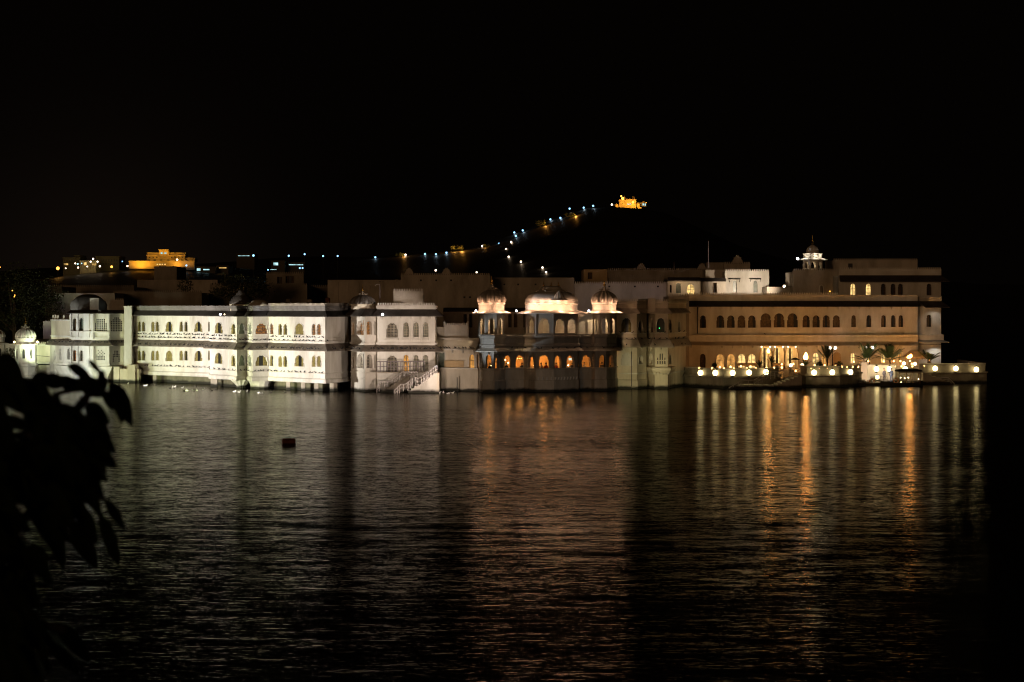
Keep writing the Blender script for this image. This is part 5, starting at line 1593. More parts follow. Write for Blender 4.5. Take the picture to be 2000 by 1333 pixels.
# stairs of the terraces
p = P3(1500, 758, 206.6)
flight('dim stone steps rising right from the water to the portal landing', (X(1503, 207), 207.0, 0.0), (X(1562, 208.5), 207.0, 1.1), 8, 4.5, mat='aged_plaster')
pts = [P3(1424, 761.5, 205.6), P3(1451, 747, 205.6), P3(1472, 747, 205.6), P3(1497, 732, 206), P3(1530, 728, 207)]
railing('terrace_railing', 'long bright handrail stepping up from the water to the portal landing', [(p.x, p.y, p.z - .45) for p in pts], 0.62, 0.5, rr=.03)
flight('narrow stone steps under the bright handrail of the left terrace', (X(1422, 206), 205.5, -.05), (X(1452, 206), 205.5, .36), 4, 1.0, mat='white_plaster')
t = thing('landing', 'small stone landing under the bright handrail, between two short flights', 'landing', (X(1462, 205.6), 205.6, 0))
MB().box(X(1452, 205.5), X(1474, 205.5), 205.5, 207.6, -.6, .36).build('slab', 'white_plaster', t)
for i in range(3): MB().box(X(1474, 206), X(1500 + 6 * i, 206), 205.4 + i * .4, 207.6, -.6, .06 + .13 * i).build('step', 'white_plaster', t)
pts = [P3(1806, 729, 218.9), P3(1824, 738, 218.9), P3(1852, 738, 218.9), P3(1864, 750, 218.9)]
railing('terrace_railing', 'low handrail stepping down across the right lantern terrace', [(p.x, p.y, p.z - .42) for p in pts], 0.42, 0.6, rr=.04)
flight('dark stone steps going down in front of the right lantern terrace', (X(1862, 219), 218.8, -.1), (X(1802, 219), 218.8, 1.0), 7, 1.0, mat='cream_plaster')

# wall lanterns
ORD = ['first', 'second', 'third', 'fourth', 'fifth', 'sixth', 'seventh', 'eighth', 'ninth', 'tenth', 'eleventh', 'twelfth', 'thirteenth']
LANT = [(1368, 728.5, 'T'), (1397, 728.5, 'T'), (1431, 728.5, 'T'), (1463, 728, 'T'), (1496, 727, 'T'), (1590, 728, 'M'), (1625.5, 727.5, 'M'), (1661, 727, 'M'), (1712, 721, 'J'), (1737, 721, 'J'), (1768, 721, 'J'), (1826.5, 720, 'R'), (1867, 720, 'R'), (1907, 722, 'R')]
LLAB = ['wall lantern nearest the dark corner, leftmost on the left terrace', 'wall lantern just left of the bent corner of the left terrace', 'wall lantern just right of the bent corner of the left terrace',
        'wall lantern over the small landing of the left terrace', 'wall lantern at the top bend of the bright handrail', 'leftmost wall lantern of the middle terrace', 'wall lantern below the left twin globe lamp post',
        'wall lantern at the rounded end of the middle terrace', 'left lantern on the pinkish landing wall', 'right lantern on the pinkish landing wall', 'lantern above the boat canopy',
        'leftmost wall lantern of the right terrace, above the handrail', 'middle wall lantern of the right terrace', 'last wall lantern, nearest the bare corner over the lake']
def line_y(line, px):
    for a, b in zip(line[:-1], line[1:]):
        f = Fac(a, b); u = f.u(px)
        if -1e-3 <= u <= f.len + 1e-3: return f.y(px), f
    return line[0].y, Fac(line[0], line[1])
def lantern_proto():
    r = thing('wall_lantern', 'x', 'lantern', (0, 0, 0), group='wall lanterns along the terraces')
    MB().lathe((0, 0, -.24), [(.10, 0), (.18, .06), (.225, .18), (.23, .26), (.19, .38), (.11, .45), (.04, .48)], 14).build('glass', 'lantern_light', r, local=True, smooth=True)
    MB().lathe((0, 0, -.36), [(.03, 0), (.12, .03), (.16, .10), (.16, .12)], 14).build('base', 'iron', r, local=True)
    MB().lathe((0, 0, .25), [(.19, 0), (.10, .06), (.03, .09), (.02, .15)], 14).build('cap', 'iron', r, local=True)
    MB().tube([(0, 0, -.33), (0, .12, -.38), (0, .24, -.3)], .025).build('bracket', 'iron', r, local=True)
    return r
LP0 = lantern_proto()
for i, ((px, py, k), lb) in enumerate(zip(LANT, LLAB)):
    Y = {'T': lambda: line_y(TL, px)[0], 'M': lambda: line_y(TM, px)[0], 'R': lambda: line_y(TR, px)[0], 'J': lambda: 220.5}[k]() - .33
    q = P3(px, py, Y)
    o = LP0 if i == 0 else dup(LP0, q)
    o.location = q; o['label'] = 'glowing ' + lb
q = P3(1713.5, 737, 219.0)
o = dup(LP0, q, label='low glowing lantern on the jetty before the pinkish wall', scale=.8)
o['group'] = 'lanterns on the jetty'
spot(P3(1716, 724, 216.5), P3(1716, 736, 220.6), 420, (1.0, .70, .50), 100, .6, .1)

# twin globe lamp posts
def globe_post(px, pyg, pyb, Y, sp, label):
    zb, zg = Z(pyb, Y), Z(pyg, Y)
    r = thing('lamp_post', label, 'lamp post', (X(px, Y), Y, zb))
    h = zg - zb; d = sp / FPX * Y / 2
    MB().lathe((0, 0, 0), [(.09, 0), (.09, .12), (.045, .2), (.04, h * .55), (.055, h * .58), (.032, h * .62), (.03, h - .06)], 10).build('post', 'iron', r, local=True)
    for s in (-1, 1):
        MB().tube([(0, 0, h - .32), (s * d * .6, 0, h - .30), (s * d, 0, h - .22), (s * d, 0, h - .12)], .02).build('arm', 'iron', r, local=True)
        MB().ball((s * d, 0, h), .14, 14, 10).build('globe', 'globe_light', r, local=True, smooth=True)
globe_post(1626, 680, 716, 216, 10.5, 'iron lamp post with two white globes, between two fan palms')
globe_post(1698.5, 679, 716, 222.5, 10.5, 'iron lamp post with two white globes, beside the palm lit green')
def pillar_globe(px, py, Y, label, rad=.15):
    q = P3(px, py, Y)
    r = thing('globe_lamp', label, 'lamp', (q.x, Y, 1.1))
    MB().lathe((0, 0, 0), [(.14, 0), (.14, .1), (.1, .14), (.1, q.z - 1.1 - .2), (.13, q.z - 1.1 - .14)], 10).build('pillar', 'cream_plaster', r, local=True)
    MB().ball((0, 0, q.z - 1.1), rad, 12, 8).build('globe', 'amber_globe', r, local=True, smooth=True)
pillar_globe(1544.5, 714, 216.4, 'amber globe lamp on a pillar at the left side of the portal steps')
pillar_globe(1566.8, 714, 214, 'amber globe lamp on a pillar at the right side of the portal steps')
pillar_globe(1765.3, 710.5, 222, 'amber globe lamp on a pillar behind the lantern above the boat', .17)
pillar_globe(1787, 711, 222, 'amber globe lamp on a pillar right of the leaning flame', .15)

def torch(px, py, pyb, Y, wpx, hpx, label, lean=0.0, power=60):
    q, b = P3(px, py, Y), P3(px, pyb, Y)
    r = thing('flame_torch', label, 'torch', (q.x, Y, b.z))
    h = q.z - b.z; w = wpx / FPX * Y / 2; fh = hpx / FPX * Y / 2
    MB().lathe((0, 0, 0), [(.12, 0), (.03, .06), (.025, h - fh - .12), (.14, h - fh - .02), (.15, h - fh)], 10).build('stand', 'iron', r, local=True)
    m2 = MB()
    prof = [(w * .5, -fh), (w, -fh * .6), (w * .95, -fh * .1), (w * .6, fh * .4), (w * .25, fh * .75), (.01, fh)]
    vs, fs = [], []
    n = 12
    for rr, z in prof:
        for i in range(n):
            a = 2 * PI * i / n
            vs.append((rr * math.cos(a) * (1 + .18 * math.sin(3 * a + z * 9)) + lean * (z + fh), rr * math.sin(a), h + z))
    for j in range(len(prof) - 1):
        for i in range(n): fs.append((j * n + i, j * n + (i + 1) % n, (j + 1) * n + (i + 1) % n, (j + 1) * n + i))
    m2.add(vs, fs + [tuple(range(n))[::-1], tuple(range(len(vs) - n, len(vs)))])
    m2.build('flame', 'flame', r, local=True, smooth=True)
    point((0, 0, h + fh * .5), power, (1.0, .50, .16), w, r)
torch(1574, 695.5, 718, 221, 8.5, 14, 'tall flame torch with a bright upright flame on the middle terrace', 0, 150)
torch(1501.5, 685.5, 720, 219, 5, 9, 'flame torch with a small white flame before the portal', -.15, 60)
torch(1775.5, 696, 716, 222.5, 9, 8, 'flame torch with its flame leaning right, above the boat', .5, 90)

# candles
CAND = [(1366, 719.5), (1391, 720), (1414, 720.5), (1406, 717.6), (1427, 717), (1433, 720.5), (1447, 716), (1458.5, 720), (1466, 716.5), (1476, 720), (1497, 719), (1511.5, 719), (1527, 718.4), (1527, 712), (1549.6, 711.5), (1554, 725),
        (1584, 719), (1591, 714), (1600, 718.4), (1610.7, 714), (1615.7, 718.4), (1632.5, 713.6), (1635.7, 717.6), (1644, 716.8), (1653.6, 717.3), (1665, 717), (1676, 717), (1704, 715), (1718, 715.5), (1730.7, 715.5), (1748, 716), (1760.8, 716),
        (1782, 716), (1804.8, 714.4), (1892, 711.5), (1667.5, 707), (1696, 706), (1726, 706.5), (1745.6, 706), (1758.7, 706), (1777, 705.6), (1781, 711), (1815, 705)]
def candle_proto():
    r = thing('candle_lamp', 'x', 'candle', (0, 0, 0), group='small candle lamps of the terraces')
    MB().ball((0, 0, 0), .085, 10, 8, 1.2).build('flame', 'candle_light', r, local=True, smooth=True)
    MB().lathe((0, 0, -.16), [(.07, 0), (.075, .03), (.05, .08), (.05, .09)], 10).build('holder', 'brass', r, local=True)
    return r
CP = candle_proto()
for i, (px, py) in enumerate(CAND):
    if px < 1522: Y = line_y(TL, px)[0] + .12
    elif px < 1560: Y = 213.5
    elif px < 1682: Y = line_y(TM, px)[0] + .12
    elif px < 1795: Y = 221.0
    else: Y = line_y(TR, px)[0] + .12
    if py < 708.5: Y = 225.6 if px < 1793 else 226.6
    elif py < 715 and px < 1660: Y = 222.0
    q = P3(px, py, Y)
    o = CP if i == 0 else dup(CP, q)
    o.location = q
    ds = sorted(range(len(LANT)), key=lambda k: abs(LANT[k][0] - px))
    k = ds[0]
    side = 'left of' if px < LANT[k][0] - 2 else ('right of' if px > LANT[k][0] + 2 else 'straight above')
    if py < 708.5:
        lab = 'candle lamp on the wall, ' + {1667.5: 'under the left of the narrow lit windows', 1696: 'under the lit window behind the green lit palm', 1726: 'under the lit window left of the dark wide palm',
                                             1745.6: 'just right of the wide palm trunk', 1758.7: 'far right under the last lit window', 1777: 'beside the leaning flame', 1815: 'by the rightmost palm'}[px]
    else:
        n_ = sum(1 for a, b in CAND[:i] if min(range(len(LANT)), key=lambda t: abs(LANT[t][0] - a)) == k and b >= 708.5)
        lab = f"small candle lamp {side} the {ORD[k] if k < 13 else 'last'} wall lantern" + (f', {ORD[n_]} from the left there' if n_ else '')
    o['label'] = lab

# potted plants and palms
def palm(px, pyc, pyb, Y, rpx, label, n=15, spread=1.0, seed=1, up=0.55):
    rnd = random.Random(seed)
    c, b = P3(px, pyc, Y), P3(px, pyb, Y)
    r = thing('fan_palm', label, 'palm', (b.x, Y, b.z))
    h = c.z - b.z; R_ = rpx / FPX * Y
    MB().tube([(0, 0, -.2), (.03, 0, h * .25), (0, 0, h * .45)], [.09, .07, .08], 8).build('trunk', 'bark', r, local=True)
    m2 = MB()
    for i in range(n):
        a = 2 * PI * i / n + rnd.uniform(-.2, .2)
        el = rnd.uniform(up * .5, 1.35)
        L_ = R_ * rnd.uniform(.8, 1.1)
        d = Vector((math.cos(a) * math.cos(el), .7 * math.sin(a) * math.cos(el), math.sin(el)))
        base = Vector((0, 0, h * .42))
        pts = []
        for t in (0, .25, .5, .75, 1.0):
            p = base + d * L_ * t * 1.15
            p.z -= .28 * L_ * t * t * spread
            pts.append(p)
        m2.tube(pts, [.012, .012, .01, .008, .004], 4)
        for j in range(26):
            t = .18 + .82 * j / 25
            k = min(3, int(t * 4)); p = pts[k].lerp(pts[k + 1], t * 4 - k)
            dirn = (pts[k + 1] - pts[k]).normalized()
            sd = dirn.cross(Vector((0, 0, 1))).normalized()
            for s in (-1, 1):
                w = .28 * L_ * (1 - .75 * abs(t - .45))
                tip = p + (sd * s * .8 + dirn * .75) * w + Vector((0, 0, -.1 * w))
                m2.add([p, p + dirn * .035 * L_, tip], [(0, 1, 2)])
    m2.build('crown', 'leaf_palm', r, local=True)
palm(1615.5, 686, 718, 214.5, 27, 'narrow upright fan palm left of the twin globe lamp post', 13, .25, 3, 1.5)
palm(1692.5, 692, 716, 222.3, 38, 'fan palm lit green beside the twin globe lamp post', 15, .8, 5, .6)
palm(1738, 690, 716, 222.3, 40, 'widest dark fan palm behind the landing wall', 20, .8, 7, .6)
palm(1814.5, 692, 716, 224.3, 28, 'dark fan palm at the right end before the pale wall corner', 13, .5, 9, 1.0)
palm(1572, 706, 722, 214.5, 15, 'low potted palm beneath the tall flame', 12, 1.0, 11, .4)
palm(1507, 696, 720, 217, 16, 'thin palm leaning before the portal', 10, .9, 13, .6)
palm(1484, 707, 721, 216, 12, 'small bushy palm left of the portal', 16, .8, 15, .6)

def leafball(px, py, Y, r_, label, name='potted_shrub', n=260, base=True, mat='leaf_palm', seed=0, sz=.07, sx=1.0):
    rnd = random.Random(seed + int(px))
    q = P3(px, py, Y)
    r = thing(name, label, 'shrub', tuple(q))
    m2 = MB()
    for i in range(n):
        v = Vector((rnd.gauss(0, 1), rnd.gauss(0, 1), rnd.gauss(0, 1))).normalized() * r_ * rnd.uniform(.55, 1.05)
        v.x *= sx
        a, b = Vector((rnd.gauss(0, 1), rnd.gauss(0, 1), rnd.gauss(0, 1))).normalized(), Vector((rnd.gauss(0, 1), rnd.gauss(0, 1), rnd.gauss(0, 1))).normalized()
        m2.add([v - a * sz, v + b * sz * .5, v + a * sz, v - b * sz * .5], [(0, 1, 2, 3)])
    m2.build('foliage', mat, r, local=True)
    MB().tube([(0, 0, -r_ - .25), (.02, 0, 0)], .03).build('stem', 'bark', r, local=True)
    if base: MB().lathe((0, 0, -r_ - .42), [(.12, 0), (.17, .22), (.19, .24)], 12).build('pot', 'terracotta', r, local=True)
leafball(1600.5, 712, 213, .27, 'clipped round shrub left of the narrow upright palm')
leafball(1638, 712, 213, .27, 'clipped round shrub right of the twin globe lamp post', sx=1.3)
leafball(1395.5, 713.5, 216, .22, 'small potted shrub left of the first lit arch')
leafball(20, 690, 231.6, .55, 'pale leafy shrub seen through the garden passage', 'garden_shrub', 300, False, 'leaf_tree')
leafball(362, 560, 262, .9, 'small dark bush before the dim gable wall', 'roof_bush', 400, False, 'leaf_tree', sz=.12)
point(P3(20, 690, 229), 18, (.9, 1.0, .7), .1)
point(P3(1693, 676, 222.0), 8, (.7, 1.0, .4), .05)

def parasol(px, py, pyb, Y):
    q, b = P3(px, py, Y), P3(px, pyb, Y)
    r = thing('parasol', 'small dark parasol open at the right side of the portal', 'parasol', tuple(b))
    h = q.z - b.z
    MB().tube([(0, 0, -.1), (0, 0, h)], .02).build('pole', 'wood', r, local=True)
    MB().lathe((0, 0, h - .16), [(.42, -.04), (.40, 0), (.22, .11), (.02, .17)], 8).build('canopy', 'canopy_cloth', r, local=True)
parasol(1553, 699, 720, 218)

def tent():
    Y = 225.2
    r = thing('awning_tent', 'pale scalloped tent awning on the terrace, beside the rightmost palm', 'tent', (X(1790, Y), Y, 1.22))
    a, b, c = P3(1765, 697, Y), P3(1815, 697, Y), P3(1783, 685, Y)
    m2 = MB()
    m2.add([(a.x, Y - .9, a.z), (b.x, Y - .9, b.z), (c.x + .55, Y - .1, c.z), (c.x - .3, Y - .1, c.z), (a.x, Y + .5, a.z), (b.x, Y + .5, b.z)], [(0, 1, 2, 3), (3, 2, 5, 4), (0, 3, 4), (1, 5, 2)])
    m2.build('canopy', 'awning', r)
    n = 18; vs = []
    for i in range(n + 1):
        x = a.x + (b.x - a.x) * i / n
        vs += [(x, Y - .9, a.z), (x, Y - .9, a.z - (.16 if i % 2 else .26))]
    MB().add(vs, [(2 * i, 2 * i + 1, 2 * i + 3, 2 * i + 2) for i in range(n)]).build('scalloped_edge', 'awning', r)
    for x in (a.x + .05, b.x - .05, (a.x + b.x) / 2): MB().box(x - .03, x + .03, Y - .87, Y - .81, 1.2, a.z).build('post', 'awning', r)
tent()

# tables in the lit arches
for px, lb in ((1448, 'gold cloth table before the third lit arch'), (1468.5, 'gold cloth table before the fourth lit arch'), (1521, 'long gold cloth table before the middle portal arch')):
    Y = 224.3
    t = thing('terrace_table', lb, 'table', (X(px, Y), Y, 1.22))
    w = .42 if px < 1500 else .62
    MB().box(-w, w, -.25, .25, .52, .56).build('tabletop', 'ochre_plaster', t, local=True)
    MB().box(-w + .04, w - .04, -.2, .2, .30, .52).build('cloth', 'ochre_plaster', t, local=True)
    for sx in (-1, 1): MB().box(sx * w * .8 - .03, sx * w * .8 + .03, -.03, .03, 0, .3).build('leg', 'wood', t, local=True)

# jetty, boat, lifebuoys, people
t = thing('jetty', 'low wooden landing jetty before the pinkish wall', 'jetty', (X(1705, 216), 216, 0))
q0, q1 = P(1678, 214), P(1728, 214)
MB().box(q0.x, q1.x + .6, 214.0, 220.6, .10, .22).build('deck', 'wood', t)
MB().box(q0.x, q1.x + .6, 213.96, 214.0, -.1, .24).build('fascia', 'ochre_plaster', t)
for x in (q0.x + .2, (q0.x + q1.x) / 2, q1.x): MB().tube([(x, 214.3, -1), (x, 214.3, .1)], .08, 8).build('pile', 'wood', t)
pts = [P3(1700, 748, 216.5), P3(1733, 748, 216.5)]
railing('jetty_railing', 'dark iron railing along the jetty, between the two lifebuoys', [(p.x, p.y, .22) for p in pts], .5, .12, mat='iron', rr=.014)
t = thing('mooring_steps', 'small dark boarding steps at the left end of the jetty', 'steps', (X(1684, 213.6), 213.6, .2))
for i in range(3): MB().box(-.35, .35, i * .22, i * .22 + .22, .12 * i, .12 * i + .1).build('tread', 'dark_wood', t, local=True)
def lifebuoy(px, py, Y, label):
    q = P3(px, py, Y)
    r = thing('lifebuoy', label, 'lifebuoy', tuple(q), group='orange lifebuoys at the jetty')
    vs, fs = [], []; n, m = 20, 8
    for i in range(n):
        a = 2 * PI * i / n
        for j in range(m):
            b = 2 * PI * j / m
            rr = .20 + .045 * math.cos(b)
            vs.append((rr * math.cos(a), .045 * math.sin(b), rr * math.sin(a)))
    for i in range(n):
        for j in range(m): fs.append((i * m + j, ((i + 1) % n) * m + j, ((i + 1) % n) * m + (j + 1) % m, i * m + (j + 1) % m))
    MB().add(vs, fs).build('ring', 'orange_ring', r, local=True, smooth=True)
    for k in range(4):
        a = PI / 4 + k * PI / 2
        MB().tube([(.18 * math.cos(a) * .85, 0, .18 * math.sin(a) * .85), (.26 * math.cos(a), 0, .26 * math.sin(a))], .05, 8).build('band', 'duck_white', r, local=True)
lifebuoy(1703, 745, 216.2, 'orange lifebuoy hanging on the left part of the jetty railing')
lifebuoy(1750, 743.5, 213.2, 'orange lifebuoy hanging at the stern of the canopied boat')
person('person in dark clothes standing on the jetty beside the low lantern', (X(1727, 217.5), 217.5, .22), 'cloth_dark', False, .6)
person('person in blue clothes standing on the jetty by the boat stern', (X(1741, 217.8), 217.8, .22), 'cloth_blue', False, -.8)

def boat():
    Y = 212.4
    a, b = X(1720, Y), X(1802, Y)
    r = thing('canopied_boat', 'dark wooden boat with flat canopy on gilded posts, moored at the jetty', 'boat', ((a + b) / 2, Y, 0))
    L_ = b - a; n = 14
    vs, fs = [], []
    for i in range(n + 1):
        t = i / n
        x = -L_ / 2 + L_ * t
        w = .62 * (math.sin(PI * min(1, max(0, t * .96 + .02))) ** .45)
        zt = .30 + .20 * abs(2 * t - 1) ** 2.5
        for k, (ww, zz) in enumerate(((1, zt), (.86, .05), (.4, -.2), (-.4, -.2), (-.86, .05), (-1, zt), (-.9, zt - .04), (-.8, .06), (.8, .06), (.9, zt - .04))):
            vs.append((x, -w * ww, zz))
    m = 10
    for i in range(n):
        for k in range(m): fs.append((i * m + k, i * m + (k + 1) % m, (i + 1) * m + (k + 1) % m, (i + 1) * m + k))
    fs += [tuple(range(m)), tuple(range(n * m, n * m + m))[::-1]]
    MB().add(vs, fs).build('hull', 'dark_wood', r, local=True)
    x0 = X(1752, Y) - (a + b) / 2; x1 = X(1797, Y) - (a + b) / 2
    MB().loft([Vector((x0, -.55)), Vector((x1, -.55)), Vector((x1, .55)), Vector((x0, .55))], [(0, 1.32), (.1, 1.32), (.1, 1.40), (0, 1.48)], True).build('canopy_rim', 'canopy_cloth', r, local=True)
    MB().add([(x0, -.55, 1.46), (x1, -.55, 1.46), (x1, .55, 1.46), (x0, .55, 1.46), (x0 + .3, 0, 1.56), (x1 - .3, 0, 1.56)], [(0, 1, 5, 4), (1, 2, 5), (2, 3, 4, 5), (3, 0, 4)]).build('canopy', 'canopy_cloth', r, local=True)
    k = 0
    for px in (1754, 1769, 1781, 1795):
        for yy in (-.5, .5):
            x = X(px, Y) - (a + b) / 2
            MB().tube([(x, yy, .2), (x, yy, 1.34)], .028, 6).build('post', 'brass', r, local=True)
    for px in (1762, 1775, 1788):
        x = X(px, Y) - (a + b) / 2
        MB().box(x - .16, x + .16, -.45, .45, .3, .36).build('thwart', 'wood', r, local=True)
    for i, (px, py) in enumerate(((1759, 738), (1774, 738), (1767, 739), (1794, 741), (1760, 747))):
        q = P3(px, py, Y - .1)
        s = thing('boat_lamp', ['hanging lamp under the canopy, at the left post', 'hanging lamp under the canopy, right of the middle post', 'hanging lamp under the canopy, left of the middle post', 'hanging lamp by the rightmost post of the boat', 'lamp standing low on the boat floor'][i], 'lamp', tuple(q), group='lamps of the canopied boat')
        MB().ball((0, 0, 0), .05).build('bulb', 'bulb_light', s, local=True)
        MB().tube([(0, 0, .04), (0, 0, 1.3 - q.z if i < 4 else .1)], .008, 4).build('cord', 'brass', s, local=True)
    for x in (-.2, 1.2):
        m2 = MB(); nn = 14; vs = []
        for i in range(nn + 1):
            xx = x0 + .15 + (x1 - x0 - .3) * (i / nn) * .5 + (0 if x < 0 else (x1 - x0) * .47)
            vs += [(xx, -.2, 1.32), (xx, -.2, 1.32 - (.12 if i % 2 else .2))]
        m2.add(vs, [(2 * i, 2 * i + 1, 2 * i + 3, 2 * i + 2) for i in range(nn)]).build('fringe', 'table_cloth', r, local=True)
boat()
# distant lit side wall of the right end
spot(P3(1829, 673, 226.3), P3(1826, 712, 227.0), 60, (1.0, .95, .85), 110, .8, .05)
spot(P3(1832, 601, 226.3), P3(1820, 650, 227.1), 22, (1.0, .95, .85), 110, .8, .05)
flood('tiny unlit looking wall lamp at the right eave corner', 1832, 668.5, 226.9, .05, 'bulb_light')
# soft light of the garden behind the parapets
for px, Y, pw in ((1380, 221, 46), (1420, 220, 60), (1460, 220, 60), (1530, 219.5, 60), (1600, 219, 60), (1650, 219, 46), (1700, 224, 22), (1760, 224, 30)):
    point((X(px, Y), Y, 1.55), pw * 0.35, (1.0, .42, .13), .3)


# ================================================================== BIRDS
def bird_mesh():
    m2 = MB()
    vs = []
    prof = [(-.19, .03, .02, .018), (-.10, .06, .03, .02), (0, .085, .055, .05), (.07, .11, .055, .055), (.11, .155, .03, .035), (.135, .185, .032, .034), (.165, .19, .02, .02), (.20, .18, .004, .004)]
    n = 8; fs = []
    for x, z, w, h in prof:
        for i in range(n):
            a = 2 * PI * i / n
            vs.append((x, w * math.cos(a), z + h * math.sin(a)))
    for j in range(len(prof) - 1):
        for i in range(n): fs.append((j * n + i, j * n + (i + 1) % n, (j + 1) * n + (i + 1) % n, (j + 1) * n + i))
    fs += [tuple(range(n))[::-1], tuple(range(len(vs) - n, len(vs)))]
    m2.add(vs, fs)
    for s in (-.02, .02): m2.tube([(.02, s, .05), (.03, s, 0)], .006, 4)
    return m2
BP = bird_mesh().build('pigeon', 'bird_grey', smooth=True)
BM = BP.data
bpy.data.objects.remove(BP)
def bird(p, label, group, sc=1.0):
    o = bpy.data.objects.new('pigeon', BM); COL.objects.link(o)
    o.location = p; o.rotation_euler = (0, 0, random.choice([random.uniform(-.9, .9), PI + random.uniform(-.9, .9), -PI / 2 + random.uniform(-.5, .5)]))
    o.scale = [sc * random.uniform(.68, .92)] * 3
    tag(o, label, 'pigeon', group)
def bird_row(pxa, pxb, pya, pyb, line, outd, n, label, group, zoff=0.0, gaps=0.0):
    for i in range(n):
        px = pxa + (pxb - pxa) * (i + random.uniform(.1, .9)) / n
        Y, f = line_y(line, px)
        u = f.u(px); z = f.z(px, pya + (pyb - pya) * (px - pxa) / (pxb - pxa))
        q = f.pt(u, 0, outd)
        bird((q[0], q[1], zoff if zoff else z), label, group)
LW = line_of((258, 226), (411, 217.2), (410.6, 212.4), (447, 210), (463, 206.6), (482, 208), (494, 205), (525, 206), (635, 199), (680, 204.3), (684, 208))
G1 = 'pigeons perched along the oblique wing'
bird_row(262, 410, 0, 0, LW, .05, 34, 'dark pigeon on the sill course below the upper arches of the oblique wing', G1 + ' sill course', 4.45)
bird_row(412, 462, 0, 0, LW, .05, 10, 'dark pigeon on the sill course below the upper arches of the oblique wing', G1 + ' sill course', 4.45)
bird_row(527, 634, 0, 0, LW, .05, 17, 'dark pigeon on the sill course below the upper arches of the oblique wing', G1 + ' sill course', 4.45)
bird_row(262, 640, 0, 0, LW, .10, 58, 'dark pigeon on the upper edge of the middle eave of the oblique wing', G1 + ' eave top', 4.15)
bird_row(262, 682, 0, 0, LW, .50, 66, 'dark pigeon on the lower edge of the middle eave of the oblique wing', G1 + ' eave edge', 3.50)
bird_row(282, 410, 0, 0, LW, .06, 22, 'dark pigeon on the low bird ledge under the lower arches of the oblique wing', G1 + ' low ledge', 1.51)
bird_row(418, 634, 0, 0, LW, .06, 32, 'dark pigeon on the low bird ledge under the lower arches of the oblique wing', G1 + ' low ledge', 1.51)
LB = line_of((97, 232), (112, 229.5), (125, 227.4), (138, 226.6), (176, 225.2), (182, 224.4), (211, 224.6), (213, 226), (242, 226.3))
bird_row(98, 240, 0, 0, LB, .25, 28, 'dark pigeon on the eave between the two screen storeys of the carved bay', 'pigeons on the carved bay', 3.66)
LC = line_of((685.5, 202.4), (713, 198.6), (735.5, 199.4), (737, 199.0), (850, 198.4), (852.5, 200.5))
bird_row(686, 850, 0, 0, LC, .45, 26, 'dark pigeon on the middle eave of the white stair block', 'pigeons on the white stair block', 3.53)
LD = line_of((854, 201.2), (936, 200.0))
bird_row(852, 934, 0, 0, LD, .80, 13, 'dark pigeon on the eave edge of the low link house', 'pigeons on the low link house', 3.55)
LF = line_of((1203, 206.3), (1244, 206.0), (1262, 207.6), (1264.5, 208.8), (1279, 206.3), (1304.5, 206.0), (1313, 209.4), (1340, 214.5))
bird_row(1208, 1338, 0, 0, LF, .06, 12, 'dark pigeon on the sill course of the cream bays', 'pigeons on the cream bays sill', 4.79)
bird_row(1208, 1338, 0, 0, LF, .22, 13, 'dark pigeon on the upper edge of the cream bays eave', 'pigeons on the cream bays eave', 4.22)
bird_row(1208, 1338, 0, 0, LF, .46, 9, 'dark pigeon on the lower edge of the cream bays eave', 'pigeons on the cream bays eave edge', 3.72)
LE = line_of((981, 198.9), (1024, 200.6), (1047, 198.7), (1081, 198.7), (1128, 200.5), (1156, 202.2), (1184, 201.1), (1203, 202.8))
bird_row(990, 1200, 0, 0, LE, .3, 16, 'dark pigeon on the eave below the balcony of the domed pavilion', 'pigeons on the domed pavilion', 3.56)
bird_row(1490, 1500, 0, 0, line_of((1331, 226), (1792, 226)), .30, 1, 'single dark pigeon on the balcony band of the orange wing', None, 4.4)

# ducks and floats on the water
def duck_mesh(mat):
    m2 = MB()
    vs, fs = [], []; n = 10
    prof = [(-.26, .12, .01, .01), (-.2, .10, .06, .05), (-.08, .07, .12, .09), (.06, .07, .12, .09), (.14, .10, .08, .08), (.17, .18, .045, .05), (.19, .25, .045, .05), (.23, .27, .045, .045), (.28, .26, .02, .015), (.33, .25, .012, .006)]
    for x, z, w, h in prof:
        for i in range(n):
            a = 2 * PI * i / n
            vs.append((x, w * math.cos(a), z + h * math.sin(a)))
    for j in range(len(prof) - 1):
        for i in range(n): fs.append((j * n + i, j * n + (i + 1) % n, (j + 1) * n + (i + 1) % n, (j + 1) * n + i))
    fs += [tuple(range(n))[::-1], tuple(range(len(vs) - n, len(vs)))]
    o = m2.add(vs, fs).build('duck', mat, smooth=True); me = o.data
    bpy.data.objects.remove(o)
    return me
DW, DB = duck_mesh('duck_white'), duck_mesh('duck_brown')
def duck(px, py, white, label, group):
    Y = FPX * H / (py - HZ)
    o = bpy.data.objects.new('duck', DW if white else DB); COL.objects.link(o)
    o.location = (X(px, Y), Y, -.01); o.rotation_euler = (0, 0, random.uniform(-2.8, 2.8)); o.scale = [random.uniform(.45, .62)] * 3
    tag(o, label, 'duck', group)
for px, py in ((283, 754), (286, 754), (338, 757), (342, 756.5), (356.5, 758.5), (364, 764), (366, 764.3), (378, 763.5), (385, 763.5), (397, 761.5)):
    duck(px, py, 1, 'pale duck afloat before the left half of the oblique wing', 'pale ducks before the left half of the oblique wing')
for px, py in ((332, 759), (340, 759), (346, 756), (359, 764.5), (382, 755), (413.5, 763.5), (421, 761.5), (298, 752.5), (305, 753)):
    duck(px, py, 0, 'dark duck afloat before the left half of the oblique wing', 'dark ducks before the left half of the oblique wing')
for px, py in ((457, 766), (460, 766.5), (467, 767), (482.5, 765), (505, 768.5), (509, 769), (513, 769.5)):
    duck(px, py, 1, 'pale duck afloat below the two storey bay', 'pale ducks below the two storey bay')
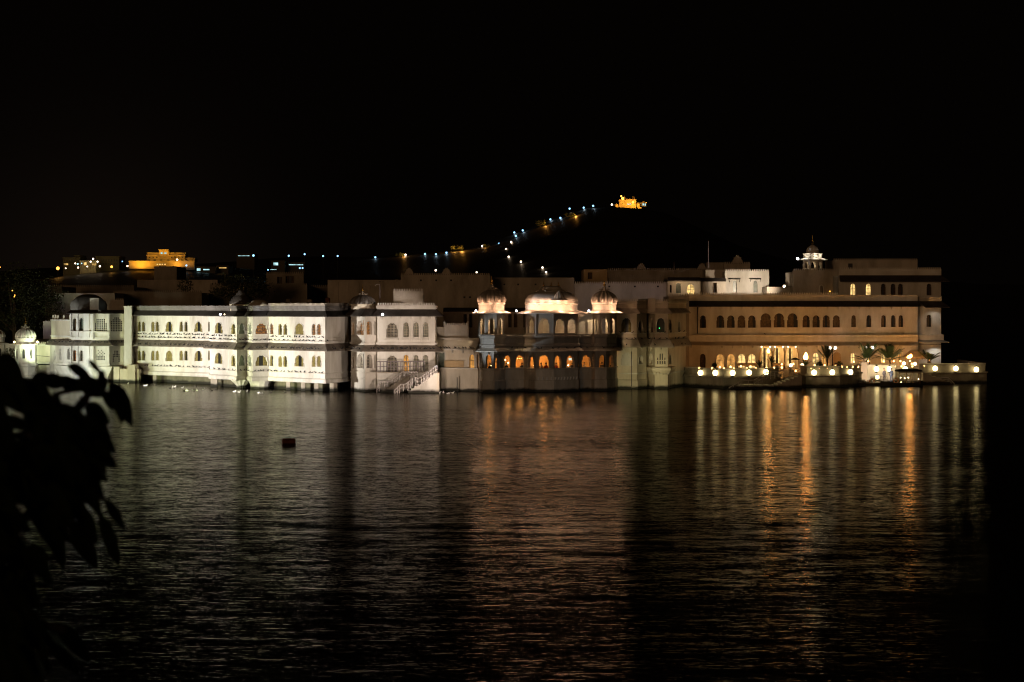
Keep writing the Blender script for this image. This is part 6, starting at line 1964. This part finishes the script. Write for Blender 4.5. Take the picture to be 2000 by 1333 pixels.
for px, py in ((484, 764.5), (529.5, 767.5), (557, 767)):
    duck(px, py, 0, 'dark duck afloat right of the two storey bay', 'dark ducks right of the two storey bay')
for px, py in ((858, 768.5), (866, 768), (874, 769.5), (877, 769), (884, 768.5)):
    duck(px, py, 1, 'pale duck afloat below the low link house', 'pale ducks below the low link house')
for px, py in ((138, 751), (228, 751.5), (250, 750.5)):
    duck(px, py, 1, 'pale duck afloat below the carved bay', 'pale ducks below the carved bay')

Y = FPX * H / (866 - HZ)
b = thing('mooring_buoy', 'rusty barrel shaped mooring buoy floating alone on the dark lake', 'buoy', (X(564, Y), Y, -0.03), .12)
rr = .185
vs, fs = [], []; n = 20
for x, r_ in ((-.35, .001), (-.35, rr * .55), (-.33, rr * .8), (-.29, rr * .97), (-.2, rr), (-.18, rr * 1.07), (-.14, rr), (.14, rr), (.18, rr * 1.07), (.2, rr), (.29, rr * .97), (.33, rr * .8), (.35, rr * .55), (.35, .001)):
    for i in range(n):
        a = 2 * PI * i / n
        vs.append((x, r_ * math.cos(a), .1 + r_ * math.sin(a)))
for j in range(13):
    for i in range(n): fs.append((j * n + i, j * n + (i + 1) % n, (j + 1) * n + (i + 1) % n, (j + 1) * n + i))
MB().add(vs, fs).build('barrel', 'buoy_paint', b, local=True)
MB().tube([(-.05, 0, .28), (-.05, 0, .36), (.05, 0, .36), (.05, 0, .28)], .015).build('mooring_ring', 'iron', b, local=True)


# ================================================================== TREES
def tree(name, label, c, rx, ry, rz, zt, n, leaf, seed, mat='leaf_tree', lumps=26, limbs=7):
    rnd = random.Random(seed)
    r = thing(name, label, 'tree', (c[0], c[1], 0.8))
    cz = c[2] - .8
    m2 = MB()
    m2.tube([(0, 0, -.4), (.1, 0, cz * .4), (-.05, .1, cz * .8), (0, 0, cz)], [.38, .3, .22, .12], 8)
    cl = []
    for k in range(lumps):
        v = Vector((rnd.gauss(0, 1), rnd.gauss(0, 1), rnd.gauss(0, 1))).normalized() * rnd.uniform(.35, 1) ** .6
        cl.append((Vector((v.x * rx, v.y * ry, cz + v.z * rz)), rnd.uniform(.28, .5) * min(rx, rz)))
    for k in range(limbs):
        e = cl[k][0]
        m2.tube([(0, 0, cz * .55), (e.x * .5, e.y * .5, (cz * .6 + e.z) / 2), e], [.14, .08, .03], 6)
    m2.build('trunk', 'bark', r, local=True)
    f = MB()
    for i in range(n):
        q, rad = cl[i % lumps]
        v = q + Vector((rnd.gauss(0, 1), rnd.gauss(0, 1), rnd.gauss(0, .8))) * rad * .55
        a = Vector((rnd.gauss(0, 1), rnd.gauss(0, 1), rnd.gauss(0, .6))).normalized(); b = a.cross(Vector((rnd.gauss(0, 1), rnd.gauss(0, 1), rnd.gauss(0, 1)))).normalized()
        s = leaf * rnd.uniform(.6, 1.3)
        f.add([v - a * s, v + b * s * .5, v + a * s, v - b * s * .5], [(0, 1, 2, 3)])
    f.build('crown', mat, r, local=True)
    return r
tree('dark_tree', 'big dark leafy tree at the left edge, behind the domed turret', (X(28, 243), 243, Z(590, 243)), 3.9, 2.6, 3.3, 0, 9000, .13, 4, lumps=44)
tree('dark_tree', 'dark spreading tree on the roof garden behind the bay roof', (X(478, 250), 250, Z(569, 250)), 3.2, 2.2, 1.7, 0, 3600, .13, 6, lumps=26)
for px, py in ((24, 568), (29, 577), (28, 580)):
    l = thing('tree_light', {568: 'upper small yellow light among the leaves of the big dark tree', 577: 'middle small yellow light among the leaves of the big dark tree', 580: 'lower small yellow light among the leaves of the big dark tree'}[py], 'lamp', tuple(P3(px, py, 238.5)))
    MB().ball((0, 0, 0), .05).build('bulb', 'lamp_sodium', l, local=True)
    MB().tube([(0, 0, .03), (0, .1, .5)], .01, 4).build('cord', 'iron', l, local=True)
spot(P3(70, 700, 226), P3(60, 600, 243), 1500, (.85, 1.0, .6), 60, .8)


# ================================================================== FOREGROUND BRANCH (dark, out of focus)
def foreground():
    D = 5.2
    rnd = random.Random(12)
    def at(px, py, d): return Vector((X(px, d), d, Z(py, d)))
    r = thing('leafy_branch', 'dark out of focus leafy branches reaching in at the left edge, near the viewer', 'tree', tuple(at(-180, 1500, D)))
    leaves = MB(); wood = MB()
    def leaf(px, py, ang, L_, w, d):
        """broad drooping leaf: base at (px, py), pointing along ang (picture degrees, clockwise from right)"""
        sc = d / FPX
        base = at(px, py, d)
        a = R(ang)
        ax = Vector((math.cos(a), rnd.uniform(-.35, .35), -math.sin(a))).normalized()
        sd = Vector((math.sin(a), rnd.uniform(-.6, .6), math.cos(a))).normalized()
        nrm = ax.cross(sd).normalized()
        vs, fs = [], []
        n = 9
        for i in range(n + 1):
            t = i / n
            ww = w * sc * .5 * (math.sin(PI * min(1, t ** .8 * .97 + .015)) ** .8) * (1 if t < .98 else .15)
            p = base + ax * L_ * sc * t + Vector((0, 0, -.16 * L_ * sc * t * t)) 
            fold = nrm * ww * .28
            vs += [p - sd * ww + fold, p, p + sd * ww + fold]
        for i in range(n):
            for k in (0, 1): fs.append((3 * i + k, 3 * i + k + 1, 3 * i + 3 + k + 1, 3 * i + 3 + k))
        leaves.add(vs, fs)
    # leaves that make the outline
    OUT = [(134, 712, 30, 54, 22), (172, 703, 38, 44, 12), (196, 726, 70, 34, 15), (216, 748, 60, 84, 38), (222, 752, 75, 70, 26), (203, 764, 62, 40, 18), (150, 742, 20, 66, 40), (108, 740, 12, 62, 36), (84, 748, -12, 50, 34), (60, 744, -20, 46, 26), (118, 752, -25, 40, 22),
           (4, 690, 62, 84, 60), (-14, 698, 40, 110, 60), (20, 742, 30, 80, 44), (166, 790, 30, 58, 36), (150, 820, 20, 72, 40), (180, 812, 40, 40, 26), (175, 842, 35, 62, 34), (184, 858, 50, 58, 30), (170, 872, 30, 66, 36), (160, 890, 42, 66, 32), (150, 905, 60, 50, 26),
           (168, 915, 55, 58, 30), (206, 977, 50, 66, 20), (197, 1004, 66, 98, 30), (142, 1022, 54, 96, 42), (160, 990, 62, 74, 26), (104, 1030, 74, 74, 28), (86, 1020, 62, 80, 32), (120, 960, 50, 84, 40), (150, 940, 45, 70, 34), (176, 960, 60, 58, 24), (60, 1060, 66, 80, 36),
           (40, 1080, 70, 110, 34), (15, 1120, 68, 110, 34), (50, 1120, 80, 84, 22), (112, 1216, 46, 92, 36), (100, 1256, 46, 76, 30), (70, 1228, 74, 84, 24), (30, 1230, 60, 80, 34), (0, 1270, 50, 80, 40), (30, 1300, 66, 80, 34), (-10, 1190, 40, 80, 40)]
    for px, py, a, L_, w in OUT:
        leaf(px, py, a, L_, w, D + rnd.uniform(-.4, .5))
    # the mass inside, with gaps where the water shows through
    GAPS = ((26, 808, 15), (126, 776, 11), (160, 806, 9), (150, 968, 10), (48, 1000, 12))
    n_ = 0
    while n_ < 330:
        px = rnd.uniform(-90, 178); py = rnd.uniform(735, 1010)
        lim = 70 + 95 * min(1, max(0, (py - 725) / 80.0)) if py < 880 else 160 - (py - 880) * .55
        n_ += 1
        if px > lim: continue
        an, L_ = rnd.uniform(5, 80), rnd.uniform(46, 84)
        tip = (px + L_ * math.cos(R(an)), py + L_ * math.sin(R(an)))
        if any(math.hypot(px + (tip[0] - px) * t - gx_, py + (tip[1] - py) * t - gy_) < g_ * .7 + 10 for gx_, gy_, g_ in GAPS for t in (0, .5, 1)): continue
        leaf(px, py, an, L_, rnd.uniform(22, 38), D + rnd.uniform(-.8, 1.0))
    for i in range(150):
        px = rnd.uniform(-130, 48); py = rnd.uniform(980, 1360)
        leaf(px, py, rnd.uniform(35, 95), rnd.uniform(50, 90), rnd.uniform(24, 38), D + rnd.uniform(-.8, 1.0))
    for path in (((-190, 1500), (-60, 1150), (20, 900), (110, 770), (215, 742)), ((-60, 1150), (60, 1000), (150, 940), (206, 977)), ((90, 820), (150, 800), (196, 742), (200, 724)), ((-120, 1300), (20, 1200), (130, 1232)), ((20, 900), (90, 820), (190, 825)), ((-60, 1000), (-30, 800), (10, 690))):
        wood.tube([at(px, py, D) for px, py in path], [.016, .012, .009, .007, .004][:len(path)], 6)
    wood.build('branch', 'twig', r)
    leaves.build('foliage', 'leaf_near', r)
foreground()


# ================================================================== FAR HILL: fort, path lamps, town lights
def hill_lamp(px, py, kind, label, group, Y=None, rad=None, light=0.0, pool=None):
    Y = Y or hit(px, py + 3)
    q = P3(px, py, Y)
    g = land(q.x, Y)
    if q.z < g + .4: q.z = g + .4
    r = thing('street_lamp', label, 'street lamp', (q.x, Y, g), group=group)
    rad = (rad or 1.8 * Y / FPX) * .98
    h = q.z - g
    MB().ball((0, 0, h), rad, 10, 8).build('lamp_head', kind, r, local=True)
    MB().tube([(0, 0, -.5), (0, 0, h)], rad * .12, 5).build('post', 'iron', r, local=True)
    if light:
        point((0, -2.5, h + .5), light * .15, {'lamp_blue': (.7, .88, 1), 'lamp_sodium': (1, .5, .12), 'lamp_warm': (1, .72, .45)}[kind], .5, r)
GP = 'street lamps along the path up to the hill fort'
for i, (px, py, k, lt) in enumerate([(733, 503, 'lamp_blue', 900), (792, 498, 'lamp_warm', 1500), (830, 496.5, 'lamp_blue', 900), (851.5, 497, 'lamp_blue', 1200), (872, 494, 'lamp_blue', 1800), (942, 481, 'lamp_warm', 1200), (974.5, 476.5, 'lamp_blue', 900),
                             (998.5, 473.5, 'lamp_warm', 900), (988.5, 487, 'lamp_warm', 700), (993.5, 502, 'lamp_warm', 900), (1017.5, 511.5, 'lamp_warm', 900), (1059.5, 523, 'lamp_warm', 700), (1066.5, 532, 'lamp_warm', 600),
                             (1004.5, 454.5, 'lamp_blue', 1500), (1021, 450.5, 'lamp_blue', 1500), (1007.5, 461.5, 'lamp_blue', 1500), (1075, 429, 'lamp_blue', 1500), (1094.5, 426, 'lamp_blue', 1500),
                             (1112.5, 408, 'lamp_blue', 1500), (1140, 406, 'lamp_blue', 1800), (1158.5, 402.5, 'lamp_blue', 1500), (1195, 400, 'lamp_warm', 600)]):
    if py > 500: lab = 'warm lamp on the lower hill path, above the palace roofs'
    elif px < 760: lab = 'blue white lamp farthest left on the hill path'
    elif px < 900: lab = ('warm' if k == 'lamp_warm' else 'blue white') + ' lamp in the low left string of the hill path'
    elif k == 'lamp_warm': lab = 'warm lamp at the bend of the hill path' if px < 1100 else 'warm lamp closest to the hill fort'
    elif px < 1030: lab = 'blue white lamp at the bend of the hill path'
    elif px < 1100: lab = 'blue white lamp midway up the hill path'
    else: lab = 'blue white lamp in the top string below the hill fort'
    hill_lamp(px, py, k, lab, GP + (' ' + ('low' if py > 500 else 'left' if px < 900 else 'bend' if px < 1030 else 'middle' if px < 1100 else 'top')), light=lt)

def scrub(px, py, w, h, seed, label, lights):
    Y = hit(px, py + h * .5) - 6
    q = P3(px, py, Y); g = land(q.x, Y)
    rnd = random.Random(seed)
    k = Y / FPX
    r = thing('hill_bush', label, 'bush', (q.x, Y, g))
    f = MB()
    for i in range(420):
        t = rnd.random()
        v = Vector(((rnd.random() - .5) * w * k, rnd.uniform(-4, 4), (q.z - g) + rnd.gauss(0, .28) * h * k + (t - .5) * 0))
        a = Vector((rnd.gauss(0, 1), rnd.gauss(0, 1), rnd.gauss(0, 1))).normalized(); b = Vector((rnd.gauss(0, 1), rnd.gauss(0, 1), rnd.gauss(0, 1))).normalized()
        s = .42
        f.add([v - a * s, v + b * s, v + a * s], [(0, 1, 2)])
    f.build('crown', 'leaf_tree', r, local=True)
    MB().tube([(0, 0, -1), (.4, 0, max(.5, q.z - g))], .15, 5).build('trunk', 'bark', r, local=True)
    for dx, p in lights:
        point((dx * k, -5, (q.z - g) + .5), p * .3, (1.0, .42, .07), .5, r)
scrub(892, 485.5, 26, 10, 1, 'orange lit bush at the right end of the low left string of lamps', [(10, 9000), (-4, 3500)])
scrub(781, 498.5, 18, 6, 2, 'small orange lit bush beside the warm lamp of the low left string', [(8, 3500)])
scrub(1056, 437, 20, 11, 3, 'orange lit bush midway up the hill path', [(7, 5000)])
scrub(1113, 421, 22, 9, 4, 'orange lit bush below the top string of hill lamps', [(10, 8000)])
scrub(950, 481, 14, 4, 5, 'small orange lit bush right of a warm lamp low on the path', [(-4, 1500)])

def fort():
    Y = 1995.0
    r = thing('hill_fort', 'small fort glowing orange on the hill top', 'fort', (X(1235, Y), Y, Z(412, Y)))
    k = Y / FPX
    def bx(name, a, b, yt, yb, y0, y1, mat='ochre_plaster'):
        return MB().box(X(a, Y), X(b, Y), Y + y0, Y + y1, Z(yb, Y), Z(yt, Y)).build(name, mat, r)
    m2 = MB().box(X(1209.5, Y), X(1242.5, Y), Y, Y + 14, Z(412, Y), Z(390.3, Y))
    for i in range(9):
        a = 1226 + i * 1.9
        m2.box(X(a, Y), X(a + 1.1, Y), Y - .01, Y + .6, Z(390.4, Y), Z(389.2, Y))
    m2.build('keep', 'ochre_plaster', r)
    bx('terrace', 1209.5, 1228, 395.2, 396, -1.2, -.02)
    MB().box(X(1214, Y), X(1226, Y), Y + 3, Y + 9, Z(390.3, Y), Z(387.6, Y)).build('upper_storey', 'ochre_plaster', r)
    for px in (1220, 1238.5):
        MB().lathe((X(px, Y), Y + 4, Z(389.5, Y)), [(.9, 0), (.9, 1.2), (1.1, 1.3), (.95, 1.9), (.4, 2.4), (.05, 2.9)], 10).build('cupola', 'ochre_plaster', r)
    for px in (1215, 1221, 1229, 1233, 1240):
        bx('window', px - .5, px + .5, 396.8, 398.8, -.06, .1, 'dark_glass')
    for i in range(4):
        bx('window', 1225.6 + i * 1.9, 1226.7 + i * 1.9, 398, 400.4, -.06, .1, 'cyan_window')
    for px, yt, yb, w in ((1204, 399, 411, 6.5), (1246.8, 398.5, 411, 6), (1251, 405.5, 412, 5)):
        MB().lathe((X(px, Y), Y - 1, Z(yb + 3, Y)), [(w * k * .56, 0), (w * k * .5, (yb + 3 - yt) * k * .85), (w * k * .56, (yb + 3 - yt) * k * .88), (w * k * .56, (yb + 3 - yt) * k)], 12).build('bastion', 'ochre_plaster', r)
    bx('wing', 1243, 1262, 396, 404, 2, 8, 'dull_plaster')
    for px in (1256.5, 1260.5): bx('window', px - 1.1, px + 1.1, 397.5, 402, 1.8, 1.95, 'cyan_window')
    MB().lathe((X(1258, Y), Y + 5, Z(396, Y)), [(1.4, 0), (1.5, .5), (.9, 1.2), (.1, 1.5)], 10).build('cupola', 'ochre_plaster', r)
    bx('curtain_wall', 1204, 1250, 408, 414, -.4, 2, 'dull_plaster')
    for px, py, p, dy in ((1213, 397, 5200, -7), (1222, 397, 5200, -7), (1235, 396, 9000, -6), (1241, 398, 5000, -6), (1203, 405, 4600, -7), (1247, 406, 4600, -7), (1251.5, 408, 2600, -6)):
        q = P3(px, py, Y + dy); spot(q - r.location, q - r.location + Vector((0, 6, 2.5)), p * .24, (1.0, .47, .05), 150, .5, .4, r)
    for px, py, s, lb in ((1213.3, 383.5, 1.6, 'upper of the two dazzling lamps over the hill fort'), (1216.3, 388, 2.7, 'lower, larger of the two dazzling lamps over the hill fort'), (1236.5, 395.5, 2.2, 'bright lamp on the front of the hill fort'), (1204.3, 399.3, .9, 'lamp on the left bastion of the hill fort'), (1262, 396.3, .7, 'dim orange lamp at the right end of the hill fort')):
        q = P3(px, py, Y - 1.5)
        l = thing('fort_lamp', lb, 'lamp', tuple(q))
        MB().ball((0, 0, 0), s * k * 1.0, 10, 8).build('bulb', 'lamp_sodium', l, local=True)
        MB().tube([(0, 0, -3), (0, .2, 0)], .08, 5).build('post', 'iron', l, local=True)
fort()

def far_building(label, a, b, yt, yb, Y, mat, wins=(), name='far_building', depth=14):
    r = thing(name, label, 'building', (X((a + b) / 2, Y), Y, land(X((a + b) / 2, Y), Y)))
    MB().box(X(a, Y), X(b, Y), Y, Y + depth, Z(yb, Y) - 6, Z(yt, Y)).build('wall', mat, r)
    MB().box(X(a, Y) - .2, X(b, Y) + .2, Y - .3, Y + depth, Z(yt, Y), Z(yt, Y) + .35).build('roof', mat, r)
    for (px, py, w, h, m) in wins:
        MB().box(X(px - w / 2, Y), X(px + w / 2, Y), Y - .08, Y + .05, Z(py + h / 2, Y), Z(py - h / 2, Y)).build('window', m, r)
    return r
Yh = 900.0
def hotel():
    r = thing('orange_hotel', 'palatial terraced building flooded with orange light, on the left skyline', 'building', (X(318, Yh), Yh, Z(523, Yh)))
    def bx(name, a, b, yt, yb, y0, y1, mat='far_stone'):
        return MB().box(X(a, Yh), X(b, Yh), Yh + y0, Yh + y1, Z(yb, Yh), Z(yt, Yh)).build(name, mat, r)
    bx('retaining_wall', 253.5, 306, 511.5, 526, -2, 2)
    bx('retaining_wall', 306, 381, 511, 528, -2.2, 1.8)
    bx('lower_storey', 284.5, 359, 499.5, 512, 3, 12)
    bx('upper_storey', 284.5, 359, 494.5, 499.5, 4, 11)
    bx('tower', 309, 327.5, 488.5, 499, 2, 10)
    bx('wing', 359, 378, 503, 511, 4, 11)
    for a, b, y, d in ((283.5, 360, 499.6, 2.4), (284, 360, 494.4, 3.4), (308, 328.5, 488.3, 1.5), (253, 306.5, 511.3, -2.6), (306.5, 382, 510.8, -2.8)):
        m2 = MB().box(X(a, Yh), X(b, Yh), Yh + d, Yh + d + .8, Z(y + .6, Yh), Z(y - .6, Yh))
        n = int((b - a) / 1.7)
        for i in range(n):
            x = a + (b - a) * (i + .25) / n
            m2.box(X(x, Yh), X(x + (b - a) * .5 / n, Yh), Yh + d + .01, Yh + d + .5, Z(y - .6, Yh) - .02, Z(y - 1.4, Yh))
        m2.build('cornice', 'far_stone', r)
    for px in (290, 297, 304, 333, 340, 347, 354): bx('window', px - 1.5, px + 1.5, 501.5, 504, 2.9, 3.1, 'dark_glass')
    for px in (314.5, 321.5): bx('window', px - 2, px + 2, 493, 496, 1.9, 2.1, 'cyan_window')
    for px in (309, 314, 319, 324): bx('window', px - 1.3, px + 1.3, 516, 518.2, -2.3, -2.1, 'bright_window')
    for px in (288, 300, 312, 326, 340, 354): bx('window', px - 2.6, px + 2.6, 507, 509.6, 2.9, 3.1, 'dark_glass')
    for px, py, p, d in ((272, 519, 5200, -5.5), (284, 519, 2600, -6), (262, 519, 1800, -6), (298, 518, 1800, -6), (330, 517, 1800, -6), (352, 517, 1400, -6), (370, 515, 1000, -6), (291, 508, 900, -2), (305, 508, 900, -2), (320, 507, 900, -2), (335, 508, 900, -2), (350, 508, 900, -2),
                         (290, 498.5, 400, 1), (301, 498.5, 400, 1), (334, 498.5, 400, 1), (349, 498.5, 400, 1), (313, 492, 380, -1), (323, 492, 380, -1), (368, 508, 200, 0), (345, 520, 1200, -4)):
        q = P3(px, py, Yh + d) - r.location; spot(q, q + Vector((0, 4, 3)), p * .40, (1.0, .42, .03), 130, .5, .3, r)
hotel()
far_building('dim yellowish block at the far left of the skyline', 123, 156, 505, 523, 905, 'far_dark', [(129, 516.5, 8, 3, 'sodium_window')] + [(126 + 5 * i, 510, 2, 2.4, 'dark_glass') for i in range(6)])
far_building('small stair tower on the dim yellowish block', 145, 155, 500.5, 505, 908, 'far_dark', [(150, 503, 4, 2, 'dark_glass')])
far_building('yellow lit block with columns, right of the dim yellowish block', 187, 233, 502.5, 522, 910, 'far_dark', [(192 + 5.2 * i, 509, 2.4, 4, 'dark_glass') for i in range(8)] + [(192 + 5.2 * i, 516, 2.4, 3, 'dark_glass') for i in range(8)])
far_building('low lit house between the two yellowish blocks', 156, 187, 511, 522, 900, 'far_stone', [(166.5, 515.5, 5, 5.5, 'bright_window'), (184, 516.5, 8, 4, 'sodium_window'), (152, 516, 3, 3, 'cyan_window')])
for px, py, p in ((176, 508, 160), (200, 512, 150), (212, 512, 90), (150, 512, 50), (226, 513, 60), (135, 517, 60)):
    spot(P3(px, py, 894), P3(px, py, 894) + Vector((0, 5, 2)), p * 1.6, (1.0, .80, .22), 150, .5, .3)
far_building('low shed with cyan lit windows right of the orange hotel', 383, 420, 523, 530, 900, 'far_dark', [(388, 527, 7, 4.5, 'cyan_window'), (403, 527, 12, 2, 'cyan_window')])
far_building('dim house with a greenish lit window right of the cyan shed', 424, 446, 521, 528, 905, 'far_dark', [(435, 523.6, 14, 1.6, 'sodium_window')])
far_building('dim flat house with faint cyan front, upper middle of the skyline', 462, 497, 497.5, 505, 1000, 'far_dark', [(476, 500, 22, 1.2, 'cyan_window')])
far_building('dark house with one cyan window, left of the faint cyan shed', 530, 556, 511, 524, 950, 'far_dark', [(538.5, 516, 9, 5, 'cyan_window'), (534, 527, 12, 1, 'cyan_window')])
far_building('long faint cyan shed below the scattered skyline lamps', 560, 594, 514, 524, 955, 'far_dark', [(578, 517.5, 28, 1.6, 'cyan_window')])
GS = 'street lamps of the town on the left skyline'
for px, py, k, rd, lb, lt in ((113, 524.5, 'lamp_sodium', .62, 'large orange street lamp left of the yellowish blocks', 900), (218, 521.5, 'lamp_sodium', .45, 'orange street lamp below the yellow lit block', 400), (0, 522, 'lamp_sodium', .3, 'orange street lamp at the left picture edge', 0),
                          (128.5, 524.5, 'lamp_warm', .22, 'small white lamp right of the large orange lamp', 0), (152.5, 523, 'lamp_warm', .3, 'white lamp under the cyan windowed corner of the low house', 60), (147, 515, 'lamp_warm', .28, 'white lamp by the stair tower', 60), (159.5, 515, 'lamp_blue', .2, 'small bluish lamp left of the bright yellow window', 0),
                          (170.5, 521, 'lamp_warm', .25, 'white lamp right below the bright yellow window', 40), (177, 511.5, 'lamp_warm', .32, 'left lamp of the three on the low lit house', 60), (182, 506, 'lamp_warm', .32, 'topmost lamp of the three on the low lit house', 60), (190.5, 511.5, 'lamp_warm', .32, 'right lamp of the three on the low lit house', 60),
                          (195, 520.5, 'lamp_warm', .34, 'white lamp at the left foot of the yellow lit block', 60), (239, 511, 'lamp_blue', .2, 'small bluish lamp left of the orange hotel', 0), (249, 520, 'lamp_warm', .3, 'white lamp at the left foot of the orange hotel', 0), (364, 519, 'lamp_blue', .32, 'white lamp at the right foot of the orange hotel', 30),
                          (346, 507.5, 'lamp_warm', .34, 'white lamp on the terrace of the orange hotel', 0), (495, 499.5, 'lamp_blue', .4, 'cyan lamp on the flat house with the faint front', 200), (564, 500, 'lamp_blue', .34, 'first of the four cyan lamps above the long shed', 200), (595, 497, 'lamp_blue', .32, 'second of the four cyan lamps above the long shed', 300),
                          (631, 500.5, 'lamp_blue', .32, 'third of the four cyan lamps above the long shed', 200), (659.5, 500.5, 'lamp_blue', .32, 'fourth of the four cyan lamps above the long shed', 200), (585.5, 524, 'lamp_blue', .3, 'left cyan lamp under the long shed', 60), (591, 524, 'lamp_blue', .3, 'right cyan lamp under the long shed', 60), (523.5, 527.5, 'lamp_blue', .25, 'cyan lamp left of the one window house', 40),
                          (851, 528.5, 'lamp_warm', .3, 'warm lamp just above the tall brown block', 300), (931, 532.3, 'lamp_warm', .26, 'small warm lamp just above the right end of the tall brown block', 0)):
    hill_lamp(px, py, k, lb, GS, 896.0 if px < 700 else 760.0, rd, lt)
